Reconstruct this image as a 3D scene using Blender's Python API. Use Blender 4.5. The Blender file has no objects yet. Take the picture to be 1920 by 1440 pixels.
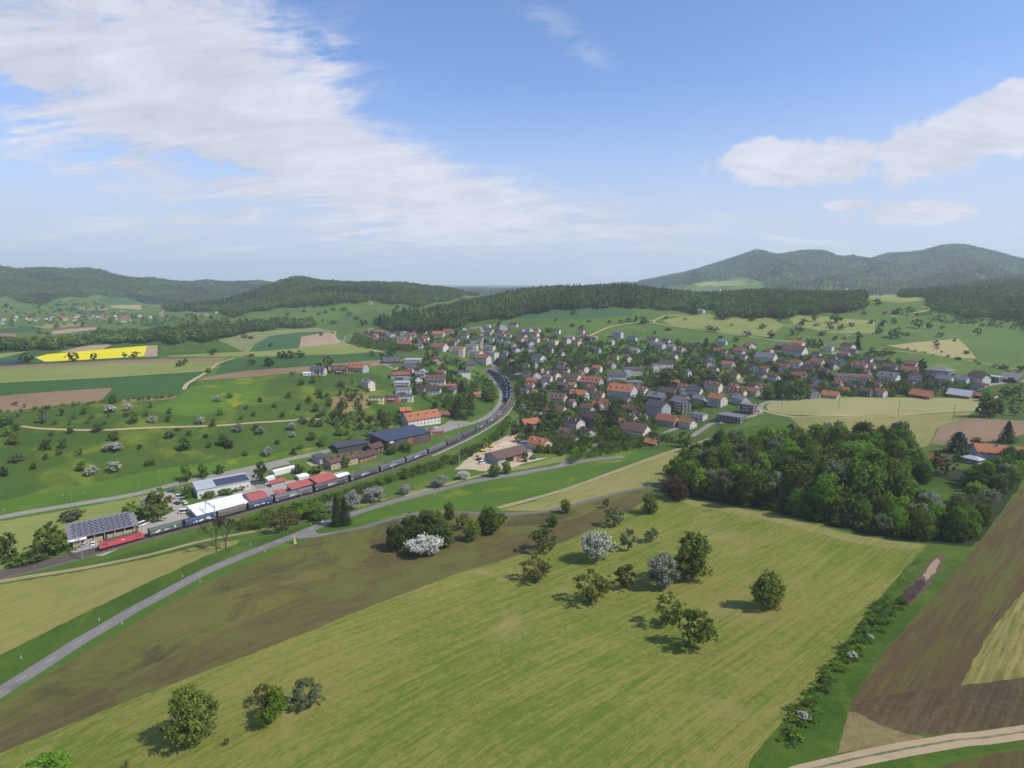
import bpy, math, random
import numpy as np
from mathutils import Vector, Matrix
from mathutils.geometry import delaunay_2d_cdt
rnd = random.Random(7)
D = bpy.data
SC = bpy.context.scene
COL = SC.collection
RAD = math.radians
# ------------------------------------------------------------------ camera, sky, sun, exposure
CAMZ = 120.0; FPX = 1109.0; HORV = 530.0
PITCH = math.atan((720 - HORV) / FPX)
cam_d = D.cameras.new('camera'); cam = D.objects.new('camera', cam_d); COL.objects.link(cam)
cam.location = (0, 0, CAMZ); cam.rotation_euler = (math.pi / 2 - PITCH, 0, 0)
cam_d.sensor_width = 36.0; cam_d.lens = 36.0 * FPX / 1920.0; cam_d.clip_start = 1.0; cam_d.clip_end = 60000
SC.camera = cam
SUN_EL = RAD(48); SUN_AZ = math.atan2(0.92, -0.39)          # azimuth from +Y towards +X
SKY_STRENGTH = 0.105; SUN_STRENGTH = 5.0; EXPOSURE = 0.12
CLOUD_COL = (6.9, 7.1, 8.1)
HAZE_DENSITY = 0.000105
world = D.worlds.new('World'); SC.world = world; world.use_nodes = True
sun_d = D.lights.new('sun', 'SUN'); sun_d.energy = SUN_STRENGTH; sun_d.angle = RAD(0.5); sun_d.color = (1.0, 0.94, 0.83)
sun = D.objects.new('sun', sun_d); COL.objects.link(sun)
sdir = Vector((math.cos(SUN_EL) * math.sin(SUN_AZ), math.cos(SUN_EL) * math.cos(SUN_AZ), math.sin(SUN_EL)))
sun.rotation_euler = sdir.to_track_quat('Z', 'Y').to_euler(); sun.location = (0, 0, 500)
SC.view_settings.view_transform = 'Standard'; SC.view_settings.look = 'None'
SC.view_settings.exposure = EXPOSURE; SC.view_settings.gamma = 1; SC.view_settings.use_curve_mapping = False
SC.render.engine = 'CYCLES'
SC.cycles.max_bounces = 5; SC.cycles.diffuse_bounces = 2; SC.cycles.volume_bounces = 1; SC.cycles.transparent_max_bounces = 4
SC.cycles.caustics_reflective = False; SC.cycles.caustics_refractive = False
SC.cycles.use_denoising = True

CP, SP = math.cos(PITCH), math.sin(PITCH)
def dirpx(u, v):
    x = (u - 960.0) / FPX; y = (720.0 - v) / FPX
    return np.array((x, CP + SP * y, -SP + CP * y))
def azel(u, v):
    d = dirpx(u, v); h = math.hypot(d[0], d[1])
    return math.atan2(d[0], d[1]), d[2] / h, h

# ---- sky: Nishita plus clouds laid out by direction on the dome
def build_sky():
    nt = world.node_tree; N = nt.nodes; Lk = nt.links
    for n in list(N): N.remove(n)
    out = N.new('ShaderNodeOutputWorld'); bg = N.new('ShaderNodeBackground')
    sky = N.new('ShaderNodeTexSky'); sky.sky_type = 'NISHITA'; sky.sun_disc = False
    sky.sun_elevation = SUN_EL; sky.sun_rotation = SUN_AZ; sky.altitude = 450; sky.air_density = 1.0; sky.dust_density = 0.9; sky.ozone_density = 3.0
    tc = N.new('ShaderNodeTexCoord'); sep = N.new('ShaderNodeSeparateXYZ'); Lk.new(tc.outputs['Generated'], sep.inputs[0])
    def M(op, a, b=None, c=None, clamp=False):
        n = N.new('ShaderNodeMath'); n.operation = op; n.use_clamp = clamp
        for i, s in enumerate((a, b, c)):
            if s is None: continue
            if isinstance(s, (int, float)): n.inputs[i].default_value = s
            else: Lk.new(s, n.inputs[i])
        return n.outputs[0]
    az = M('ARCTAN2', sep.outputs[0], sep.outputs[1]); el = M('ARCSINE', sep.outputs[2])
    # cloud layer plane coordinates (perspective-flattened towards the horizon)
    zz = M('ADD', M('MAXIMUM', sep.outputs[2], 0.0), 0.22)
    px = M('DIVIDE', sep.outputs[0], zz); py = M('DIVIDE', sep.outputs[1], zz)
    cmb = N.new('ShaderNodeCombineXYZ'); Lk.new(px, cmb.inputs[0]); Lk.new(py, cmb.inputs[1])
    def noise(vec, scale, detail, rough, dist=0.0, w=0.0):
        n = N.new('ShaderNodeTexNoise'); n.inputs['Scale'].default_value = scale; n.inputs['Detail'].default_value = detail
        n.inputs['Roughness'].default_value = rough; n.inputs['Distortion'].default_value = dist
        Lk.new(vec, n.inputs['Vector']); return n.outputs['Fac']
    mp = N.new('ShaderNodeMapping'); mp.inputs['Rotation'].default_value = (0, 0, RAD(-28)); mp.inputs['Scale'].default_value = (1.0, 2.8, 1)
    Lk.new(cmb.outputs[0], mp.inputs[0])
    n1 = noise(mp.outputs[0], 1.6, 12, 0.70, 0.9)
    n2 = noise(cmb.outputs[0], 5.0, 9, 0.66, 0.4)
    ngen = noise(tc.outputs['Generated'], 6.5, 8, 0.6, 0.35)
    # warped az/el so that cloud edges are ragged
    waz = M('ADD', az, M('MULTIPLY', M('SUBTRACT', n2, 0.5), 0.16)); wel = M('ADD', el, M('MULTIPLY', M('SUBTRACT', n1, 0.5), 0.12))
    blobs = [(230, 165, 400, 105, 17, 1.35), (590, 280, 330, 85, 26, 1.25), (860, 355, 340, 50, 10, 0.9), (350, 20, 190, 90, 12, 1.15),
             (60, 130, 260, 55, 4, .9), (1180, 420, 340, 38, 3, 0.6), (560, 415, 420, 42, 0, 0.5), (255, 300, 100, 26, 40, .55),
             (40, 445, 260, 26, 0, .55), (1100, 85, 85, 28, 38, .42), (620, 90, 55, 26, -15, .55), (190, 350, 40, 24, 20, .6), (60, 295, 90, 14, 8, .35), (1600, 450, 420, 34, 0, .3)]
    tot = None
    for (u, v, ru, rv, ang, amp) in blobs:
        a0, t0, _ = azel(u, v); e0 = math.atan(t0)
        ra = ru / FPX; rb = rv / FPX; ca, sa = math.cos(RAD(ang)), math.sin(RAD(ang))
        dx = M('SUBTRACT', waz, a0); dy = M('SUBTRACT', wel, e0)
        xx = M('MULTIPLY', M('SUBTRACT', M('MULTIPLY', dx, ca), M('MULTIPLY', dy, sa)), 1 / ra)
        yy = M('MULTIPLY', M('ADD', M('MULTIPLY', dx, sa), M('MULTIPLY', dy, ca)), 1 / rb)
        g = M('EXPONENT', M('MULTIPLY', M('ADD', M('MULTIPLY', xx, xx), M('MULTIPLY', yy, yy)), -1.0))
        g = M('MULTIPLY', g, amp)
        tot = g if tot is None else M('ADD', tot, g)
    # away from the frame the broken cloud goes on by noise alone
    side = N.new('ShaderNodeMapRange'); side.interpolation_type = 'SMOOTHSTEP'
    side.inputs['From Min'].default_value = 0.85; side.inputs['From Max'].default_value = 1.4; side.inputs['To Min'].default_value = 0; side.inputs['To Max'].default_value = 0.30
    Lk.new(M('MAXIMUM', M('ABSOLUTE', az), M('MULTIPLY', el, 1.55)), side.inputs['Value'])
    tot = M('ADD', tot, side.outputs[0])
    amp_ = M('MINIMUM', M('ADD', tot, 0.30), 1.0)
    dens = M('ADD', M('MULTIPLY', tot, 0.86), M('MULTIPLY', M('MULTIPLY', M('SUBTRACT', n1, 0.5), 5.0), amp_))
    dens = M('ADD', dens, M('MULTIPLY', M('MULTIPLY', M('SUBTRACT', n2, 0.5), 3.0), amp_))
    mr = N.new('ShaderNodeMapRange'); mr.interpolation_type = 'SMOOTHSTEP'
    mr.inputs['From Min'].default_value = 0.12; mr.inputs['From Max'].default_value = 1.35; mr.inputs['To Max'].default_value = 0.93
    Lk.new(dens, mr.inputs['Value'])
    # crisp cumulus on the right: lumpy tops, soft flat bases
    cums = [(1500, 308, 165, 40, 4), (1800, 262, 150, 52, -12), (1935, 205, 62, 44, 0), (1715, 402, 84, 22, 0), (1150, 505, 95, 17, 0), (1590, 385, 40, 10, 0), (845, 402, 40, 14, 0)]
    n3 = noise(tc.outputs['Generated'], 15, 9, 0.6, 0.25)
    ct = None
    for (u, v, ru, rv, ang) in cums:
        a0, t0, _ = azel(u, v); e0 = math.atan(t0)
        ra = ru / FPX; rb = rv / FPX; ca, sa = math.cos(RAD(ang)), math.sin(RAD(ang))
        dx = M('SUBTRACT', az, a0); dy = M('SUBTRACT', el, e0)
        xx = M('MULTIPLY', M('SUBTRACT', M('MULTIPLY', dx, ca), M('MULTIPLY', dy, sa)), 1 / ra)
        yy = M('MULTIPLY', M('ADD', M('MULTIPLY', dx, sa), M('MULTIPLY', dy, ca)), 1 / rb)
        g = M('SUBTRACT', 1.0, M('ADD', M('MULTIPLY', xx, xx), M('MULTIPLY', yy, yy)))
        ct = g if ct is None else M('MAXIMUM', ct, g)
    ct = M('MAXIMUM', ct, -1.5)
    cd = M('ADD', M('MULTIPLY', ct, 0.95), M('MULTIPLY', M('SUBTRACT', n3, 0.53), 2.7))
    cm = N.new('ShaderNodeMapRange'); cm.interpolation_type = 'SMOOTHSTEP'
    cm.inputs['From Min'].default_value = 0.0; cm.inputs['From Max'].default_value = 0.5; cm.inputs['To Max'].default_value = 0.95
    Lk.new(cd, cm.inputs['Value'])
    mask = M('SUBTRACT', 1.0, M('MULTIPLY', M('SUBTRACT', 1.0, mr.outputs[0]), M('SUBTRACT', 1.0, cm.outputs[0])))
    # fine internal shading of the clouds
    shade = N.new('ShaderNodeMapRange'); shade.inputs['From Min'].default_value = 0.36; shade.inputs['From Max'].default_value = 0.64
    shade.inputs['To Min'].default_value = 0.74; shade.inputs['To Max'].default_value = 1.08
    Lk.new(M('ADD', M('MULTIPLY', n1, 0.55), M('MULTIPLY', ngen, 0.45)), shade.inputs['Value'])
    cc = N.new('ShaderNodeVectorMath'); cc.operation = 'SCALE'; cc.inputs[0].default_value = CLOUD_COL
    Lk.new(shade.outputs[0], cc.inputs['Scale'])
    # sky tint
    tint = N.new('ShaderNodeMix'); tint.data_type = 'RGBA'; tint.blend_type = 'MULTIPLY'; tint.inputs['Factor'].default_value = 1.0
    Lk.new(sky.outputs[0], tint.inputs[6]); tint.inputs[7].default_value = (1.26, 1.40, 1.68, 1)
    # whitish low haze band above the horizon
    hz = N.new('ShaderNodeMapRange'); hz.interpolation_type = 'SMOOTHSTEP'
    hz.inputs['From Min'].default_value = 0.32; hz.inputs['From Max'].default_value = 0.02; hz.inputs['To Min'].default_value = 0; hz.inputs['To Max'].default_value = 0.85
    Lk.new(el, hz.inputs['Value'])
    hm = N.new('ShaderNodeMix'); hm.data_type = 'RGBA'; Lk.new(hz.outputs[0], hm.inputs['Factor'])
    Lk.new(tint.outputs[2], hm.inputs[6]); hm.inputs[7].default_value = (CLOUD_COL[0] * .76, CLOUD_COL[1] * .80, CLOUD_COL[2] * .86, 1)
    mix = N.new('ShaderNodeMix'); mix.data_type = 'RGBA'
    Lk.new(mask, mix.inputs['Factor']); Lk.new(hm.outputs[2], mix.inputs[6]); Lk.new(cc.outputs[0], mix.inputs[7])
    Lk.new(mix.outputs[2], bg.inputs['Color']); bg.inputs['Strength'].default_value = SKY_STRENGTH
    Lk.new(bg.outputs[0], out.inputs['Surface'])
build_sky()

# ------------------------------------------------------------------ helpers
ALL = []
def tag(o, label=None, cat=None, group=None, kind=None):
    if label: o['label'] = label
    if cat: o['category'] = cat
    if group: o['group'] = group
    if kind: o['kind'] = kind
    return o
def link(o, parent=None):
    COL.objects.link(o)
    if parent is not None: o.parent = parent
    return o
def empty(name, loc, rz=0.0):
    o = D.objects.new(name, None); o.empty_display_size = 1; o.location = loc; o.rotation_euler = (0, 0, rz); COL.objects.link(o); return o
class MB:
    def __init__(s): s.v = []; s.f = []; s.m = []
    def add(s, vs, fs, mi=0):
        n = len(s.v); s.v.extend([tuple(v) for v in vs]); s.f.extend([tuple(i + n for i in f) for f in fs]); s.m.extend([mi] * len(fs))
    def box(s, x0, x1, y0, y1, z0, z1, mi=0):
        s.add([(x0, y0, z0), (x1, y0, z0), (x1, y1, z0), (x0, y1, z0), (x0, y0, z1), (x1, y0, z1), (x1, y1, z1), (x0, y1, z1)],
              [(0, 3, 2, 1), (4, 5, 6, 7), (0, 1, 5, 4), (1, 2, 6, 5), (2, 3, 7, 6), (3, 0, 4, 7)], mi)
    def prism(s, prof, x0, x1, mi=0, axis='x', caps=True):
        n = len(prof)
        def P(x, p):
            return (x, p[0], p[1]) if axis == 'x' else (p[0], x, p[1])
        vs = [P(x0, p) for p in prof] + [P(x1, p) for p in prof]
        fs = [(i, (i + 1) % n, (i + 1) % n + n, i + n) for i in range(n)]
        if caps: fs += [tuple(range(n))[::-1], tuple(range(n, 2 * n))]
        s.add(vs, fs, mi)
    def tube(s, p0, p1, r0, r1, n=6, mi=0, cap=True):
        p0 = Vector(p0); p1 = Vector(p1); d = (p1 - p0)
        if d.length < 1e-6: return
        d.normalize(); a = d.orthogonal().normalized(); b = d.cross(a)
        vs = []
        for p, r in ((p0, r0), (p1, r1)):
            for i in range(n):
                t = 2 * math.pi * i / n; vs.append(p + a * (r * math.cos(t)) + b * (r * math.sin(t)))
        fs = [(i, (i + 1) % n, (i + 1) % n + n, i + n) for i in range(n)]
        if cap: fs += [tuple(range(n))[::-1], tuple(range(n, 2 * n))]
        s.add(vs, fs, mi)
    def mesh(s, name, mats, smooth=False):
        me = D.meshes.new(name); me.from_pydata(s.v, [], s.f)
        for m in (mats if isinstance(mats, (list, tuple)) else [mats]): me.materials.append(m)
        if any(s.m): me.polygons.foreach_set('material_index', s.m)
        if smooth: me.polygons.foreach_set('use_smooth', [True] * len(me.polygons))
        me.update(); return me
    def build(s, name, mats, parent=None, smooth=False, loc=None, rz=0.0):
        o = D.objects.new(name, s.mesh(name, mats, smooth)); link(o, parent)
        if loc is not None: o.location = loc
        o.rotation_euler = (0, 0, rz); return o

MATS = {}
def lin(c):
    return c
def mat(name, col, rough=0.85, var=0.12, scale=1.5, metallic=0.0, spec=0.3, col2=None, bump=0.0, bscale=20, rand=0.0, stretch=None):
    if name in MATS: return MATS[name]
    m = D.materials.new(name); m.use_nodes = True; nt = m.node_tree; N = nt.nodes; Lk = nt.links
    bs = N['Principled BSDF']; bs.inputs['Roughness'].default_value = rough; bs.inputs['Metallic'].default_value = metallic
    bs.inputs['Specular IOR Level'].default_value = spec
    c1 = (*col, 1)
    c2 = (*col2, 1) if col2 else (*[max(0, x * (1 - 2.2 * var)) for x in col], 1)
    tc = N.new('ShaderNodeTexCoord'); src = tc.outputs['Object']
    if stretch:
        mp = N.new('ShaderNodeMapping'); mp.inputs['Scale'].default_value = stretch; Lk.new(src, mp.inputs[0]); src = mp.outputs[0]
    no = N.new('ShaderNodeTexNoise'); no.inputs['Scale'].default_value = scale; no.inputs['Detail'].default_value = 6; no.inputs['Roughness'].default_value = 0.65
    Lk.new(src, no.inputs['Vector'])
    mr = N.new('ShaderNodeMapRange'); mr.inputs['From Min'].default_value = 0.34; mr.inputs['From Max'].default_value = 0.66; Lk.new(no.outputs['Fac'], mr.inputs['Value'])
    mx = N.new('ShaderNodeMix'); mx.data_type = 'RGBA'; Lk.new(mr.outputs[0], mx.inputs['Factor']); mx.inputs[6].default_value = c1; mx.inputs[7].default_value = c2
    last = mx.outputs[2]
    if rand:
        oi = N.new('ShaderNodeObjectInfo'); hs = N.new('ShaderNodeHueSaturation')
        r1 = N.new('ShaderNodeMapRange'); r1.inputs['To Min'].default_value = 1 - rand; r1.inputs['To Max'].default_value = 1 + rand * 0.6
        Lk.new(oi.outputs['Random'], r1.inputs['Value']); Lk.new(r1.outputs[0], hs.inputs['Value']); Lk.new(last, hs.inputs['Color']); last = hs.outputs[0]
    Lk.new(last, bs.inputs['Base Color'])
    if bump:
        n2 = N.new('ShaderNodeTexNoise'); n2.inputs['Scale'].default_value = bscale; n2.inputs['Detail'].default_value = 4; Lk.new(src, n2.inputs['Vector'])
        bp = N.new('ShaderNodeBump'); bp.inputs['Strength'].default_value = bump; bp.inputs['Distance'].default_value = 0.1
        Lk.new(n2.outputs['Fac'], bp.inputs['Height']); Lk.new(bp.outputs[0], bs.inputs['Normal'])
    MATS[name] = m; return m

def leafmat(name, col, col2, trans=0.25, isl=0.5):
    if name in MATS: return MATS[name]
    m = D.materials.new(name); m.use_nodes = True; nt = m.node_tree; N = nt.nodes; Lk = nt.links
    for n in list(N): N.remove(n)
    out = N.new('ShaderNodeOutputMaterial'); geo = N.new('ShaderNodeNewGeometry'); oi = N.new('ShaderNodeObjectInfo')
    mx = N.new('ShaderNodeMix'); mx.data_type = 'RGBA'; Lk.new(geo.outputs['Random Per Island'], mx.inputs['Factor'])
    mx.inputs[6].default_value = (*col, 1); mx.inputs[7].default_value = (*col2, 1)
    hs = N.new('ShaderNodeHueSaturation')
    r1 = N.new('ShaderNodeMapRange'); r1.inputs['To Min'].default_value = 0.68; r1.inputs['To Max'].default_value = 1.28
    Lk.new(oi.outputs['Random'], r1.inputs['Value']); Lk.new(r1.outputs[0], hs.inputs['Value'])
    r2 = N.new('ShaderNodeMapRange'); r2.inputs['To Min'].default_value = 0.485; r2.inputs['To Max'].default_value = 0.51
    ml = N.new('ShaderNodeMath'); ml.operation = 'FRACT'; m2 = N.new('ShaderNodeMath'); m2.operation = 'MULTIPLY'; m2.inputs[1].default_value = 7.3
    Lk.new(oi.outputs['Random'], m2.inputs[0]); Lk.new(m2.outputs[0], ml.inputs[0]); Lk.new(ml.outputs[0], r2.inputs['Value']); Lk.new(r2.outputs[0], hs.inputs['Hue'])
    Lk.new(mx.outputs[2], hs.inputs['Color'])
    df = N.new('ShaderNodeBsdfDiffuse'); tr = N.new('ShaderNodeBsdfTranslucent'); ms = N.new('ShaderNodeMixShader'); ms.inputs[0].default_value = trans
    Lk.new(hs.outputs[0], df.inputs['Color']); Lk.new(hs.outputs[0], tr.inputs['Color']); Lk.new(df.outputs[0], ms.inputs[1]); Lk.new(tr.outputs[0], ms.inputs[2])
    Lk.new(ms.outputs[0], out.inputs['Surface']); MATS[name] = m; return m

def fieldmat(name, cA, cB, dirv=None, period=2.5, streak=0.5, patch=0.5, fine=0.25, cC=None, cthr=0.62, clump=1.0, furrow=0.0):
    """ground cover: cA/cB mixed by long streaks along dirv and by patches; cC is a third tone appearing in patches"""
    if name in MATS: return MATS[name]
    m = D.materials.new(name); m.use_nodes = True; nt = m.node_tree; N = nt.nodes; Lk = nt.links
    bs = N['Principled BSDF']; bs.inputs['Roughness'].default_value = 0.95; bs.inputs['Specular IOR Level'].default_value = 0.1
    tc = N.new('ShaderNodeTexCoord'); src = tc.outputs['Object']
    def noise(vec, scale, det=5, rough=0.6, dist=0.0):
        n = N.new('ShaderNodeTexNoise'); n.inputs['Scale'].default_value = scale; n.inputs['Detail'].default_value = det; n.inputs['Roughness'].default_value = rough
        n.inputs['Distortion'].default_value = dist; Lk.new(vec, n.inputs['Vector']); return n.outputs['Fac']
    def M(op, a, b, clamp=False):
        n = N.new('ShaderNodeMath'); n.operation = op; n.use_clamp = clamp
        for i, s in enumerate((a, b)):
            if isinstance(s, (int, float)): n.inputs[i].default_value = s
            else: Lk.new(s, n.inputs[i])
        return n.outputs[0]
    acc = M('MULTIPLY', M('SUBTRACT', noise(src, 0.018 * clump, 6, 0.62), 0.5), 5.0 * patch)
    if dirv is not None:
        ang = math.atan2(dirv[1], dirv[0])
        mp = N.new('ShaderNodeMapping'); mp.vector_type = 'TEXTURE'; mp.inputs['Rotation'].default_value = (0, 0, ang); mp.inputs['Scale'].default_value = (22.0 * period, period, 1)
        Lk.new(src, mp.inputs[0])
        st = noise(mp.outputs[0], 1.0, 4, 0.65, 0.25)
        acc = M('ADD', acc, M('MULTIPLY', M('SUBTRACT', st, 0.5), 5.0 * streak))
        if furrow:
            mp2 = N.new('ShaderNodeMapping'); mp2.vector_type = 'TEXTURE'; mp2.inputs['Rotation'].default_value = (0, 0, ang); Lk.new(src, mp2.inputs[0])
            wv = N.new('ShaderNodeTexWave'); wv.bands_direction = 'Y'; wv.inputs['Scale'].default_value = 0.314 / period * 2; wv.inputs['Distortion'].default_value = 1.2; wv.inputs['Detail'].default_value = 2
            wv.inputs['Detail Scale'].default_value = 0.6
            Lk.new(mp2.outputs[0], wv.inputs['Vector']); acc = M('ADD', acc, M('MULTIPLY', M('SUBTRACT', wv.outputs['Fac'], 0.5), furrow))
    if dirv is not None:
        mp3 = N.new('ShaderNodeMapping'); mp3.vector_type = 'TEXTURE'; mp3.inputs['Rotation'].default_value = (0, 0, ang + 0.02); mp3.inputs['Scale'].default_value = (9.0 * period, 0.32 * period, 1); Lk.new(src, mp3.inputs[0])
        acc = M('ADD', acc, M('MULTIPLY', M('SUBTRACT', noise(mp3.outputs[0], 1.0, 3, 0.6), 0.5), 3.2 * streak))
    acc = M('ADD', acc, M('MULTIPLY', M('SUBTRACT', noise(src, 0.55, 5, 0.7), 0.5), 5.0 * fine))
    acc = M('ADD', acc, M('MULTIPLY', M('SUBTRACT', noise(src, 2.4, 3, 0.7), 0.5), 4.0 * fine))
    fac = M('ADD', acc, 0.5, clamp=True)
    mx = N.new('ShaderNodeMix'); mx.data_type = 'RGBA'; Lk.new(fac, mx.inputs['Factor']); mx.inputs[6].default_value = (*[q * .96 for q in cA], 1); mx.inputs[7].default_value = (*[q * .96 for q in cB], 1)
    last = mx.outputs[2]
    if cC:
        mr = N.new('ShaderNodeMapRange'); mr.inputs['From Min'].default_value = cthr - 0.06; mr.inputs['From Max'].default_value = cthr + 0.06
        nn = noise(src, 0.03 * clump, 7, 0.68, 0.5); Lk.new(nn, mr.inputs['Value'])
        mx2 = N.new('ShaderNodeMix'); mx2.data_type = 'RGBA'; Lk.new(mr.outputs[0], mx2.inputs['Factor']); Lk.new(last, mx2.inputs[6]); mx2.inputs[7].default_value = (*[q * .96 for q in cC], 1); last = mx2.outputs[2]
    Lk.new(last, bs.inputs['Base Color'])
    bp = N.new('ShaderNodeBump'); bp.inputs['Strength'].default_value = 0.35; bp.inputs['Distance'].default_value = 0.25
    Lk.new(noise(src, 1.6, 4, 0.7), bp.inputs['Height']); Lk.new(bp.outputs[0], bs.inputs['Normal'])
    MATS[name] = m; return m
# ------------------------------------------------------------------ terrain: one height surface through surveyed points
COLS = {
 0: "1440 z5;1300 z2;1200 z1;1090 z.5;1030 z0;972 z2;900 z8;840 z16;780 z25;740 z30;700 z31;660 z30;630 z28;605 z28;588 r2000;560 r2700;535 r3200;509 r3700",
 240: "1440 z11;1300 z7;1200 z5;1120 z4;1040 z1;1005 z0;920 z2;860 z10;800 z21;750 z30;700 z31;660 z30;630 z29;605 z28;586 r2000;560 r3000;527 r4200",
 480: "1440 z16;1300 z13;1200 z10;1100 z8;1030 z6;990 z2;955 z0;890 z2;850 z6;800 z16;750 z25;705 z31;670 z31;640 z30;620 z30;598 r1350;580 r1800;552 r2150;531 r4300",
 600: "1440 z18;1200 z12;1050 z8;985 z5;925 z0;880 z1;850 z3;800 z13;760 z20;700 z30;660 z31;635 z30;605 z31;578 r1500;532 r2150;538 r6000",
 720: "1440 z20;1200 z14;1050 z8;945 z5;882 z0;835 z1;790 z6;750 z14;710 z22;680 z26;650 z29;622 z31;600 r1180;572 r1550;536 r2150;541 r8000",
 840: "1440 z22;1200 z16;1000 z8;912 z4;837 z0;795 z1;750 z8;715 z12;690 z18;660 z26;630 z38;612 r1000;590 r1250;570 r1650;546 r2250;541 r8000",
 960: "1440 z24;1200 z18;1050 z10;960 z7;890 z4;800 z1;0 R600=0;0 R645=3;0 R700=10;0 R770=21;0 R850=35;0 R930=45;0 R1020=53;0 R1170=68;556 r1370;541 r8500",
 1130: "1440 z26;1200 z20;1050 z13;950 z9;880 z6;830 z2;780 z2;0 R580=4;0 R650=10;0 R720=21;0 R790=32;0 R860=43;0 R950=54;0 R1050=63;0 R1150=74;546 r1350;541 r8500",
 1300: "1440 z28;1200 z22;1050 z16;935 z12;870 z8;810 z4;0 R540=6;0 R600=10;0 R670=17;0 R740=25;0 R820=35;0 R900=44;0 R1000=55;0 R1100=64;0 R1200=75;0 R1330=91;509 r4600",
 1450: "1440 z30;1200 z25;1050 z20;970 z18;850 z13;790 z11;0 R530=12;0 R600=16;0 R670=22;0 R740=29;0 R820=38;0 R900=47;0 R1000=57;0 R1100=67;0 R1200=79;0 R1320=92;546 r2500;480 r4700",
 1600: "1440 z32;1200 z28;1050 z23;990 z22;850 z18;0 R500=17;0 R560=18;0 R620=21;0 R700=27;0 R780=35;0 R860=44;0 R950=53;0 R1050=63;0 R1150=73;0 R1300=88;546 r2600;490 r4700",
 1735: "1440 z33;1200 z30;1022 z26;900 z22;0 R500=18;0 R560=19;0 R620=22;0 R700=27;0 R780=34;0 R860=42;0 R950=51;0 R1050=60;0 R1150=69;0 R1300=84;0 R1550=90;549 r2500;474 r4700",
 1850: "1440 z34;1200 z32;1000 z28;880 z24;0 R500=21;0 R600=22;0 R700=27;0 R800=34;0 R900=42;0 R1000=50;0 R1100=58;0 R1250=69;0 R1500=86;0 R1800=95;537 r2300;471 r4700",
 1920: "1440 z35;1200 z33;1000 z29;900 z26;0 R500=23;0 R600=23;0 R700=27;0 R800=33;0 R900=40;0 R1000=48;0 R1100=55;0 R1250=66;0 R1500=83;0 R1800=97;530 r2400;491 r4700",
}
EXTRA = [(350, 1090, 'z6'), (130, 1220, 'z3'), (183, 1036, 'z0'), (375, 985, 'z0'), (924, 697, 'z3'), (905, 735, 'z2.5'), (946, 711, 'z1.5'), (961, 743, 'z0'), (900, 807, 'z0'), (938, 781, 'z0'),
         (700, 560, 'r1700'), (150, 512, 'r3800'), (500, 560, 'r2000'), (560, 525, 'r2150'), (1180, 546, 'r1350'), (1050, 547, 'r1370'), (1380, 487, 'r4700'), (1420, 470, 'r4700'), (1500, 474, 'r4700'), (1560, 478, 'r4700'), (1590, 493, 'r4700'), (1350, 494, 'r4700'),
         (1660, 478, 'r4700'), (1700, 478, 'r4700'), (1760, 463, 'r4750'), (1810, 461, 'r4750'), (1880, 479, 'r4700'), (1622, 494, 'r4700'), (1000, 880, 'z3'), (1200, 930, 'z10'), (20, 1085, 'z.3'), (1750, 1100, 'z28'), (1560, 1400, 'z31')]
BEHIND = [(0, 540, 5000), (240, 550, 5500), (480, 578, 2700), (480, 545, 5600), (600, 566, 2900), (720, 566, 2900), (840, 562, 3000), (960, 578, 1800), (1130, 575, 1700), (1060, 575, 1750), (1300, 572, 1600), (1300, 553, 2500), (960, 550, 3500), (1130, 548, 3500),
          (1300, 520, 6000), (1450, 510, 6000), (1600, 515, 6000), (1735, 505, 6000), (1850, 505, 6000), (1920, 510, 6000), (1450, 565, 1650), (1600, 562, 1700)]
def parse_ctrl():
    A, B, Z = [], [], []
    def addc(u, v, s=None, r=None, az0=None):
        az, t, _ = azel(u, v)
        if s is not None and s[0] == 'R':
            r, z = map(float, s[1:].split('=')); A.append(az if az0 is None else az0); B.append(math.log(r)); Z.append(z); return
        if az0 is not None: az = az0
        if s is not None:
            val = float(s[1:])
            r = (val - CAMZ) / t if s[0] == 'z' else val
        A.append(az); B.append(math.log(r)); Z.append(CAMZ + r * t)
    for u, txt in COLS.items():
        for it in txt.split(';'):
            v, s = it.split(); addc(u, float(v), s)
    for u, side in ((0, -1), (1920, 1)):                    # the land goes on beyond both sides of the frame
        for it in COLS[u].split(';'):
            v, s = it.split()
            az, t, _ = azel(u, float(v))
            if s[0] == 'R': r, z = map(float, s[1:].split('='))
            else:
                val = float(s[1:]); r = (val - CAMZ) / t if s[0] == 'z' else val
                z = CAMZ + r * t
            for k, da in ((1, 0.35), (2, 0.8)):
                A.append(az + side * da); B.append(math.log(r)); Z.append(z + (side * 3 * k if r < 600 else 0))
    for u, v, s in EXTRA: addc(u, v, s)
    for u, v, r in BEHIND: addc(u, v, r=r)
    for a in np.linspace(-1.5, 1.5, 13):
        A.append(a); B.append(math.log(14000)); Z.append(70.0)
        A.append(a); B.append(math.log(45)); Z.append(24 + 10 * math.tanh(a * 1.5))
        A.append(a); B.append(math.log(80)); Z.append(24 + 12 * math.tanh(a * 1.5))
    return np.array(A), np.array(B), np.array(Z)
cA, cB, cZ = parse_ctrl()
KA = 2.2                                                     # weight of azimuth against log distance
def kern(d2):
    return np.where(d2 > 1e-12, d2 * 0.5 * np.log(np.maximum(d2, 1e-12)), 0.0)
def tps_fit(a, b, z, lam=1e-5):
    P = np.stack([a * KA, b], 1); n = len(P)
    d2 = ((P[:, None, :] - P[None, :, :]) ** 2).sum(-1)
    K = kern(d2) + lam * np.eye(n); Q = np.hstack([np.ones((n, 1)), P])
    Am = np.block([[K, Q], [Q.T, np.zeros((3, 3))]])
    sol = np.linalg.lstsq(Am, np.concatenate([z, np.zeros(3)]), rcond=None)[0]
    return P, sol
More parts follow.
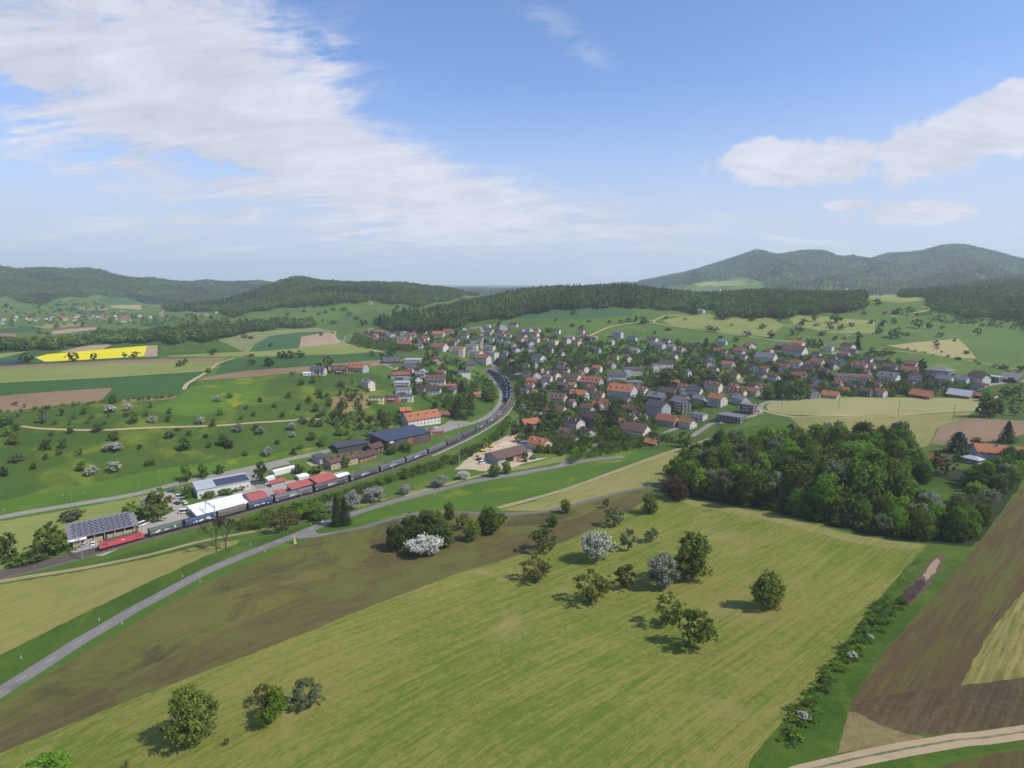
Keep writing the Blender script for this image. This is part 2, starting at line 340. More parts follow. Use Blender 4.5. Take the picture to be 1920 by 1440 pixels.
# height spans from 0 to 390 m, so fit z/r-scaled values: angle-like quantity keeps far ridges from ringing into the near ground
scl = np.exp(cB)
_, first = np.unique(np.round(np.stack([cA * 300, cB * 200], 1)), axis=0, return_index=True)
cA, cB, cZ, scl = cA[first], cB[first], cZ[first], scl[first]
TP, TS = tps_fit(cA, cB, cZ / (scl ** 0.6))
NA, NR = 361, 520
AZ = np.linspace(-1.32, 1.32, NA); LR = np.linspace(math.log(45), math.log(14000), NR)
def tps_eval(a, b):
    a = np.asarray(a).ravel(); b = np.asarray(b).ravel(); out = np.empty(len(a))
    for i in range(0, len(a), 20000):
        q = np.stack([a[i:i + 20000] * KA, b[i:i + 20000]], 1)
        d2 = ((q[:, None, :] - TP[None, :, :]) ** 2).sum(-1)
        out[i:i + 20000] = kern(d2) @ TS[:len(TP)] + TS[len(TP)] + q @ TS[len(TP) + 1:]
    return out * np.exp(b) ** 0.6
ga, gb = np.meshgrid(AZ[::2], LR[::2], indexing='ij')
Zs = tps_eval(ga, gb).reshape(ga.shape)
# spurs and hollows on the far hills
rr = np.exp(gb); far = np.clip((rr - 1600) / 1500, 0, 1) * np.clip((9000 - rr) / 3000, 0, 1)
bump = np.sin(ga * 31 + 5 * np.sin(gb * 5.3)) * np.sin(gb * 17 + 3 * np.sin(ga * 13)) + 0.5 * np.sin(ga * 71 + gb * 23) * np.sin(gb * 41 - ga * 37)
spur = np.abs(np.sin(ga * 26 + 1.7 * np.sin(gb * 9))) ** 0.7 * np.sin(np.clip((rr - 2300) / 2300, 0, 1) * math.pi)
Zs = Zs + far * bump * 0.0045 * rr * np.clip((4600 - rr) / 500 + 0.15, 0.15, 1) - spur * 95 * (ga > 0.15)
Zs = np.clip(Zs, -6, 460)
def upsample(Z2):
    Zi = np.empty((NA, Z2.shape[1]))
    for j in range(Z2.shape[1]): Zi[:, j] = np.interp(AZ, AZ[::2], Z2[:, j])
    Zo = np.empty((NA, NR))
    for i in range(NA): Zo[i] = np.interp(LR, LR[::2], Zi[i])
    return Zo
ZG = upsample(Zs)
def height(x, y):
    x = np.asarray(x, float); y = np.asarray(y, float)
    r = np.hypot(x, y); az = np.arctan2(x, y)
    fa = np.clip((az - AZ[0]) / (AZ[1] - AZ[0]), 0, NA - 1.001); fr = np.clip((np.log(np.maximum(r, 1)) - LR[0]) / (LR[1] - LR[0]), 0, NR - 1.001)
    i = fa.astype(int); j = fr.astype(int); a = fa - i; b = fr - j
    z = (ZG[i, j] * (1 - a) + ZG[i + 1, j] * a) * (1 - b) + (ZG[i, j + 1] * (1 - a) + ZG[i + 1, j + 1] * a) * b
    w = np.clip((np.abs(az) - 1.32) / 0.9, 0, 1); w = w * w * (3 - 2 * w)
    w = np.maximum(w, np.clip((60 - r) / 20, 0, 1))
    return z * (1 - w) + 26.0 * w
def H(x, y): return float(height(x, y))
RS = np.exp(LR)
def world(u, v, rmin=0.0):
    az, t, _ = azel(u, v)
    fa = min(max((az - AZ[0]) / (AZ[1] - AZ[0]), 0), NA - 1.001); i = int(fa); a = fa - i
    zc = ZG[i] * (1 - a) + ZG[i + 1] * a; te = (zc - CAMZ) / RS
    ok = np.nonzero((te >= t) & (RS >= rmin))[0]
    if len(ok) == 0:
        j = int(np.argmax(te)); r = RS[j]
    else:
        j = ok[0]
        if j > 0 and te[j] != te[j - 1] and te[j - 1] < t: r = RS[j - 1] + (RS[j] - RS[j - 1]) * (t - te[j - 1]) / (te[j] - te[j - 1])
        else: r = RS[j]
    x, y = r * math.sin(az), r * math.cos(az)
    return Vector((x, y, H(x, y)))
def project(x, y, z):
    dx, dy, dz = x, y, z - CAMZ
    f = dy * CP - dz * SP; up = dy * SP + dz * CP
    return 960 + FPX * dx / f, 720 - FPX * up / f, f
def mpp(p):                                                   # metres per pixel at a world point
    return (p[1] * CP - (p[2] - CAMZ) * SP) / FPX
def dens(pts, step=12.0):
    out = []
    n = len(pts)
    for i in range(n):
        a, b = pts[i], pts[(i + 1) % n]; d = math.hypot(b[0] - a[0], b[1] - a[1]); k = max(1, int(d / step))
        for t in range(k): out.append((a[0] + (b[0] - a[0]) * t / k, a[1] + (b[1] - a[1]) * t / k))
    return out
def wpoly(px, step=14.0):
    return [tuple(world(u, v)[:2]) for u, v in dens(px, step)]
def catmull(P, step):
    out = []
    P = [Vector(p[:2]) for p in P]
    for i in range(len(P) - 1):
        p0 = P[max(i - 1, 0)]; p1 = P[i]; p2 = P[i + 1]; p3 = P[min(i + 2, len(P) - 1)]
        k = max(1, int((p2 - p1).length / step))
        for t in range(k):
            s = t / k
            out.append(0.5 * ((2 * p1) + (p2 - p0) * s + (2 * p0 - 5 * p1 + 4 * p2 - p3) * s * s + (3 * p1 - p0 - 3 * p2 + p3) * s ** 3))
    out.append(P[-1]); return out
def wline(px, step=6.0):
    return catmull([world(u, v) for u, v in px], step)
def normals(L):
    out = []
    for i in range(len(L)):
        d = L[min(i + 1, len(L) - 1)] - L[max(i - 1, 0)]; d.normalize(); out.append(Vector((-d.y, d.x)))
    return out
def ribbon(L, w, off=0.0):
    Nn = normals(L)
    a = [tuple(p + n * (off + w / 2)) for p, n in zip(L, Nn)]; b = [tuple(p + n * (off - w / 2)) for p, n in zip(L, Nn)]
    return a + b[::-1]
def inside(x, y, poly):
    c = False; n = len(poly); j = n - 1
    for i in range(n):
        xi, yi = poly[i]; xj, yj = poly[j]
        if (yi > y) != (yj > y) and x < (xj - xi) * (y - yi) / (yj - yi) + xi: c = not c
        j = i
    return c

def wdir(u1, v1, u2, v2):
    d = world(u2, v2) - world(u1, v1); return (d.x, d.y)
# ------------------------------------------------------------------ ground covers
G1 = (0.060, 0.115, 0.022); G2 = (0.095, 0.155, 0.030); GY = (0.17, 0.20, 0.035)
mow_dir = wdir(250, 1310, 860, 1075)
F = {}
F['meadow'] = fieldmat('meadow_grass', (0.055, 0.105, 0.016), (0.084, 0.134, 0.022), patch=0.55, fine=0.22, cC=(0.14, 0.165, 0.034), cthr=0.62)
F['meadow_far'] = fieldmat('hill_meadow_grass', (0.060, 0.108, 0.018), (0.088, 0.138, 0.026), patch=0.6, fine=0.1, cC=(0.15, 0.17, 0.05), cthr=0.62, clump=0.5)
F['meadow_deep'] = fieldmat('lush_grass', (0.036, 0.076, 0.009), (0.062, 0.108, 0.014), patch=0.8, fine=0.5, cC=(0.088, 0.128, 0.018), cthr=0.58, clump=2.0)
F['meadow_flower'] = fieldmat('flowering_meadow', (0.052, 0.108, 0.014), (0.085, 0.150, 0.018), patch=0.6, fine=0.3, cC=(0.20, 0.215, 0.02), cthr=0.60)
F['orchard'] = fieldmat('orchard_grass', (0.038, 0.074, 0.013), (0.064, 0.102, 0.018), patch=0.6, fine=0.22, cC=(0.115, 0.150, 0.018), cthr=0.57, clump=0.8)
F['mown'] = fieldmat('mown_field', (0.098, 0.142, 0.017), (0.212, 0.196, 0.050), dirv=mow_dir, period=1.5, streak=0.55, patch=0.5, fine=0.45, cC=(0.235, 0.205, 0.075), cthr=0.63, furrow=0.22)
F['mown_tan'] = fieldmat('cut_hay_field', (0.172, 0.178, 0.042), (0.248, 0.216, 0.074), dirv=wdir(0, 1180, 380, 1040), period=1.6, streak=0.5, patch=0.5, fine=0.2, cC=(0.14, 0.18, 0.04), cthr=0.64)
F['mown_tan_b'] = fieldmat('cut_hay_strip', (0.165, 0.175, 0.045), (0.255, 0.222, 0.085), dirv=wdir(960, 952, 1200, 880), period=1.4, streak=0.55, patch=0.4, fine=0.2)
F['manure'] = fieldmat('manured_field', (0.098, 0.100, 0.024), (0.138, 0.124, 0.036), dirv=mow_dir, period=1.5, streak=0.5, patch=0.5, fine=0.3, cC=(0.068, 0.060, 0.026), cthr=0.56)
F['manure_dark'] = fieldmat('freshly_manured_soil', (0.082, 0.066, 0.027), (0.116, 0.098, 0.034), dirv=mow_dir, period=1.8, streak=0.6, patch=0.7, fine=0.4, cC=(0.110, 0.112, 0.032), cthr=0.56, furrow=0.25)
F['soil_right'] = fieldmat('harrowed_field', (0.088, 0.060, 0.029), (0.100, 0.096, 0.026), dirv=wdir(1640, 1290, 1890, 960), period=3.0, streak=0.8, patch=0.5, fine=0.25)
F['darkground'] = fieldmat('dark_streaked_ground', (0.070, 0.048, 0.028), (0.112, 0.088, 0.044), dirv=wdir(1640, 1290, 1890, 960), period=1.6, streak=0.5, patch=0.6, fine=0.45)  # darker ground tone, streaked along the same direction as the harrowed field
F['stubble'] = fieldmat('straw_strip', (0.120, 0.135, 0.026), (0.27, 0.215, 0.080), dirv=wdir(1640, 1290, 1890, 960), period=1.7, streak=0.75, patch=0.3, fine=0.25)
F['drygrass'] = fieldmat('dry_grass', (0.15, 0.12, 0.050), (0.23, 0.185, 0.085), patch=0.6, fine=0.5)
F['soil'] = fieldmat('ploughed_soil', (0.180, 0.120, 0.070), (0.235, 0.160, 0.098), dirv=wdir(20, 760, 180, 745), period=1.5, streak=0.35, patch=0.5, fine=0.2)
F['soil_dk'] = fieldmat('dark_ploughed_soil', (0.105, 0.066, 0.055), (0.14, 0.09, 0.07), patch=0.4, fine=0.2)
F['soil_pink'] = fieldmat('pale_ploughed_soil', (0.28, 0.205, 0.13), (0.34, 0.255, 0.165), patch=0.4, fine=0.15)
F['crop'] = fieldmat('winter_wheat', (0.032, 0.080, 0.022), (0.046, 0.100, 0.026), dirv=wdir(60, 725, 300, 705), period=2.5, streak=0.3, patch=0.45, fine=0.12)
F['crop_teal'] = fieldmat('bluish_wheat', (0.036, 0.088, 0.034), (0.050, 0.108, 0.038), patch=0.5, fine=0.12)
F['light'] = fieldmat('pale_mown_field', (0.145, 0.185, 0.042), (0.215, 0.220, 0.070), dirv=wdir(0, 708, 300, 695), period=3.0, streak=0.4, patch=0.5, fine=0.15)
F['pale'] = fieldmat('hay_field', (0.23, 0.225, 0.090), (0.295, 0.265, 0.12), dirv=wdir(1480, 770, 1800, 765), period=2.5, streak=0.35, patch=0.4, fine=0.12, cC=(0.19, 0.20, 0.065), cthr=0.68)
F['mown_hill'] = fieldmat('striped_hill_field', (0.135, 0.165, 0.052), (0.205, 0.200, 0.085), dirv=wdir(430, 645, 560, 625), period=5, streak=0.6, patch=0.3, fine=0.1)
F['rape'] = fieldmat('rapeseed_flowers', (0.56, 0.47, 0.008), (0.64, 0.54, 0.015), patch=0.35, fine=0.3)
F['tan'] = fieldmat('tan_field', (0.30, 0.24, 0.12), (0.27, 0.25, 0.10), patch=0.6, fine=0.2)
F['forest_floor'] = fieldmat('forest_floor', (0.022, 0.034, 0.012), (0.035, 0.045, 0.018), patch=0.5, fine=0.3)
F['village'] = fieldmat('garden_ground', (0.045, 0.080, 0.015), (0.080, 0.112, 0.024), patch=0.8, fine=0.35, cC=(0.17, 0.155, 0.11), cthr=0.66, clump=3.0)
F['asphalt'] = fieldmat('asphalt', (0.162, 0.150, 0.140), (0.205, 0.190, 0.176), patch=0.4, fine=0.18, cC=(0.135, 0.128, 0.13), cthr=0.62, clump=2.5)
F['asphalt_lt'] = fieldmat('pale_lane_asphalt', (0.20, 0.185, 0.165), (0.25, 0.23, 0.20), patch=0.5, fine=0.2, clump=2)
F['lane_dk'] = fieldmat('side_lane_asphalt', (0.125, 0.115, 0.110), (0.16, 0.145, 0.135), patch=0.5, fine=0.2, clump=2)
F['concrete'] = fieldmat('yard_concrete', (0.29, 0.265, 0.23), (0.345, 0.315, 0.275), patch=0.6, fine=0.25, clump=3)
F['gravel'] = fieldmat('gravel', (0.31, 0.235, 0.145), (0.39, 0.30, 0.185), patch=0.5, fine=0.3, clump=2)
F['sand'] = fieldmat('sand_heap', (0.38, 0.30, 0.205), (0.46, 0.37, 0.26), patch=0.6, fine=0.3, clump=3)
F['ballast'] = fieldmat('rail_ballast', (0.105, 0.084, 0.076), (0.150, 0.122, 0.108), patch=0.4, fine=0.5, clump=3)
F['trackgrass'] = fieldmat('track_centre_grass', (0.10, 0.12, 0.04), (0.22, 0.19, 0.11), patch=0.8, fine=0.5, clump=4)
F['solar'] = mat('solar_ground', (0.05, 0.06, 0.14), 0.3, 0.1)

REG = []      # (name, material key, world polygon, label or None) painted in order: later ones lie over earlier ones
jr = random.Random(13)
def R(name, key, px, step=14.0):                             # margins wander a little, as field edges do
    P = []
    for x, y in wpoly(px, min(step, 9.0) if max(v for u, v in px) > 840 else step):
        j = min(0.0016 * math.hypot(x, y), 0.7); P.append((x + jr.uniform(-j, j), y + jr.uniform(-j, j)))
    REG.append((name, key, P))
def RW(name, key, poly): REG.append((name, key, poly))
# far left valley
R('hill_meadow', 'meadow_far', [(-200, 640), (-200, 556), (60, 560), (120, 556), (240, 557), (330, 566), (420, 590), (470, 596), (560, 575), (700, 570), (720, 606), (640, 618), (480, 622), (300, 620), (300, 640)], 25)
R('field', 'light', [(55, 612), (100, 606), (155, 605), (163, 609), (120, 613), (85, 617)])
R('field', 'crop', [(0, 616), (60, 611), (85, 617), (70, 622), (0, 626)])
R('ploughed_field', 'soil_dk', [(80, 618), (130, 613), (172, 610), (185, 613), (130, 617), (97, 621)])
R('ploughed_field', 'soil_pink', [(97, 621), (130, 617), (185, 613), (193, 616), (150, 621), (97, 627)])
R('ploughed_field', 'soil', [(-60, 628), (0, 625), (28, 625), (32, 631), (0, 634), (-60, 636)])
R('field', 'tan', [(205, 573), (240, 572), (264, 572), (268, 581), (238, 579), (210, 577)])
R('field', 'tan', [(150, 575), (205, 578), (190, 583), (150, 580)])
R('field', 'crop_teal', [(180, 560), (225, 557), (262, 566), (255, 571), (200, 570)])
R('field', 'crop', [(265, 606), (300, 601), (318, 603), (300, 610), (262, 612)])
R('field', 'crop_teal', [(140, 584), (195, 582), (190, 589), (140, 590)])
R('meadow', 'meadow_far', [(450, 600), (560, 578), (700, 574), (745, 590), (700, 600), (640, 614), (585, 612), (480, 620)], 20)
R('meadow', 'meadow_far', [(650, 572), (740, 576), (745, 588), (690, 600), (665, 595)], 20)
# plateau
R('plateau_field', 'crop', [(-200, 690), (-200, 650), (0, 647), (110, 640), (200, 636), (300, 640), (300, 672), (0, 690)], 25)
R('field', 'crop', [(0, 660), (60, 656), (110, 652), (150, 655), (60, 668), (66, 676), (0, 676)])
R('field', 'light', [(-80, 668), (0, 663), (60, 657), (0, 672), (-80, 676)])
R('ploughed_field', 'soil_pink', [(108, 661), (160, 648), (210, 645), (194, 654), (150, 659)])
R('rapeseed_field', 'rape', [(66, 670), (90, 664), (180, 656), (276, 648), (270, 668), (200, 672), (150, 675), (84, 678)])
R('ploughed_field', 'soil_pink', [(276, 648), (295, 647), (295, 668), (270, 669)])
R('field', 'meadow_deep', [(296, 646), (345, 641), (410, 638), (455, 658), (400, 662), (296, 667)])
R('striped_field', 'mown_hill', [(410, 638), (440, 628), (480, 622), (560, 616), (600, 615), (622, 621), (560, 623), (505, 630), (478, 646), (467, 660), (455, 658)])
R('wheat_field', 'crop_teal', [(467, 660), (478, 646), (505, 630), (560, 623), (618, 622), (565, 631), (560, 652), (500, 658)])
R('ploughed_field', 'soil_pink', [(560, 652), (565, 631), (618, 622), (628, 628), (638, 643), (600, 649)])
R('mown_field', 'light', [(315, 667), (400, 662), (500, 658), (560, 652), (640, 643), (670, 650), (714, 659), (640, 664), (480, 668), (320, 669)])
R('wheat_field', 'crop', [(400, 702), (425, 676), (480, 670), (640, 665), (740, 659), (775, 660), (790, 672), (700, 676), (560, 690), (470, 695)])
R('ploughed_field', 'soil', [(372, 714), (385, 707), (470, 694), (560, 688), (700, 676), (760, 674), (730, 684), (640, 692), (560, 699), (470, 706)])
R('ploughed_field', 'soil', [(-150, 692), (0, 687), (210, 676), (300, 673), (424, 671), (412, 678), (300, 679), (210, 682), (0, 692), (-150, 700)])
R('mown_field', 'light', [(-150, 700), (0, 692), (210, 682), (300, 679), (412, 678), (388, 696), (200, 708), (0, 718), (-150, 726)])
R('wheat_field', 'crop', [(-150, 726), (0, 718), (200, 708), (388, 696), (352, 717), (340, 742), (200, 753), (183, 752), (-150, 752)])
R('ploughed_field', 'soil', [(-150, 750), (0, 742), (100, 734), (212, 727), (186, 753), (100, 761), (0, 773), (-150, 785)])
R('ploughed_field', 'soil', [(225, 750), (300, 744), (342, 740), (340, 746), (230, 756)])
# left slope
R('orchard_meadow', 'orchard', [(-250, 800), (0, 776), (190, 757), (340, 747), (352, 717), (372, 715), (470, 706), (600, 700), (700, 700), (760, 720), (760, 800), (640, 830), (560, 850), (350, 902), (300, 912), (150, 942), (-250, 1010)], 20)
R('meadow', 'meadow_flower', [(-250, 1005), (-100, 960), (100, 920), (300, 880), (450, 858), (600, 838), (560, 850), (350, 902), (150, 942), (-250, 1010)], 20)
R('meadow', 'meadow_flower', [(335, 742), (372, 716), (470, 708), (500, 730), (420, 775), (350, 780), (280, 770)], 20)
R('dry_meadow_patch', 'drygrass', [(613, 750), (630, 742), (690, 740), (700, 752), (690, 765), (630, 780)])
R('mown_meadow', 'light', [(-250, 1030), (0, 978), (150, 952), (262, 930), (300, 924), (330, 935), (250, 965), (140, 985), (100, 1040), (0, 1068), (-250, 1120)])
R('yard', 'concrete', [(134, 1034), (190, 1043), (270, 1008), (375, 974), (470, 950), (600, 914), (660, 890), (640, 884), (560, 900), (500, 905), (470, 905), (400, 935), (345, 950), (325, 925), (300, 920), (290, 930), (330, 958), (262, 985), (255, 1000), (160, 1022)], 10)
R('parking_yard', 'asphalt_lt', [(395, 896), (470, 880), (530, 862), (545, 868), (480, 888), (500, 915), (480, 918), (470, 900)], 10)
R('yard', 'gravel', [(573, 868), (600, 860), (606, 875), (590, 876)], 8)
R('yard', 'gravel', [(603, 882), (622, 888), (612, 893), (600, 890)], 6)
# foreground left of the road
R('rail_verge', 'meadow_deep', [(60, 1080), (160, 1060), (300, 1018), (400, 990), (450, 975), (480, 985), (400, 1018), (280, 1045), (150, 1070), (40, 1088)], 14)
R('cut_field', 'mown_tan', [(-300, 1185), (0, 1096), (150, 1072), (280, 1047), (390, 1020), (450, 1012), (440, 1024), (380, 1050), (250, 1110), (120, 1172), (0, 1235), (-300, 1400)], 20)
R('verge', 'meadow_deep', [(-300, 1390), (0, 1228), (120, 1168), (250, 1105), (380, 1045), (440, 1022), (560, 988), (600, 975), (660, 955), (660, 965), (560, 1000), (440, 1044), (300, 1110), (150, 1196), (0, 1290), (-300, 1460)], 16)
R('mown_verge', 'mown_tan_b', [(480, 1000), (600, 970), (640, 958), (700, 945), (740, 930), (650, 950), (560, 975), (470, 995)], 14)
R('mown_verge', 'light', [(740, 928), (900, 890), (1000, 868), (1060, 852), (1068, 862), (1000, 876), (900, 893), (760, 930)], 14)
R('meadow', 'meadow_flower', [(600, 1000), (640, 985), (700, 962), (760, 945), (830, 928), (960, 900), (1040, 880), (1100, 850), (1180, 838), (1260, 842), (1180, 872), (1100, 905), (1000, 935), (934, 952), (820, 958), (720, 975), (683, 988)], 16)
R('meadow', 'meadow_deep', [(1180, 838), (1230, 836), (1300, 825), (1440, 792), (1470, 800), (1420, 850), (1330, 850), (1262, 842), (1240, 847)], 16)
R('cut_strip', 'mown_tan_b', [(934, 957), (1000, 940), (1100, 907), (1180, 876), (1260, 848), (1300, 850), (1270, 890), (1216, 912), (1096, 942), (1027, 958)], 14)
R('manured_field', 'manure', [(-350, 1520), (-350, 1440), (0, 1318), (120, 1248), (300, 1140), (400, 1088), (500, 1045), (560, 1020), (597, 1003), (683, 990), (772, 965), (889, 964), (1027, 960), (1181, 922), (1240, 915), (1215, 935), (1150, 975), (1060, 1015), (960, 1045), (860, 1075), (700, 1135), (500, 1215), (250, 1310), (0, 1412), (-350, 1560)], 16)
R('manured_band', 'manure_dark', [(-350, 1560), (-350, 1500), (0, 1362), (200, 1282), (380, 1205), (560, 1118), (700, 1040), (690, 1010), (740, 985), (820, 975), (900, 990), (1000, 985), (1080, 972), (1180, 928), (1232, 918), (1215, 935), (1150, 975), (1060, 1015), (960, 1045), (860, 1075), (700, 1135), (500, 1215), (250, 1310), (0, 1412)], 16)
# foreground field
R('mown_slope', 'mown', [(-350, 1560), (0, 1412), (250, 1310), (500, 1215), (700, 1135), (860, 1075), (960, 1045), (1060, 1015), (1150, 975), (1215, 935), (1240, 928), (1300, 938), (1450, 965), (1600, 1003), (1738, 1022), (1640, 1130), (1530, 1280), (1410, 1420), (1380, 1520), (1300, 1900), (600, 2300), (-350, 2200)], 24)
R('field_headland', 'mown_tan_b', [(1240, 930), (1300, 938), (1450, 965), (1600, 1003), (1738, 1022), (1705, 1032), (1600, 1018), (1450, 978), (1300, 948)], 16)
R('grass_strip', 'meadow_deep', [(1738, 1022), (1820, 1035), (1800, 1060), (1740, 1130), (1650, 1230), (1600, 1310), (1575, 1380), (1560, 1425), (1500, 1450), (1380, 1520), (1410, 1420), (1530, 1280), (1640, 1130)], 16)
R('bare_soil_patch', 'soil_dk', [(1684, 1130), (1700, 1104), (1724, 1080), (1738, 1058), (1758, 1040), (1774, 1040), (1762, 1066), (1742, 1096), (1716, 1124), (1698, 1138)], 6)
R('bare_soil_patch', 'soil_pink', [(1730, 1078), (1740, 1062), (1756, 1046), (1764, 1052), (1752, 1074), (1738, 1088)], 6)
R('harrowed_field', 'soil_right', [(1820, 1035), (1860, 985), (1930, 900), (2200, 700), (2500, 900), (2500, 1300), (1920, 1360), (1760, 1378), (1690, 1372), (1640, 1355), (1585, 1350), (1600, 1310), (1650, 1230), (1740, 1130), (1800, 1060)], 20)
R('straw_strip', 'stubble', [(1925, 1105), (1860, 1178), (1800, 1286), (1925, 1270), (2300, 1220), (2300, 1000)], 20)
R('dark_field_patch', 'darkground', [(1605, 1322), (1640, 1308), (1700, 1298), (1800, 1288), (1925, 1270), (2300, 1220), (2400, 1300), (1925, 1360), (1760, 1378), (1700, 1376), (1650, 1360), (1612, 1338)], 14)  # darker ground colour laid over the harrowed field below the straw strip
R('dry_corner', 'drygrass', [(1592, 1335), (1612, 1338), (1650, 1360), (1700, 1376), (1735, 1382), (1680, 1400), (1570, 1412)], 14)
R('verge', 'meadow_deep', [(1570, 1412), (1680, 1398), (1760, 1378), (1925, 1358), (2400, 1290), (2400, 1420), (1925, 1400), (1780, 1420), (1700, 1446), (1500, 1520), (1380, 1520), (1500, 1440)], 20)
R('ploughed_corner', 'soil_right', [(1745, 1446), (1800, 1425), (1925, 1402), (2400, 1330), (2400, 1800), (1700, 1800)], 30)
# right behind the copse
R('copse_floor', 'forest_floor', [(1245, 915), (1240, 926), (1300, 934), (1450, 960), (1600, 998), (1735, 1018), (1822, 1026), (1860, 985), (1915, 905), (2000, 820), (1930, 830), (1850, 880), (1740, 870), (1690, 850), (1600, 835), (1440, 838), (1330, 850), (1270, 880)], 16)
R('clearing', 'meadow_deep', [(1700, 925), (1712, 908), (1728, 896), (1750, 892), (1775, 900), (1800, 905), (1815, 925), (1800, 938), (1780, 950), (1750, 954), (1725, 950), (1708, 942)], 8)
R('garden', 'village', [(1720, 860), (1740, 835), (1830, 830), (1930, 810), (2000, 810), (1960, 850), (1860, 880), (1760, 880)], 14)
R('hay_field', 'pale', [(1436, 762), (1445, 754), (1480, 749), (1600, 745), (1820, 747), (1860, 752), (1840, 768), (1700, 777), (1560, 780), (1470, 777), (1440, 770)], 16)
R('hay_field', 'mown_tan_b', [(1480, 782), (1640, 781), (1820, 772), (1815, 784), (1760, 800), (1740, 835), (1690, 850), (1600, 835), (1500, 800)], 16)
R('ploughed_field', 'soil', [(1745, 832), (1762, 800), (1820, 784), (1925, 789), (2300, 800), (2300, 830), (1925, 812), (1880, 826), (1800, 836)], 16)
R('orchard_meadow', 'meadow_deep', [(1835, 770), (1860, 756), (1925, 752), (2300, 760), (2300, 800), (1925, 788), (1820, 783)], 16)
# right hillside
R('hill_meadow', 'meadow_far', [(880, 620), (900, 602), (1000, 592), (1150, 575), (1240, 578), (1350, 590), (1450, 600), (1560, 590), (1700, 585), (1760, 590), (1925, 612), (2200, 620), (2200, 720), (1925, 712), (1800, 700), (1700, 672), (1600, 655), (1450, 648), (1300, 640), (1150, 628), (1000, 615)], 24)
R('meadow', 'meadow_deep', [(860, 618), (880, 600), (950, 592), (975, 596), (930, 606)], 20)
R('wheat_field', 'crop_teal', [(958, 592), (1010, 586), (1072, 580), (1150, 578), (1190, 583), (1185, 592), (1110, 597), (970, 598)], 14)
R('hill_field', 'light', [(1240, 600), (1290, 592), (1340, 588), (1440, 594), (1470, 610), (1440, 632), (1350, 621), (1260, 610)], 16)
R('field', 'tan', [(1664, 648), (1725, 641), (1797, 635), (1812, 650), (1830, 672), (1790, 671), (1728, 660)], 12)
R('field', 'light', [(1612, 556), (1660, 553), (1732, 555), (1736, 562), (1690, 568), (1650, 564)], 12)
R('mown_hill', 'light', [(1475, 590), (1530, 592), (1640, 602), (1640, 625), (1560, 625), (1490, 610)], 16)
R('far_meadow', 'light', [(1300, 531), (1360, 528), (1410, 522), (1430, 530), (1380, 536), (1310, 536)], 12)
R('meadow', 'meadow_deep', [(1700, 696), (1925, 716), (2200, 716), (2200, 745), (1925, 742), (1860, 745), (1800, 728), (1760, 700)], 16)
R('meadow', 'meadow_deep', [(1180, 690), (1190, 672), (1250, 668), (1260, 690)], 10)
R('meadow', 'drygrass', [(1275, 715), (1290, 695), (1370, 694), (1360, 725), (1290, 722)], 10)
R('meadow', 'meadow_deep', [(840, 745), (900, 715), (930, 730), (925, 765), (860, 795), (780, 765), (770, 745)], 12)
R('village_ground', 'village', [(690, 650), (670, 625), (720, 612), (860, 615), (920, 612), (1050, 628), (1130, 632), (1130, 660), (1150, 700), (1280, 700), (1290, 725), (1400, 720), (1420, 690), (1520, 690), (1640, 700), (1800, 715), (1830, 735), (1800, 744), (1600, 742), (1480, 745), (1430, 755), (1425, 780), (1350, 810), (1280, 835), (1180, 835), (1080, 850), (1000, 850), (960, 800), (985, 760), (985, 725), (950, 690), (900, 690), (870, 680), (760, 670)], 20)
# the gravel construction yard
R('gravel_yard', 'sand', [(852, 880), (868, 866), (880, 856), (905, 842), (925, 830), (950, 818), (992, 820), (1000, 828), (990, 836), (1000, 850), (990, 860), (1030, 858), (985, 868), (940, 884), (910, 884), (880, 880)], 10)
# ------------------------------------------------------------------ roads and tracks as ribbons
road_line = wline([(-260, 1460), (-60, 1336), (0, 1298), (97, 1236), (151, 1201), (205, 1170), (254, 1141), (301, 1116), (345, 1092), (386, 1071), (440, 1048), (490, 1028), (550, 1005), (600, 985), (650, 967), (700, 951), (760, 934), (830, 916), (900, 900), (960, 890), (1005, 882), (1050, 874), (1110, 862), (1170, 856)])
RW('main_road', 'asphalt', ribbon(road_line, 6.6))
side_line = wline([(560, 1000), (598, 1003), (640, 996), (683, 988), (723, 976), (772, 964), (819, 959), (889, 962), (958, 963), (1027, 958), (1096, 941), (1181, 919), (1250, 908)])
RW('side_lane', 'lane_dk', ribbon(side_line, 3.4))
R('road_junction', 'asphalt', [(545, 1004), (592, 985), (612, 980), (590, 994), (598, 1001), (640, 997), (600, 1006), (560, 1010)], 6)
track_line = wline([(934, 952), (992, 937), (1061, 917), (1110, 900), (1164, 880), (1210, 863), (1256, 847), (1330, 822)])
RW('concrete_track', 'gravel', ribbon(track_line, 3.2)); RW('track_middle', 'trackgrass', ribbon(track_line, 0.7))
gl = wline([(-200, 1128), (0, 1090), (60, 1080), (150, 1066), (280, 1040), (380, 1014), (478, 996)])
RW('concrete_track', 'gravel', ribbon(gl, 3.0)); RW('track_middle', 'trackgrass', ribbon(gl, 0.7))
gr = wline([(1380, 1500), (1500, 1448), (1600, 1424), (1700, 1404), (1800, 1387), (1925, 1372), (2300, 1320)])
RW('gravel_track', 'gravel', ribbon(gr, 3.7)); RW('track_middle', 'trackgrass', ribbon(gr, 0.55, 0.1))
g2 = wline([(760, 930), (830, 910), (880, 896), (915, 886), (930, 880)])
RW('concrete_track', 'gravel', ribbon(g2, 1.6))
back_line = wline([(-250, 1020), (0, 970), (60, 959), (150, 944), (260, 925), (340, 905), (400, 893), (470, 877), (560, 857), (640, 838), (700, 826), (760, 818), (810, 812), (850, 803), (892, 791), (915, 780), (934, 762), (941, 742), (936, 725), (924, 708), (915, 696)])
RW('back_road', 'asphalt_lt', ribbon(back_line, 5.0))
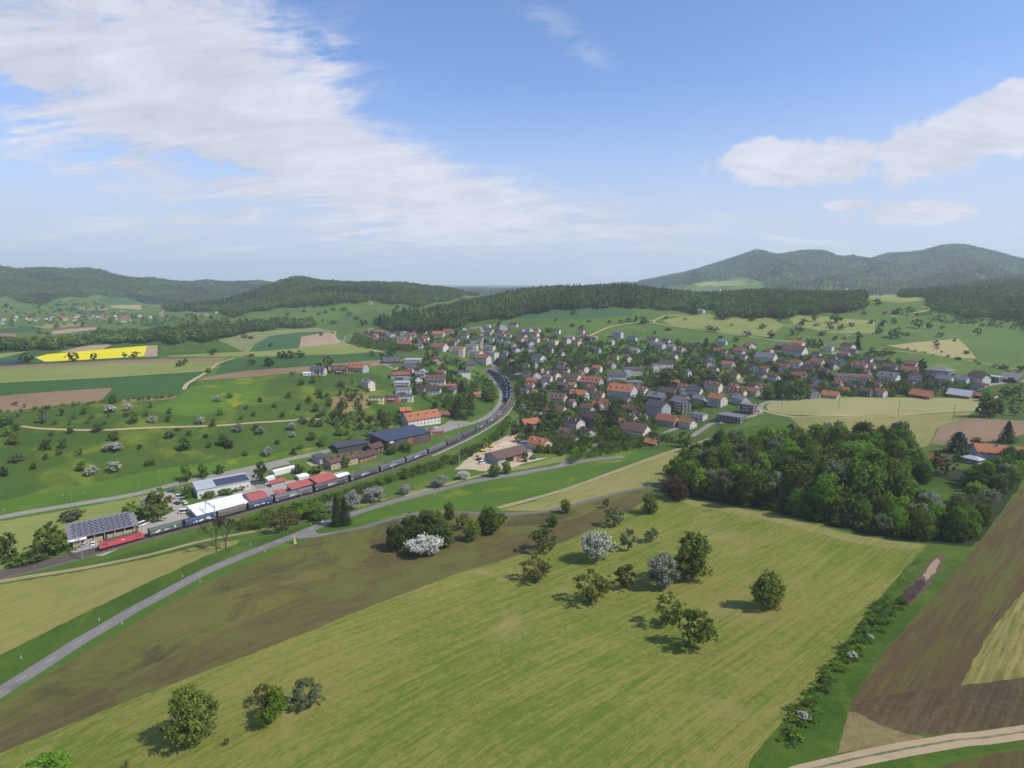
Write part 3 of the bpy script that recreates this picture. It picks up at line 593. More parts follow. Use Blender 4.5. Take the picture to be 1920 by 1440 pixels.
R('forecourt', 'asphalt_lt', [(775, 806), (826, 799), (845, 789), (880, 790), (870, 798), (830, 812), (790, 818), (770, 815)], 8)
for pl, w, k, nm in [([(40, 799), (70, 803), (150, 806), (220, 805), (340, 800), (480, 792), (600, 785)], 2.4, 'gravel', 'footpath'),
                 ([(345, 730), (352, 719), (380, 702), (400, 688), (412, 680), (440, 671)], 3.5, 'gravel', 'farm_track'),
                 ([(590, 616), (618, 620), (629, 623), (626, 632), (645, 643), (680, 651), (720, 661)], 3.5, 'gravel', 'farm_track'),
                 ([(700, 684), (712, 680), (735, 690), (752, 702), (765, 712)], 3.2, 'asphalt_lt', 'village_road'),
                 ([(640, 648), (648, 632), (656, 628), (668, 640), (700, 652)], 3.0, 'asphalt', 'railway_cutting'),
                 ([(1105, 630), (1150, 611), (1200, 604), (1228, 600), (1226, 605), (1260, 611), (1340, 621), (1440, 636), (1560, 648)], 3.2, 'gravel', 'farm_track'),
                 ([(1228, 600), (1250, 592), (1292, 588)], 3.2, 'gravel', 'farm_track'),
                 ([(1670, 592), (1710, 587), (1738, 582), (1741, 578), (1730, 573)], 3.2, 'gravel', 'farm_track'),
                 ([(1640, 655), (1740, 664), (1830, 678), (1930, 695), (2100, 710)], 2.4, 'gravel', 'farm_track'),
                 ([(1425, 776), (1426, 762), (1440, 753), (1480, 748), (1540, 745)], 4.5, 'asphalt_lt', 'village_road'),
                 ([(1427, 768), (1460, 777), (1520, 781), (1640, 780), (1740, 774), (1840, 769)], 3.0, 'gravel', 'field_path'),
                 ([(1228, 822), (1255, 808), (1280, 799)], 4.5, 'asphalt_lt', 'village_road'),
                 ([(1297, 818), (1320, 803), (1345, 789), (1380, 786), (1410, 780), (1426, 768)], 5.0, 'asphalt_lt', 'village_road'),
                 ([(1050, 874), (1080, 856), (1110, 840), (1122, 825), (1105, 808), (1085, 800), (1050, 788), (1010, 790), (970, 792), (955, 790)], 5.0, 'asphalt_lt', 'village_road'),
                 ([(1050, 788), (1070, 775), (1085, 764), (1120, 768), (1160, 766), (1200, 770)], 5.0, 'asphalt_lt', 'village_road'),
                 ([(900, 636), (904, 628), (905, 622), (900, 612)], 5.0, 'asphalt_lt', 'village_road'),
                 ([(904, 640), (905, 655), (930, 690), (960, 682), (975, 660), (985, 650)], 4.5, 'asphalt_lt', 'village_road'),
                 ([(800, 632), (799, 612), (798, 604)], 3.5, 'gravel', 'village_road'),
                 ([(1450, 700), (1400, 706), (1380, 722), (1350, 726), (1280, 722)], 4.5, 'asphalt_lt', 'village_road'),
                 ([(1540, 690), (1555, 668), (1570, 660), (1600, 662)], 4.0, 'asphalt_lt', 'village_road'),
                 ([(1740, 728), (1780, 732), (1830, 726), (1880, 718), (1930, 714), (2050, 712)], 6.0, 'asphalt_lt', 'country_road'),
                 ([(743, 632), (760, 640), (770, 648)], 5.0, 'asphalt_lt', 'village_road'),
                 ([(300, 589), (306, 583), (311, 578), (300, 570)], 5, 'gravel', 'hill_track'), ([(225, 582), (240, 588)], 5, 'gravel', 'hill_track')]:
    RW(nm, k, ribbon(wline(pl, 8.0), w))
rail_px = [(-220, 1135), (-60, 1098), (20, 1078), (100, 1057), (183, 1035), (225, 1024), (270, 1011), (322, 997), (374, 983), (420, 971), (469, 957), (536, 938), (600, 921), (657, 905), (707, 889), (751, 873), (820, 848), (852, 832), (876, 819), (898, 807), (915.5, 797), (929, 788), (937, 781.5), (943, 775.5), (950, 767), (957, 755), (961, 743), (960, 731), (953, 720), (945.5, 711), (938, 704), (931, 700), (924, 697), (912, 693)]
rail_w = [world(u, v) for u, v in rail_px]
for _ in range(3):
    q = [p.copy() for p in rail_w]
    for i in range(1, len(q) - 1): rail_w[i] = (q[i - 1] + 2 * q[i] + q[i + 1]) / 4
rail_line = catmull(rail_w, 3.0)
RW('ballast_bed', 'ballast', ribbon(rail_line, 11.0, 2.0))

RIBS = {'main_road', 'side_lane', 'concrete_track', 'gravel_track', 'track_middle', 'back_road', 'ballast_bed', 'footpath', 'farm_track', 'village_road', 'country_road', 'field_path', 'hill_track', 'railway_cutting'}
def build_ground():
    pts = []
    lr = np.arange(math.log(48), math.log(13900), 0.022)
    for k, l in enumerate(lr):
        r = math.exp(l); step = 0.024
        azs = np.concatenate([np.arange(-math.pi, -1.3, 0.12), np.arange(-1.3, 1.3, step), np.arange(1.3, math.pi - 0.01, 0.12)]) if k % 4 == 0 else np.arange(-1.29, 1.29, step)
        azs = azs + (step / 2 if k % 2 else 0)
        for a in azs: pts.append((r * math.sin(a), r * math.cos(a)))
    pts.append((0.0, 0.0))
    verts = [Vector(p) for p in pts]; faces = []
    for nm, key, poly in REG:
        n0 = len(verts); verts.extend(Vector(p) for p in poly); faces.append(list(range(n0, n0 + len(poly))))
    edges = []
    for fc in faces: edges += [(fc[i], fc[(i + 1) % len(fc)]) for i in range(len(fc))]
    ov, oe, of, orv, ore, orf = delaunay_2d_cdt(verts, edges, [], 0, 1e-4, True)
    xy = np.array([(v.x, v.y) for v in ov]); zs = height(xy[:, 0], xy[:, 1])
    tri = np.array([tuple(f) for f in of]); cen = xy[tri].mean(1); cls = np.full(len(tri), -1)
    for k, (nm, key, poly) in enumerate(REG):
        P = np.array(poly); lo = P.min(0); hi = P.max(0)
        idx = np.nonzero((cen[:, 0] > lo[0]) & (cen[:, 0] < hi[0]) & (cen[:, 1] > lo[1]) & (cen[:, 1] < hi[1]))[0]
        if len(idx) == 0: continue
        if nm in RIBS:                      # ribbons: union of their quads, so that bends never cancel out
            n = len(P) // 2; quads = [np.array([P[i], P[i + 1], P[-2 - i], P[-1 - i]]) for i in range(n - 1)]
        else: quads = [P]
        hit = np.zeros(len(idx), bool)
        for Q in quads:
            l2 = Q.min(0); h2 = Q.max(0); c = cen[idx]
            sub = np.nonzero(~hit & (c[:, 0] >= l2[0]) & (c[:, 0] <= h2[0]) & (c[:, 1] >= l2[1]) & (c[:, 1] <= h2[1]))[0]
            if len(sub) == 0: continue
            x = c[sub, 0]; y = c[sub, 1]; ins = np.zeros(len(sub), bool); j = len(Q) - 1
            for i in range(len(Q)):
                xi, yi = Q[i]; xj, yj = Q[j]
                if yi != yj: ins ^= ((yi > y) != (yj > y)) & (x < (xj - xi) * (y - yi) / (yj - yi) + xi)
                j = i
            hit[sub[ins]] = True
        cls[idx[hit]] = k
    groups = {}
    for f, k in zip(of, cls): groups.setdefault(int(k), []).append(f)
    for k, fs in groups.items():
        nm, key = ('ground', 'meadow') if k < 0 else REG[k][:2]
        remap = {}; vs = []; out = []
        for f in fs:
            g = []
            for i in f:
                if i not in remap: remap[i] = len(vs); vs.append((xy[i, 0], xy[i, 1], zs[i]))
                g.append(remap[i])
            a, b, c = [vs[q] for q in g[:3]]
            if (b[0] - a[0]) * (c[1] - a[1]) - (b[1] - a[1]) * (c[0] - a[0]) < 0: g = g[::-1]
            out.append(g)
        me = D.meshes.new(nm); me.from_pydata(vs, [], out); me.polygons.foreach_set('use_smooth', [True] * len(out)); me.materials.append(F[key]); me.update()
        o = D.objects.new(nm, me); COL.objects.link(o); o['kind'] = 'structure'
build_ground()
def build_haze():
    b = MB(); b.box(-15500, 15500, -15500, 15500, -9, 470)
    m = D.materials.new('haze_air'); m.use_nodes = True; N = m.node_tree.nodes
    for n in list(N): N.remove(n)
    out = N.new('ShaderNodeOutputMaterial'); pv = N.new('ShaderNodeVolumePrincipled')
    pv.inputs['Color'].default_value = (0.80, 0.90, 1.0, 1); pv.inputs['Density'].default_value = HAZE_DENSITY; pv.inputs['Anisotropy'].default_value = 0.2
    m.node_tree.links.new(pv.outputs[0], out.inputs['Volume'])
    o = b.build('haze', m); o['kind'] = 'stuff'
build_haze()
# ------------------------------------------------------------------ vegetation prototypes
def fastmesh(name, V, Fc, mats, smooth=False, mi=None):
    me = D.meshes.new(name); V = np.asarray(V, np.float32); nF = len(Fc); k = Fc.shape[1]
    me.vertices.add(len(V)); me.vertices.foreach_set('co', V.ravel())
    me.loops.add(nF * k); me.loops.foreach_set('vertex_index', Fc.ravel().astype(np.int32))
    me.polygons.add(nF); me.polygons.foreach_set('loop_start', np.arange(0, nF * k, k, dtype=np.int32)); me.polygons.foreach_set('loop_total', np.full(nF, k, np.int32))
    for m in mats: me.materials.append(m)
    if mi is not None: me.polygons.foreach_set('material_index', np.asarray(mi, np.int32))
    me.update(calc_edges=True); me.validate(); return me
def crown_points(kind, n, rs):
    if kind in ('cone', 'pine'):
        z = rs.uniform(0, 1, n) ** 1.35; lay = (z * (17 if kind == 'cone' else 7)) % 1.0
        rad = 0.5 * (1 - z) ** (0.85 if kind == 'cone' else 0.5) * (1.0 - 0.42 * lay) + 0.01
        nb = 13; ph = rs.uniform(0, 2 * math.pi, n); lob = 1 + 0.22 * np.sin(ph * nb + np.floor(z * 17) * 2.4) + 0.12 * np.sin(ph * 3 + z * 9)
        q = rs.uniform(0.25, 1.0, n) ** 0.5; r = rad * lob * q
        P = np.stack([r * np.cos(ph), r * np.sin(ph), 0.04 + 0.96 * z - 0.05 * q * (1 - z)], 1)
        Nn = np.stack([np.cos(ph), np.sin(ph), np.full(n, 0.45)], 1); return P, Nn
    if kind == 'column':
        z = rs.uniform(0, 1, n); rad = 0.5 * np.sin(np.pi * np.clip(z * 0.93 + 0.07, 0, 1)) ** 0.6 * (1 - 0.25 * z); ph = rs.uniform(0, 2 * math.pi, n)
        r = rad * rs.uniform(0.5, 1.0, n) ** 0.5 * (1 + 0.2 * np.sin(ph * 5 + z * 14))
        return np.stack([r * np.cos(ph), r * np.sin(ph), 0.05 + 0.95 * z], 1), np.stack([np.cos(ph), np.sin(ph), 0.3 + 0 * z], 1)
    if kind == 'bush': nl, zc, zr, rr0, sp, bot = 14, 0.42, 0.26, 0.20, 0.32, 0.0
    elif kind == 'sparse': nl, zc, zr, rr0, sp, bot = 26, 0.54, 0.32, 0.10, 0.40, 0.14
    elif kind == 'spread': nl, zc, zr, rr0, sp, bot = 20, 0.52, 0.28, 0.15, 0.36, 0.08
    elif kind == 'tall': nl, zc, zr, rr0, sp, bot = 24, 0.52, 0.36, 0.14, 0.33, 0.04
    else: nl, zc, zr, rr0, sp, bot = 22, 0.49, 0.34, 0.17, 0.31, 0.03
    C = []; Rr = []
    for _ in range(nl):
        ph = rs.uniform(0, 2 * math.pi); t = rs.uniform(-1, 1); q = rs.uniform(0.3, 1.0) ** 0.5
        w = math.sqrt(max(0, 1 - t * t)) * (1.0 if t < 0.2 else 0.9)
        C.append((sp * q * w * math.cos(ph), sp * q * w * math.sin(ph), zc + zr * t)); Rr.append(rr0 * rs.uniform(0.6, 1.35))
    C = np.array(C); Rr = np.array(Rr); nt_ = max(30, n // 26); tl = rs.randint(0, nl, nt_ * 3); td = rs.normal(0, 1, (nt_ * 3, 3)); td /= np.linalg.norm(td, axis=1)[:, None]
    T = C[tl] + td * (Rr[tl] * rs.uniform(0.55, 1.12, nt_ * 3))[:, None]                 # twig ends; leaves gather round them
    dm = np.linalg.norm(T[:, None, :] - C[None], axis=2) / Rr[None]; dm[np.arange(nt_ * 3), tl] = 9; ok = (dm.min(1) > 0.62) & (T[:, 2] > bot); T = T[ok][:nt_]; td = td[ok][:nt_]
    k = rs.randint(0, len(T), n); P = T[k] + rs.normal(0, 1, (n, 3)) * (0.030 if kind != 'sparse' else 0.024) * rs.uniform(0.5, 1.3, (n, 1)); P[:, 2] = np.maximum(P[:, 2], 0.01)
    return P, td[k]
def leaf_arrays(P, Nn, size, rs, aspect=1.0):
    n = len(P); nv = Nn * 0.8 + rs.normal(0, 0.55, (n, 3)); nv /= np.linalg.norm(nv, axis=1)[:, None] + 1e-9
    t = np.cross(nv, rs.normal(0, 1, (n, 3))); t /= np.linalg.norm(t, axis=1)[:, None] + 1e-9; b = np.cross(nv, t)
    s = (size * rs.uniform(0.55, 1.35, n))[:, None]; a = s * aspect
    V = np.stack([P - t * s, P - b * a * 0.8, P + t * s, P + b * a * 0.9], 1).reshape(-1, 3)
    return V, np.arange(n * 4).reshape(n, 4)
TRUNKM = mat('bark', (0.085, 0.068, 0.052), 0.9, 0.2, 4)
BARKDARK = mat('dark_bark', (0.050, 0.040, 0.032), 0.9, 0.2, 4)
def branch_mesh(name, kind, rs, m, levels=1):
    b = MB()
    top = {'cone': 0.9, 'pine': 0.85, 'column': 0.6, 'bush': 0.3, 'tall': 0.55}.get(kind, 0.34); r0 = {'bush': 0.012, 'cone': 0.02, 'pine': 0.022}.get(kind, 0.026)
    lean = Vector((rs.uniform(-.02, .02), rs.uniform(-.02, .02), 0))
    b.tube((0, 0, -0.06), Vector((0, 0, top)) + lean, r0 * 1.25, r0 * (0.25 if kind in ('cone', 'pine') else 0.8), 7)
    if kind not in ('cone', 'pine', 'column'):
        for k in range(9 if kind in ('sparse', 'spread') else 7):
            ph = 2 * math.pi * k / 8 + rs.uniform(-.3, .3); z0 = top * rs.uniform(0.62, 1.0)
            p0 = Vector((lean.x * z0, lean.y * z0, z0)); L = rs.uniform(0.2, 0.38)
            p1 = p0 + Vector((math.cos(ph) * L * 0.62, math.sin(ph) * L * 0.62, L * 0.62)); b.tube(p0, p1, r0 * 0.5, r0 * 0.26, 5)
            for q in range(3):
                p2 = p1 + Vector((math.cos(ph + rs.uniform(-.9, .9)) * 0.13, math.sin(ph + rs.uniform(-.9, .9)) * 0.13, rs.uniform(0.0, 0.16))); b.tube(p1, p2, r0 * 0.24, r0 * 0.08, 4, cap=False)
                for w in range(2):
                    p3 = p2 + Vector((rs.uniform(-.09, .09), rs.uniform(-.09, .09), rs.uniform(-.01, .09))); b.tube(p2, p3, r0 * 0.09, r0 * 0.04, 3, cap=False)
    return b.mesh(name, m)
def bare_mesh(name, rs, m):
    b = MB()
    def rec(p, d, L, r, lv):
        q = p + d * L; b.tube(p, q, r, r * 0.62, 5 if lv < 3 else 3, cap=False)
        if lv >= 6: return
        for k in range(3 if lv < 5 else 3):
            nd = (d + Vector((rs.uniform(-.65, .65), rs.uniform(-.65, .65), rs.uniform(-.25, .45)))).normalized(); rec(p + d * L * rs.uniform(0.55, 1.0), nd, L * rs.uniform(0.62, 0.82), max(r * 0.58, 0.0022), lv + 1)
    rec(Vector((0, 0, -0.05)), Vector((0, 0, 1)), 0.30, 0.022, 0)
    V = np.array(b.v); z = V[:, 2].max(); w = max(np.abs(V[:, 0]).max(), np.abs(V[:, 1]).max())
    b.v = [(x / w * 0.5, y / w * 0.5, zz / z) for x, y, zz in b.v]
    return b.mesh(name, m)
L_ = {}
L_['olive'] = leafmat('olive_leaves', (0.085, 0.118, 0.020), (0.165, 0.200, 0.044))
L_['dark'] = leafmat('dark_green_leaves', (0.052, 0.088, 0.020), (0.105, 0.150, 0.034))
L_['green'] = leafmat('green_leaves', (0.080, 0.140, 0.022), (0.150, 0.225, 0.040))
L_['bright'] = leafmat('fresh_green_leaves', (0.119, 0.231, 0.022), (0.189, 0.315, 0.036))
L_['grey'] = leafmat('grey_green_leaves', (0.105, 0.140, 0.063), (0.203, 0.238, 0.119))
L_['brown'] = leafmat('bronze_young_leaves', (0.095, 0.098, 0.028), (0.165, 0.150, 0.050))
L_['blossom'] = leafmat('white_blossom', (0.24, 0.25, 0.17), (0.66, 0.64, 0.62))
L_['half'] = leafmat('fading_blossom', (0.10, 0.15, 0.05), (0.50, 0.50, 0.45))
L_['spruce'] = leafmat('spruce_needles', (0.022, 0.038, 0.017), (0.046, 0.070, 0.029), trans=0.1)
L_['blue'] = leafmat('blue_green_needles', (0.042, 0.066, 0.048), (0.072, 0.102, 0.072), trans=0.1)
L_['copper'] = leafmat('copper_leaves', (0.060, 0.034, 0.026), (0.102, 0.060, 0.042))
L_['twig'] = leafmat('bud_twigs', (0.084, 0.066, 0.043), (0.138, 0.110, 0.070), trans=0.0)
L_['far'] = leafmat('woodland_leaves', (0.075, 0.125, 0.026), (0.135, 0.195, 0.045))
L_['farbright'] = leafmat('woodland_spring_leaves', (0.12, 0.20, 0.035), (0.19, 0.28, 0.055))
L_['stalk'] = leafmat('dry_stalks', (0.108, 0.074, 0.070), (0.192, 0.132, 0.114), trans=0.0)
NL = {'near': (8500, 0.0185), 'mid': (2100, 0.036), 'small': (700, 0.064)}
CR, TR = {}, {}
def protos():
    for kind in ('round', 'spread', 'sparse', 'tall', 'cone', 'bush', 'column', 'pine'):
        for lod, (n, s) in NL.items():
            CR[kind, lod] = []
            for sd in range(3 if lod != 'near' else 4):
                rs = np.random.RandomState(hash((kind, lod)) % 1000 if False else sum(map(ord, kind + lod)) + sd * 17)
                k = n * (0.50 if kind == 'sparse' else 1)
                P, Nn = crown_points(kind, int(k), rs); V, Fc = leaf_arrays(P, Nn, s * (0.8 if kind in ('cone',) else 1), rs)
                CR[kind, lod].append(fastmesh('crown', V, Fc, [L_['green']]))
        TR[kind] = [branch_mesh('trunk', kind, random.Random(sd + 5), TRUNKM) for sd in range(3)]
    TR['bare'] = [bare_mesh('branches', random.Random(sd + 50), TRUNKM) for sd in range(2)]
protos()
KINDS = {   # key: (name, shape, leaves, words)
 'olive': ('cherry_tree', 'round', 'olive', 'dense olive green cherry tree'), 'dark': ('broadleaf_tree', 'round', 'dark', 'dark green leafy tree'),
 'green': ('broadleaf_tree', 'round', 'green', 'mid green leafy tree'), 'bright': ('broadleaf_tree', 'spread', 'bright', 'bright fresh green tree'),
 'grey': ('apple_tree', 'spread', 'grey', 'grey green fruit tree'), 'sparse': ('fruit_tree', 'sparse', 'brown', 'sparse brownish fruit tree with open branches'),
 'sparse_green': ('fruit_tree', 'sparse', 'grey', 'thin grey green fruit tree'), 'sparse_olive': ('fruit_tree', 'sparse', 'olive', 'open crowned olive green fruit tree'),
 'blossom': ('blossoming_tree', 'spread', 'blossom', 'white blossoming fruit tree'), 'half': ('apple_tree', 'spread', 'half', 'half faded white blossoming fruit tree'),
 'spruce': ('spruce_tree', 'cone', 'spruce', 'dark pointed spruce'), 'pine': ('pine_tree', 'pine', 'blue', 'bluish green pine'), 'tall': ('tall_tree', 'tall', 'green', 'tall green broadleaf tree'),
 'tall_dark': ('tall_tree', 'tall', 'dark', 'tall dark green tree'), 'tall_olive': ('tall_tree', 'tall', 'olive', 'tall olive green tree'), 'tall_bright': ('tall_tree', 'tall', 'bright', 'tall fresh green tree'),
 'poplar': ('columnar_tree', 'column', 'dark', 'narrow columnar dark tree'), 'birch': ('birch_tree', 'tall', 'grey', 'tall grey green birch'),
 'bush': ('bush', 'bush', 'green', 'rounded green bush'), 'bush_bright': ('bush', 'bush', 'bright', 'bright green bush'), 'bush_dark': ('bush', 'bush', 'dark', 'dark green bush'), 'bush_grey': ('bush', 'bush', 'grey', 'grey green bush'),
 'copper': ('copper_tree', 'round', 'copper', 'dark reddish brown tree'), 'bare': ('bare_tree', 'bare', None, 'leafless grey brown tree')}
TREES = []
NAMED = {'garden trees of the village': 'garden_tree', 'orchard trees on the left slope': 'orchard_tree', 'scattered trees on the right hillside': 'hillside_tree', 'trees of the big copse': 'copse_tree', 'field trees on the plateau': 'field_tree'}
def put_tree(kind, p, h, w, where, group=None, lod=None, words=None, near=None):
    nm, shape, leaf, desc = KINDS[kind]
    if nm != 'bush': nm = NAMED.get(group, nm)
    k = rnd.randrange(99); r = math.hypot(p[0], p[1])
    lod = lod or ('near' if r < 300 else 'mid' if r < 620 else 'small')
    base = 0.0
    t = empty(nm, (p[0], p[1], p[2] - 0.05), rnd.uniform(0, 6.28))
    if shape == 'bare':
        o = D.objects.new('branches', TR['bare'][k % 2]); link(o, t); o.scale = (w, w, h)
    else:
        if lod != 'small' or shape not in ('bush',):
            o = D.objects.new('trunk', TR[shape][k % 3]); link(o, t); o.scale = (w, w, h); w *= 1.1
        lst = CR[shape, lod]; c = D.objects.new('crown', lst[k % len(lst)]); link(c, t); c.scale = (w, w, h)
        c.material_slots[0].link = 'OBJECT'; c.material_slots[0].material = L_[leaf]
    t['_w'] = (words or desc); t['_where'] = where; t['_u'] = project(p[0], p[1], p[2])[0]; t['_v'] = project(p[0], p[1], p[2])[1]
    t['category'] = 'bush' if nm == 'bush' else 'tree'
    if group: t['group'] = group
    ALL.append(t); TREES.append((p[0], p[1], w / 2)); return t
def tree_px(kind, u, v, hpx, wpx, where, group=None, words=None, lod=None):
    p = world(u, v); m = mpp(p); dep = (CAMZ - p.z) / math.hypot(p.x, p.y)
    h = hpx * m / math.cos(math.atan(dep)) ; w = wpx * m
    h = max(h - w * 0.22 * math.sin(math.atan(dep)), h * 0.75)
    return put_tree(kind, p, h, w * 1.06, where, group, lod, words)
# ------------------------------------------------------------------ masses of trees nobody could count, as instanced stuff
def instancer_tree(name, xy, zs, scl, idx, protos_, label, cat):
    n = len(xy); me = D.meshes.new(name); me.vertices.add(n)
    me.vertices.foreach_set('co', np.column_stack([xy, zs]).astype(np.float32).ravel())
    a = me.attributes.new('tree_scale', 'FLOAT_VECTOR', 'POINT'); a.data.foreach_set('vector', scl.astype(np.float32).ravel())
    a = me.attributes.new('tree_turn', 'FLOAT_VECTOR', 'POINT'); rot = np.zeros((n, 3)); rot[:, 2] = np.random.RandomState(3).uniform(0, 6.28, n); a.data.foreach_set('vector', rot.astype(np.float32).ravel())
    a = me.attributes.new('tree_kind', 'INT', 'POINT'); a.data.foreach_set('value', np.asarray(idx, np.int32))
    o = D.objects.new(name, me); COL.objects.link(o)
    coll = D.collections.new(name + '_kinds')
    for k, (m_) in enumerate(protos_): coll.objects.link(D.objects.new('%02d_%s' % (k, name), m_))
    ng = D.node_groups.new(name + '_scatter', 'GeometryNodeTree')
    ng.interface.new_socket('Geometry', in_out='INPUT', socket_type='NodeSocketGeometry'); ng.interface.new_socket('Geometry', in_out='OUTPUT', socket_type='NodeSocketGeometry')
    N = ng.nodes; Lk = ng.links; gi = N.new('NodeGroupInput'); go = N.new('NodeGroupOutput')
    ci = N.new('GeometryNodeCollectionInfo'); ci.inputs['Collection'].default_value = coll; ci.inputs['Separate Children'].default_value = True; ci.inputs['Reset Children'].default_value = True
    mp = N.new('GeometryNodeMeshToPoints'); ip = N.new('GeometryNodeInstanceOnPoints'); ip.inputs['Pick Instance'].default_value = True
    def at(nm, ty):
        x = N.new('GeometryNodeInputNamedAttribute'); x.data_type = ty; x.inputs['Name'].default_value = nm; return x.outputs['Attribute']
    e2r = N.new('FunctionNodeEulerToRotation')
    Lk.new(gi.outputs[0], mp.inputs[0]); Lk.new(mp.outputs[0], ip.inputs['Points']); Lk.new(ci.outputs[0], ip.inputs['Instance'])
    Lk.new(at('tree_kind', 'INT'), ip.inputs['Instance Index']); Lk.new(at('tree_scale', 'FLOAT_VECTOR'), ip.inputs['Scale'])
    Lk.new(at('tree_turn', 'FLOAT_VECTOR'), e2r.inputs[0]); Lk.new(e2r.outputs[0], ip.inputs['Rotation']); Lk.new(ip.outputs[0], go.inputs[0])
    md = o.modifiers.new('scatter', 'NODES'); md.node_group = ng
    tag(o, label, cat, kind='stuff'); return o
def far_proto(kind, leaf, n, s, sd):
    rs = np.random.RandomState(sd); P, Nn = crown_points(kind, n, rs); V, Fc = leaf_arrays(P, Nn, s, rs); return fastmesh('far_tree', V, Fc, [L_[leaf]])
FP = [far_proto('round', 'far', 520, 0.056, 1), far_proto('round', 'dark', 520, 0.056, 2), far_proto('round', 'far', 520, 0.056, 3), far_proto('spread', 'farbright', 520, 0.056, 4),
      far_proto('cone', 'spruce', 420, 0.048, 5), far_proto('cone', 'spruce', 420, 0.048, 6), far_proto('round', 'olive', 520, 0.056, 7), far_proto('round', 'far', 520, 0.056, 8), far_proto('round', 'grey', 240, 0.08, 9), far_proto('bush', 'green', 240, 0.09, 10)]
def polymask(U, V, poly):
    ins = np.zeros(len(U), bool); j = len(poly) - 1
    for i in range(len(poly)):
        xi, yi = poly[i]; xj, yj = poly[j]
        if yi != yj: ins ^= ((yi > V) != (yj > V)) & (U < (xj - xi) * (V - yi) / (yj - yi) + xi)
        j = i
    return ins
def forest(name, poly, rmin, rmax, sp, hts, wf, weights, label, cat='forest', seed=1, wobble=6):
    rs = np.random.RandomState(seed); us = [p[0] for p in poly]
    a0, a1 = azel(min(us), 560)[0], azel(max(us), 560)[0]; xs, ys = [], []
    r = rmin
    while r < rmax:
        s = max(sp, 0.0042 * r); k = int((a1 - a0) * r / s) + 1
        a = a0 + (np.arange(k) + rs.uniform(0, 1, k)) * (s / r); q = r + rs.uniform(-.5, .5, k) * s
        xs.append(q * np.sin(a)); ys.append(q * np.cos(a)); r += s
    x = np.concatenate(xs); y = np.concatenate(ys); z = height(x, y)
    f = y * CP - (z - CAMZ) * SP; up = y * SP + (z - CAMZ) * CP; U = 960 + FPX * x / f; V = 720 - FPX * up / f
    V2 = V + wobble * 0.35 * np.sin(U * 0.11) + wobble * 0.35 * np.sin(U * 0.037 + 1); keep = polymask(U, V2, poly)
    x, y, z = x[keep], y[keep], z[keep]; n = len(x); rr = np.hypot(x, y)
    size = np.maximum(1.0, 0.0042 * rr / sp) ** 0.6
    h = rs.uniform(hts[0], hts[1], n) * 0.86 * (1 + 0.12 * np.sin(x * 0.02) * np.sin(y * 0.023)); w = h * wf * rs.uniform(0.95, 1.4, n) * size * 1.15
    idx = rs.choice(len(FP), n, p=np.array(weights) / sum(weights))
    patch = np.sin(x * 0.011 + 1.3 * np.sin(y * 0.009)) + np.sin(y * 0.013 + x * 0.004)      # stands of conifers among broadleaf stands
    bp = np.sin(x * 0.017 + 2 * np.sin(y * 0.006 + 1)) + np.sin(y * 0.02 - x * 0.012 + 2); idx = np.where((bp > 0.55) & (rs.uniform(0, 1, n) < 0.55), 3, idx); idx = np.where((bp < -1.0) & (rs.uniform(0, 1, n) < 0.5), 1, idx)
    swap = (patch > 1.15) & (rs.uniform(0, 1, n) < 0.7) & (weights[4] > 0.9); idx = np.where(swap, rs.choice([4, 5], n), idx)
    w = w * 1.18; w = np.where((idx == 4) | (idx == 5), w * 0.58, w); h = np.where((idx == 4) | (idx == 5), h * 1.15, h)
    print('forest', name, n)
    return instancer_tree(name, np.column_stack([x, y]), z - 0.5, np.column_stack([w, w, h]), idx, FP, label, cat)
forest('hill_forest', [(-330, 480), (2, 480), (530, 510), (530, 560), (480, 590), (430, 598), (380, 590), (345, 586), (310, 583), (300, 573), (270, 566), (220, 557), (100, 558), (75, 574), (50, 568), (0, 560), (-330, 560)], 1900, 4700, 9, (15, 22), 0.62, [5, 4, 4, 1.6, 1, 1, 2, 3, .5, 0], 'bluish green forest covering the far hills on the left', seed=1)
forest('hill_forest', [(400, 588), (470, 562), (505, 535), (560, 500), (960, 515), (970, 545), (900, 553), (860, 562), (790, 573), (700, 568), (600, 572), (520, 581), (480, 584), (440, 592)], 1350, 2750, 8.5, (14, 20), 0.62, [6, 3, 5, 1.8, 1, 1, 2, 2, .5, 0], 'green forest on the rounded hill left of the centre', seed=2)
forest('village_forest', [(700, 612), (720, 602), (760, 592), (800, 586), (860, 576), (900, 560), (940, 520), (1130, 510), (1375, 530), (1372, 582), (1300, 584), (1180, 579), (1130, 576), (1060, 583), (990, 591), (930, 598), (882, 605), (870, 618), (780, 622), (720, 619)], 830, 1700, 7.5, (14, 20), 0.60, [5, 3, 5, 2, 2, 2, 3, 2, .5, 0], 'dark mixed forest on the ridge directly above the village', seed=3)
forest('village_forest', [(1350, 600), (1342, 575), (1375, 530), (1500, 530), (1622, 545), (1622, 580), (1560, 590), (1480, 593), (1400, 598)], 900, 1500, 7.5, (14, 20), 0.70, [6, 3, 4, 2, 0, 0, 3, 2, .5, 0], 'leafy green wood right of the hill track above the village', seed=4)
forest('hill_forest', [(1650, 553), (1660, 540), (1800, 522), (1925, 505), (2250, 505), (2250, 615), (1925, 612), (1860, 598), (1830, 600), (1790, 592), (1745, 582), (1735, 562)], 1000, 3300, 8.5, (13, 20), 0.6, [6, 3, 4, 1.6, .5, .5, 1, 3, .5, 0], 'leafy wood on the slope at the right edge of the photo', seed=5)
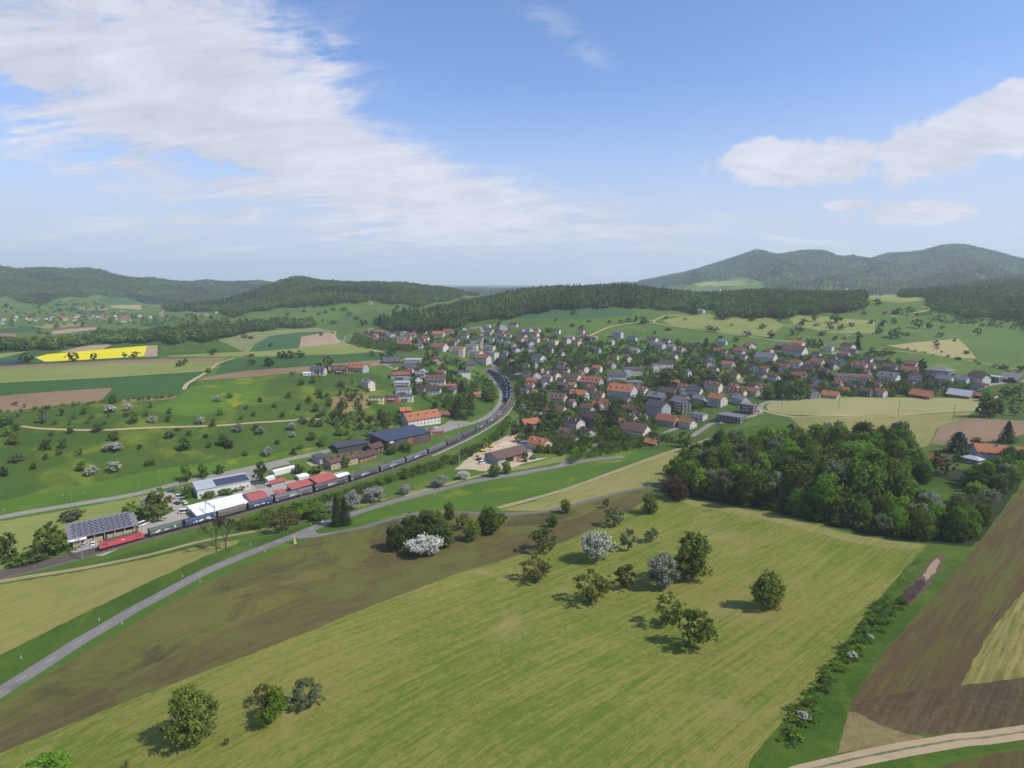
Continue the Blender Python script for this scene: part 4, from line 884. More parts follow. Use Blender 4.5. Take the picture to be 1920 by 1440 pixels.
forest('mountain_forest', [(1195, 540), (1230, 505), (1300, 480), (1500, 440), (1925, 435), (2330, 440), (2330, 560), (1925, 545), (1650, 549), (1430, 546), (1435, 532), (1405, 522), (1360, 527), (1310, 530)], 2300, 6000, 10, (15, 22), 0.6, [6, 4, 4, 1.2, 1.5, 1.5, 1, 3, 0, 0], 'hazy blue green forest covering the mountains on the right', seed=6)
forest('woodland_strip', [(-120, 669), (0, 662), (130, 651), (210, 645), (300, 639), (322, 646), (400, 640), (440, 628), (500, 621), (588, 615), (588, 606), (440, 613), (300, 625), (210, 635), (130, 642), (0, 653), (-120, 660)], 650, 1400, 7.5, (15, 21), 0.66, [5, 5, 4, 1.2, 0, 0, 1, 4, .5, 0], 'dark leafy wood along the plateau behind the yellow rapeseed field', seed=7)
forest('meadow_scrub', [(1650, 590), (1700, 596), (1780, 600), (1860, 610), (1925, 620), (1925, 612), (1800, 596), (1740, 588)], 850, 1300, 14, (4, 8), 0.9, [2, 2, 0, 1, 0, 0, 1, 1, 1, 3], 'loose scrub below the wood at the right edge', 'scrub', seed=8)
forest('far_hedges', [(0, 590), (120, 580), (260, 590), (450, 598), (470, 606), (250, 612), (0, 616)], 1150, 2300, 34, (6, 11), 0.9, [2, 3, 0, 1, 0, 0, 1, 3, 0, 3], 'scattered trees and hedges around the far village on the left', 'tree cover', seed=9)
forest('far_hedges', [(60, 562), (130, 560), (200, 575), (190, 590), (120, 586), (60, 580)], 1900, 2900, 40, (7, 12), 1.0, [2, 3, 0, 1, 0, 0, 1, 3, 0, 3], 'dark bushes on the pale slope below the far left hills', 'tree cover', seed=10)
forest('far_woodland', [(700, 560), (840, 535), (1000, 532), (1250, 532), (1250, 550), (700, 560)], 3600, 9000, 22, (16, 24), 1.1, [4, 4, 4, 1, 1, 1, 1, 3, 0, 0], 'pale blue woodland on the horizon behind the centre forest', seed=11)
# shrub belts along the railway and hedges
def shrub_belt(name, px, sp, hts, wf, weights, label, seed, cat='shrubs'):
    rs = np.random.RandomState(seed); P = np.array(wpoly(px, 12)); lo, hi = P.min(0), P.max(0); xs, ys = np.meshgrid(np.arange(lo[0], hi[0], sp), np.arange(lo[1], hi[1], sp))
    x = xs.ravel() + rs.uniform(-.5, .5, xs.size) * sp; y = ys.ravel() + rs.uniform(-.5, .5, xs.size) * sp; k = polymask(x, y, [tuple(p) for p in P]); x, y = x[k], y[k]; n = len(x)
    h = rs.uniform(hts[0], hts[1], n) * rs.uniform(0.8, 1.25, n); w = h * wf * rs.uniform(0.8, 1.3, n); idx = rs.choice(len(FP2), n, p=np.array(weights) / sum(weights)); print('belt', name, n)
    return instancer_tree(name, np.column_stack([x, y]), height(x, y) - 0.2, np.column_stack([w, w, h]), idx, FP2, label, cat)
FP2 = [far_proto('bush', 'green', 1100, 0.032, 21), far_proto('bush', 'dark', 1100, 0.032, 22), far_proto('bush', 'bright', 1100, 0.032, 23), far_proto('bush', 'olive', 1100, 0.032, 24), far_proto('round', 'grey', 1100, 0.03, 25), far_proto('bush', 'stalk', 800, 0.02, 26), far_proto('bush', 'twig', 900, 0.022, 27)]
shrub_belt('railway_shrubs', [(445, 983), (480, 968), (600, 938), (720, 900), (800, 872), (850, 856), (900, 833), (935, 805), (955, 780), (960, 795), (935, 822), (880, 858), (840, 876), (760, 900), (700, 915), (640, 950), (560, 978), (500, 992), (450, 998)], 2.7, (2.2, 4.4), 1.15, [5, 3, 1.6, 2, .6, 0, .5], 'green shrubs growing down the railway embankment', 31)
shrub_belt('railway_shrubs', [(965, 770), (985, 735), (985, 712), (960, 690), (940, 690), (968, 715), (975, 740), (962, 775)], 4.5, (3, 6), 1.0, [5, 3, 1.2, 2, 1, 0, .5], 'green bushes on the outer side of the railway curve', 32)
shrub_belt('railway_shrubs', [(655, 645), (665, 625), (700, 640), (760, 650), (790, 655), (770, 660), (700, 656), (670, 650)], 6, (4, 7), 1.0, [5, 4, 1, 2, 1, 0, 0], 'dark green shrubs along the far railway cutting', 33)
shrub_belt('slope_scrub', [(560, 795), (640, 765), (700, 775), (745, 780), (770, 800), (762, 815), (700, 822), (660, 832), (640, 815), (600, 800)], 8.0, (3, 6), 1.0, [4, 3, 1, 3, 3, 0, 2], 'tangled scrub on the slope beside the large orange roof', 34)
shrub_belt('field_hedge', [(0, 777), (60, 771), (190, 757), (280, 750), (335, 745), (335, 742), (280, 746), (190, 753), (60, 768), (0, 773)], 3.4, (1.8, 3.6), 1.1, [4, 5, .3, 1, 0, 0, 0], 'dark hedge between the ploughed field and the orchard', 35, 'hedge')
shrub_belt('bank_shrubs', [(1060, 862), (1110, 848), (1180, 838), (1210, 832), (1215, 838), (1180, 846), (1110, 858), (1070, 872)], 3.6, (2.5, 5.5), 1.0, [5, 3, 2, 2, 1, 0, 1], 'green bushes along the village edge above the sloping meadow', 36)
shrub_belt('field_hedge', [(1640, 1132), (1690, 1118), (1700, 1130), (1660, 1180), (1610, 1240), (1560, 1300), (1520, 1365), (1490, 1405), (1452, 1395), (1480, 1335), (1540, 1262), (1600, 1190)], 1.75, (0.9, 1.9), 1.35, [5, 1, 4, 1.5, 1.6, 0, 0], 'low green hedge running down the bright grass strip', 37, 'hedge')
shrub_belt('brushwood_row', [(1684, 1130), (1696, 1110), (1722, 1088), (1740, 1092), (1712, 1125), (1698, 1136)], 0.75, (0.5, 1.0), 1.6, [0, 0, 0, 0, 0, 6, 2], 'brown heap of cut brushwood along the top of the hedge', 38, 'brushwood')
shrub_belt('copse_undergrowth', [(1250, 924), (1300, 932), (1450, 958), (1600, 994), (1735, 1014), (1822, 1022), (1850, 985), (1800, 975), (1735, 990), (1600, 965), (1450, 935), (1300, 915)], 3.2, (2.5, 5.5), 1.1, [5, 4, .8, 3, .8, 0, .6], 'dense green undergrowth along the front of the copse', 39)
shrub_belt('track_hedge', [(1700, 655), (1780, 668), (1925, 700), (1925, 704), (1780, 672), (1700, 659)], 9, (2, 4), 1.3, [5, 4, 1, 2, 1, 0, 0], 'thin hedge following the track on the right hillside', 40, 'hedge')
shrub_belt('track_hedge', [(1735, 598), (1800, 604), (1925, 618), (1925, 622), (1800, 608), (1735, 602)], 7, (3, 5), 1.2, [5, 4, 1, 2, 1, 0, 0], 'dark hedge line across the upper right hillside', 41, 'hedge')
# ------------------------------------------------------------------ building materials
RF = {'o': mat('orange_tiles', (0.34, 0.125, 0.062), 0.85, 0.14, 1.2, rand=0.18, bump=0.4, bscale=5), 'r': mat('red_tiles', (0.235, 0.085, 0.062), 0.85, 0.14, 1.2, rand=0.2, bump=0.4, bscale=5),
      'b': mat('brown_tiles', (0.112, 0.066, 0.054), 0.85, 0.14, 1.2, rand=0.25, bump=0.4, bscale=5), 'd': mat('dark_brown_tiles', (0.072, 0.050, 0.046), 0.85, 0.14, 1.2, rand=0.25, bump=0.4, bscale=5),
      'g': mat('grey_roofing', (0.165, 0.160, 0.172), 0.8, 0.12, 1.0, rand=0.2), 'k': mat('slate_roofing', (0.068, 0.068, 0.080), 0.7, 0.12, 1.0, rand=0.2),
      'w': mat('white_sheet_roof', (0.72, 0.74, 0.80), 0.6, 0.05, 0.3), 'u': mat('blue_solar_roof', (0.034, 0.045, 0.078), 0.45, 0.12, 0.5, spec=0.5), 'e': mat('green_flat_roof', (0.11, 0.12, 0.05), 0.9, 0.3, 0.8), 'l': mat('pale_metal_roof', (0.36, 0.38, 0.42), 0.5, 0.08, 0.5),
      'R': mat('red_sheet_roof', (0.36, 0.095, 0.085), 0.6, 0.10, 0.6)}
WL = {'w': mat('white_plaster', (0.54, 0.52, 0.49), 0.9, 0.04, 0.5, rand=0.06), 'c': mat('cream_plaster', (0.62, 0.54, 0.40), 0.9, 0.05, 0.5, rand=0.1), 'g': mat('grey_plaster', (0.34, 0.34, 0.35), 0.9, 0.06, 0.5, rand=0.12),
      'b': mat('brown_timber', (0.12, 0.068, 0.045), 0.9, 0.2, 2, rand=0.2, stretch=(1, 1, 0.2)), 'p': mat('pink_plaster', (0.66, 0.30, 0.32), 0.9, 0.05, 0.5), 'y': mat('yellow_plaster', (0.66, 0.56, 0.22), 0.9, 0.05, 0.5), 't': mat('tan_wood', (0.40, 0.29, 0.19), 0.9, 0.12, 1),
      's': mat('blue_grey_plaster', (0.40, 0.42, 0.47), 0.9, 0.05, 0.5), 'k': mat('dark_cladding', (0.065, 0.060, 0.066), 0.8, 0.1, 1), 'm': mat('crimson_plaster', (0.48, 0.07, 0.10), 0.9, 0.05, 0.5), 'x': mat('red_brick', (0.26, 0.11, 0.07), 0.9, 0.15, 1)}
GLASS = mat('window_glass', (0.035, 0.042, 0.055), 0.12, 0.1, 1, spec=0.7); FRAME = mat('window_frame', (0.62, 0.61, 0.58), 0.7, 0.03); DOORM = mat('door_wood', (0.14, 0.085, 0.05), 0.7, 0.1)
CHIM = mat('chimney_masonry', (0.30, 0.24, 0.20), 0.9, 0.1); BALC = mat('balcony_rail', (0.42, 0.38, 0.32), 0.8, 0.1); CONC = mat('concrete', (0.36, 0.34, 0.31), 0.9, 0.1, 0.8); STEEL = mat('galvanised_steel', (0.30, 0.31, 0.32), 0.5, 0.08, metallic=0.3)
SHADE = mat('dark_opening', (0.02, 0.02, 0.02), 0.9, 0.05); WHITE = mat('white_paint', (0.78, 0.78, 0.77), 0.6, 0.03); BLACK = mat('black_paint', (0.03, 0.03, 0.032), 0.6, 0.1)
def window_mesh():
    b = MB(); b.box(-.5, .5, -.06, .02, -.5, .5, 0); b.box(-.40, .40, -.09, -.055, -.42, .42, 1); b.box(-.02, .02, -.11, -.085, -.42, .42, 0); b.box(-.56, .56, -.16, .02, -.58, -.5, 0)
    return b.mesh('window', [FRAME, GLASS])
def door_mesh():
    b = MB(); b.box(-.5, .5, -.05, .02, 0, 1, 0); b.box(-.42, .42, -.08, -.045, .03, .95, 1); b.box(.3, .36, -.12, -.075, .45, .5, 0); return b.mesh('door', [FRAME, DOORM])
WINM, DORM = window_mesh(), door_mesh()
UNITCH = None
def chim_mesh():
    b = MB(); b.box(-.5, .5, -.5, .5, -1.2, 1, 0); b.box(-.62, .62, -.62, .62, 1, 1.12, 1); b.box(-.2, .2, -.2, .2, 1.12, 1.3, 1); return b.mesh('chimney', [CHIM, RF['k']])
CHM = chim_mesh()
HOUSES = []
RN = {'o': 'orange tiled', 'r': 'red tiled', 'b': 'brown tiled', 'd': 'dark brown', 'g': 'grey', 'k': 'dark slate', 'w': 'white', 'u': 'blue solar', 'e': 'green flat', 'l': 'pale metal', 'R': 'red sheet'}
WN = {'w': 'white', 'c': 'cream', 'g': 'grey', 'b': 'brown timber', 'p': 'pink', 'y': 'yellow', 't': 'tan', 's': 'blue grey', 'k': 'dark clad', 'm': 'crimson', 'x': 'brick'}
def lmark(u, v):
    best = min(LMS, key=lambda m: ((m[0] - u) / 1.0) ** 2 + ((m[1] - v) * 2.2) ** 2); return best[2]
LMS = [(600, 700, 'at the left tip of the hillside terrace'), (660, 705, 'beside the brown strip on the plateau'), (730, 755, 'in the colourful stepped row'), (745, 690, 'where the plateau lane enters the village'), (800, 735, 'in the hillside gardens by the curve'),
       (850, 700, 'on the green knoll left of the railway curve'), (705, 630, 'beside the far railway cutting'), (785, 630, 'directly below the dark village forest'), (785, 650, 'above the crop field at the village end'), (825, 655, 'left of the pale apartment blocks'), (890, 668, 'among the pale apartment blocks'), (870, 625, 'at the forest corner above the apartments'),
       (930, 622, 'at the top of the upper village street'), (1000, 622, 'on the meadow edge under the wheat field'), (940, 645, 'along the upper village street'), (1010, 645, 'in the upper gardens of the village'), (975, 675, 'between the apartments and the old village'), (1010, 690, 'above the tail of the train'),
       (1000, 722, 'just right of the tail of the train'), (1060, 700, 'at the upper end of the old village'), (1080, 725, 'in the heart of the old village'), (1110, 750, 'in the lower old village'), (1040, 765, 'inside the railway curve gardens'), (990, 800, 'below the end of the railway wall'), (1070, 805, 'at the lane bend in the lower village'),
       (1060, 835, 'by the gravel yard and the village lane'), (1150, 765, 'near the tall narrow conifer'), (1190, 745, 'on the main street below the school'), (1190, 818, 'at the lowest corner of the village'), (1155, 710, 'left of the school'), (1220, 690, 'around the white school'), (1110, 640, 'left on the upper village rim'), (1160, 640, 'at the start of the upper rim row'),
       (1240, 650, 'at the right of the upper rim row'), (1340, 655, 'on the slope below the hill track'), (1300, 700, 'in the dry grass park'), (1300, 742, 'in the packed dark roofed rows'), (1235, 765, 'beside the block with the gable painting'), (1290, 795, 'at the roadside above the copse'), (1370, 785, 'by the tall pale mast'), (1390, 750, 'left of the big round trees'),
       (1390, 660, 'below the dotted hillside trees'), (1370, 685, 'in the middle gardens right of the school'), (1440, 690, 'above the big round trees'), (1490, 660, 'on the top terrace under the hillside orchard'), (1490, 700, 'in the long terrace on the right'), (1570, 662, 'at the top lane on the right'), (1570, 690, 'in the row of twin gables'), (1545, 745, 'against the pale hay field'),
       (1600, 720, 'by the long flat complex'), (1650, 695, 'in the right hand red roofed terrace'), (1700, 718, 'among the gardens behind the hay field'), (1730, 748, 'along the far edge of the hay field'), (1790, 715, 'in the new quarter at the right'), (1860, 715, 'by the road leaving right'), (1850, 860, 'behind the copse at the right edge'),
       (240, 1000, 'beside the red locomotive'), (420, 910, 'behind the leading wagons'), (560, 900, 'behind the middle wagons'), (660, 860, 'at the old station'), (760, 820, 'at the sheds left of the railway curve'), (800, 790, 'on the station forecourt'), (900, 745, 'in the meadow inside the railway curve'), (950, 860, 'in the gravel construction yard'),
       (30, 597, 'in the far village edge'), (110, 597, 'in the far village'), (230, 600, 'in the middle of the far village'), (330, 592, 'at the tree group of the far village'), (430, 588, 'on the far slope below the rounded hill')]
def add_windows(t, L, W, zb, storeys, camdir, wid=1.25, hgt=1.3, far=False, gable_up=0.0, door=True, sh=2.75):
    # walls: normals in local space
    walls = [((0, -1), L, W / 2, 0.0), ((1, 0), W, L / 2, math.pi / 2), ((-1, 0), W, L / 2, -math.pi / 2)]
    for (nx, ny), length, offd, rot in walls:
        if nx * camdir[0] + ny * camdir[1] < 0.12: continue
        n = max(1, int(length / (3.1 if not far else 3.8)));
        for s in range(storeys + (1 if gable_up > 2.2 and nx != 0 else 0)):
            z = zb + 1.5 + s * sh; k = n if s < storeys else max(1, min(2, n - 1)); span = length if s < storeys else length * 0.45
            for i in range(k):
                q = -span / 2 + span * (i + 0.5) / k
                if door and s == 0 and nx == 0 and i == k // 2:
                    o = D.objects.new('door', DORM); link(o, t); o.scale = (1.2, 1, 2.1); zz = zb
                else:
                    o = D.objects.new('window', WINM); link(o, t); o.scale = (wid * (1 if (i + s) % 4 else 1.25), 1, hgt); zz = z
                if nx == 0: o.location = (q, -offd - 0.01, zz)
                else: o.location = (nx * (offd + 0.01), q * nx, zz); o.rotation_euler = (0, 0, rot)
def house(p, rz, L, W, storeys=2, roof='b', wall='w', rtype='g', pitch=32, label=None, cat='house', name='house', opts='', overh=0.8, sh=2.45, group=None, windows=True, zwall=None):
    """p: ground point at the middle of the footprint, local x along the ridge, local -y faces the viewer side"""
    ex = Vector((math.cos(rz), math.sin(rz))); ey = Vector((-ex.y, ex.x))
    cs = [p.to_2d() + ex * a * L / 2 + ey * b * W / 2 for a in (-1, 1) for b in (-1, 1)]
    hs = [H(c.x, c.y) for c in cs]; zf = (min(hs) + max(hs)) / 2; low = min(hs) - zf - 1.0
    t = empty(name, (p.x, p.y, zf), rz); h = zwall if zwall else storeys * sh
    far = math.hypot(p.x, p.y) > 700
    toc = -Vector((p.x, p.y)).normalized(); camdir = (toc.dot(ex), toc.dot(ey))
    tp = math.tan(RAD(pitch)); rise = W / 2 * tp
    b = MB()
    if rtype == 'g': b.prism([(-W / 2, low), (W / 2, low), (W / 2, h), (0, h + rise), (-W / 2, h)], -L / 2, L / 2)
    elif rtype == 'm': rise = W * tp; b.prism([(-W / 2, low), (W / 2, low), (W / 2, h + rise), (-W / 2, h)], -L / 2, L / 2)
    elif rtype == 'v': b.prism([(-W / 2, low), (W / 2, low), (W / 2, h * .9), (0, h * .95), (-W / 2, h * .9)], -L / 2, L / 2)
    else: b.box(-L / 2, L / 2, -W / 2, W / 2, low, h)
    b.build('wall', WL[wall], t)
    r = MB(); th = 0.22; o = overh
    if rtype == 'g':
        e = W / 2 + o; ze = h - o * tp
        r.prism([(-e, ze), (0, h + rise + .02), (e, ze), (e, ze + th), (0, h + rise + th + .06), (-e, ze + th)], -L / 2 - o, L / 2 + o)
    elif rtype == 'm':
        r.prism([(-W / 2 - o, h - o * tp), (W / 2 + o, h + rise + o * tp), (W / 2 + o, h + rise + o * tp + th), (-W / 2 - o, h - o * tp + th)], -L / 2 - o, L / 2 + o)
    elif rtype == 'h':
        e = W / 2 + o; rl = max(L / 2 - W / 2 * 0.9, 0.3); zr = h + rise * 0.9
        r.add([(-L / 2 - o, -e, h - .1), (L / 2 + o, -e, h - .1), (L / 2 + o, e, h - .1), (-L / 2 - o, e, h - .1), (-L / 2 - o, -e, h + .1), (L / 2 + o, -e, h + .1), (L / 2 + o, e, h + .1), (-L / 2 - o, e, h + .1), (-rl, 0, zr), (rl, 0, zr)],
              [(3, 2, 1, 0), (0, 1, 5, 4), (1, 2, 6, 5), (2, 3, 7, 6), (3, 0, 4, 7), (4, 5, 9, 8), (6, 7, 8, 9), (5, 6, 9), (7, 4, 8)])
    elif rtype == 'v':
        pr = [(W / 2 * 1.02 * math.cos(a), h * 0.35 + h * 0.75 * math.sin(a)) for a in np.linspace(0, math.pi, 9)]
        r.prism(pr, -L / 2 - .1, L / 2 + .1)
    else:
        r.box(-L / 2 - .25, L / 2 + .25, -W / 2 - .25, W / 2 + .25, h, h + .3); r.box(-L / 2 + .2, L / 2 - .2, -W / 2 + .2, W / 2 - .2, h + .3, h + .34)
    ro = r.build('roof', RF[roof], t)
    rs = random.Random(int(p.x * 7 + p.y * 3))
    if rtype == 'g' and 'C' not in opts:
        c = D.objects.new('chimney', CHM); link(c, ro); cx = L * rs.uniform(-.3, .3); c.scale = (.6, .6, .9); c.location = (cx, rs.choice([-1, 1]) * W * .12, h + rise * .76 + .6)
    if 'D' in opts or 'S' in opts or 'P' in opts:
        tl = math.atan(tp)
        def on(x, y0): return (x, -y0, h + rise * (1 - y0 / (W / 2)) + th) if rtype == 'g' else (x, -y0, h + (W / 2 - y0) * tp + th)
        if 'D' in opts:
            k = 2 if L < 16 else 4
            for i in range(k):
                d = MB(); d.box(-.8, .8, -.2, 2.2, -.3, 1.15, 0); d.prism([(-.95 + 0, 1.1), (.95, 1.1), (0, 1.75)], -.4, 2.5, 1, axis='y'); d.box(-.55, .55, -.24, -.19, .2, 1.0, 2)
                x = -L / 2 + L * (i + .5) / k; loc = on(x, W / 2 * .62); q = d.build('dormer', [WL[wall if wall != 'b' else 'w'], RF[roof], GLASS], ro); q.location = loc
        if 'S' in opts:
            k = 2 if L < 18 else 4
            for i in range(k):
                d = MB(); d.box(-.5, .5, -.6, .6, 0, .12, 0); d.box(-.4, .4, -.5, .5, .12, .14, 1); q = d.build('skylight', [FRAME, GLASS], ro); q.location = on(-L / 2 + L * (i + .5) / k, W / 2 * .5); q.rotation_euler = (tl, 0, 0)
        if 'P' in opts:
            for i in range(3):
                for j in range(2):
                    d = MB(); d.box(-.8, .8, -.5, .5, .05, .12, 0); q = d.build('solar_panel', [RF['u']], ro); q.location = on(-L * .2 + i * 1.7, W / 2 * (.35 + .3 * j)); q.rotation_euler = (tl, 0, 0)
    if 'B' in opts:
        for s in range(1, storeys):
            d = MB(); bw = L * .42; d.box(-bw / 2, bw / 2, -1.5, 0, -.12, .05, 0); d.box(-bw / 2, bw / 2, -1.5, -1.42, .05, 1.0, 1); d.box(-bw / 2, -bw / 2 + .08, -1.42, 0, .05, 1.0, 1); d.box(bw / 2 - .08, bw / 2, -1.42, 0, .05, 1.0, 1)
            q = d.build('balcony', [CONC, WL['c'] if 'Y' in opts else BALC], t); q.location = (L * (.22 if 'E' in opts else 0), -W / 2 - .02, s * sh)
    if windows: add_windows(t, L, W, 0, storeys, camdir, far=far, gable_up=(rise if rtype == 'g' else 0), sh=sh, door=not far)
    pr_ = project(p.x, p.y, zf); t['_u'], t['_v'] = pr_[0], pr_[1]
    rt = {'g': 'gable roof', 'h': 'hipped roof', 'f': 'flat roof', 'm': 'sloping roof', 'v': 'arched roof'}[rtype]
    size = 'large ' if L > 19 else ('small ' if L < 9.5 else '')
    t['_w'] = label or ('%s%s house with %s %s' % (size, WN[wall], RN[roof], rt)); t['_where'] = lmark(pr_[0], pr_[1]) if not label or label.endswith('~') else ''
    t['_w'] = t['_w'].rstrip('~').strip(); t['category'] = cat; t['_s'] = size; t['group'] = group or ('houses of the village' if cat == 'house' else '')
    if not t['group']: del t['group']
    ALL.append(t); HOUSES.append((p.x, p.y, max(L, W) / 2, pr_[0], pr_[1], L / mpp(p) / 2)); return t
def house_px(u0, u1, v, yaw, roof, wall, rtype='g', storeys=2, opts='', ratio=0.72, pitch=32, label=None, **k):
    if u0 > 900 and -30 < yaw <= 0: yaw -= 14
    gw = (u1 - u0) * 0.02; u0 -= gw; u1 += gw
    pf = world((u0 + u1) / 2, v); m = mpp(pf); wapp = (u1 - u0) * m; az = math.atan2(pf.x, pf.y)
    y = RAD(yaw); c, s = abs(math.cos(y)), abs(math.sin(y)); L = wapp / (c + ratio * s) - 0.9; W = L * ratio; rz = y - az
    if L < 4: L = 4; W = 4
    half = (L * s + W * c) / 2; d = Vector((math.sin(az), math.cos(az), 0)); p = pf + d * half * 0.9
    return house(p, rz, L, W, storeys, roof, wall, rtype, pitch, label, opts=opts, **k)
def house_line(p1, p2, depth, h, roof, wall, rtype='g', storeys=1, opts='', pitch=20, label=None, **k):
    a, b = world(*p1), world(*p2); d = (b - a).to_2d(); L = d.length; rz = math.atan2(d.y, d.x); n = Vector((-math.sin(rz), math.cos(rz)))
    if n.dot(a.to_2d()) < 0: n = -n; rz += math.pi
    c = (a.to_2d() + b.to_2d()) / 2 + n * depth / 2
    return house(Vector((c.x, c.y, 0)), rz, L, depth, storeys, roof, wall, rtype, pitch, label, opts=opts, zwall=h, **k)
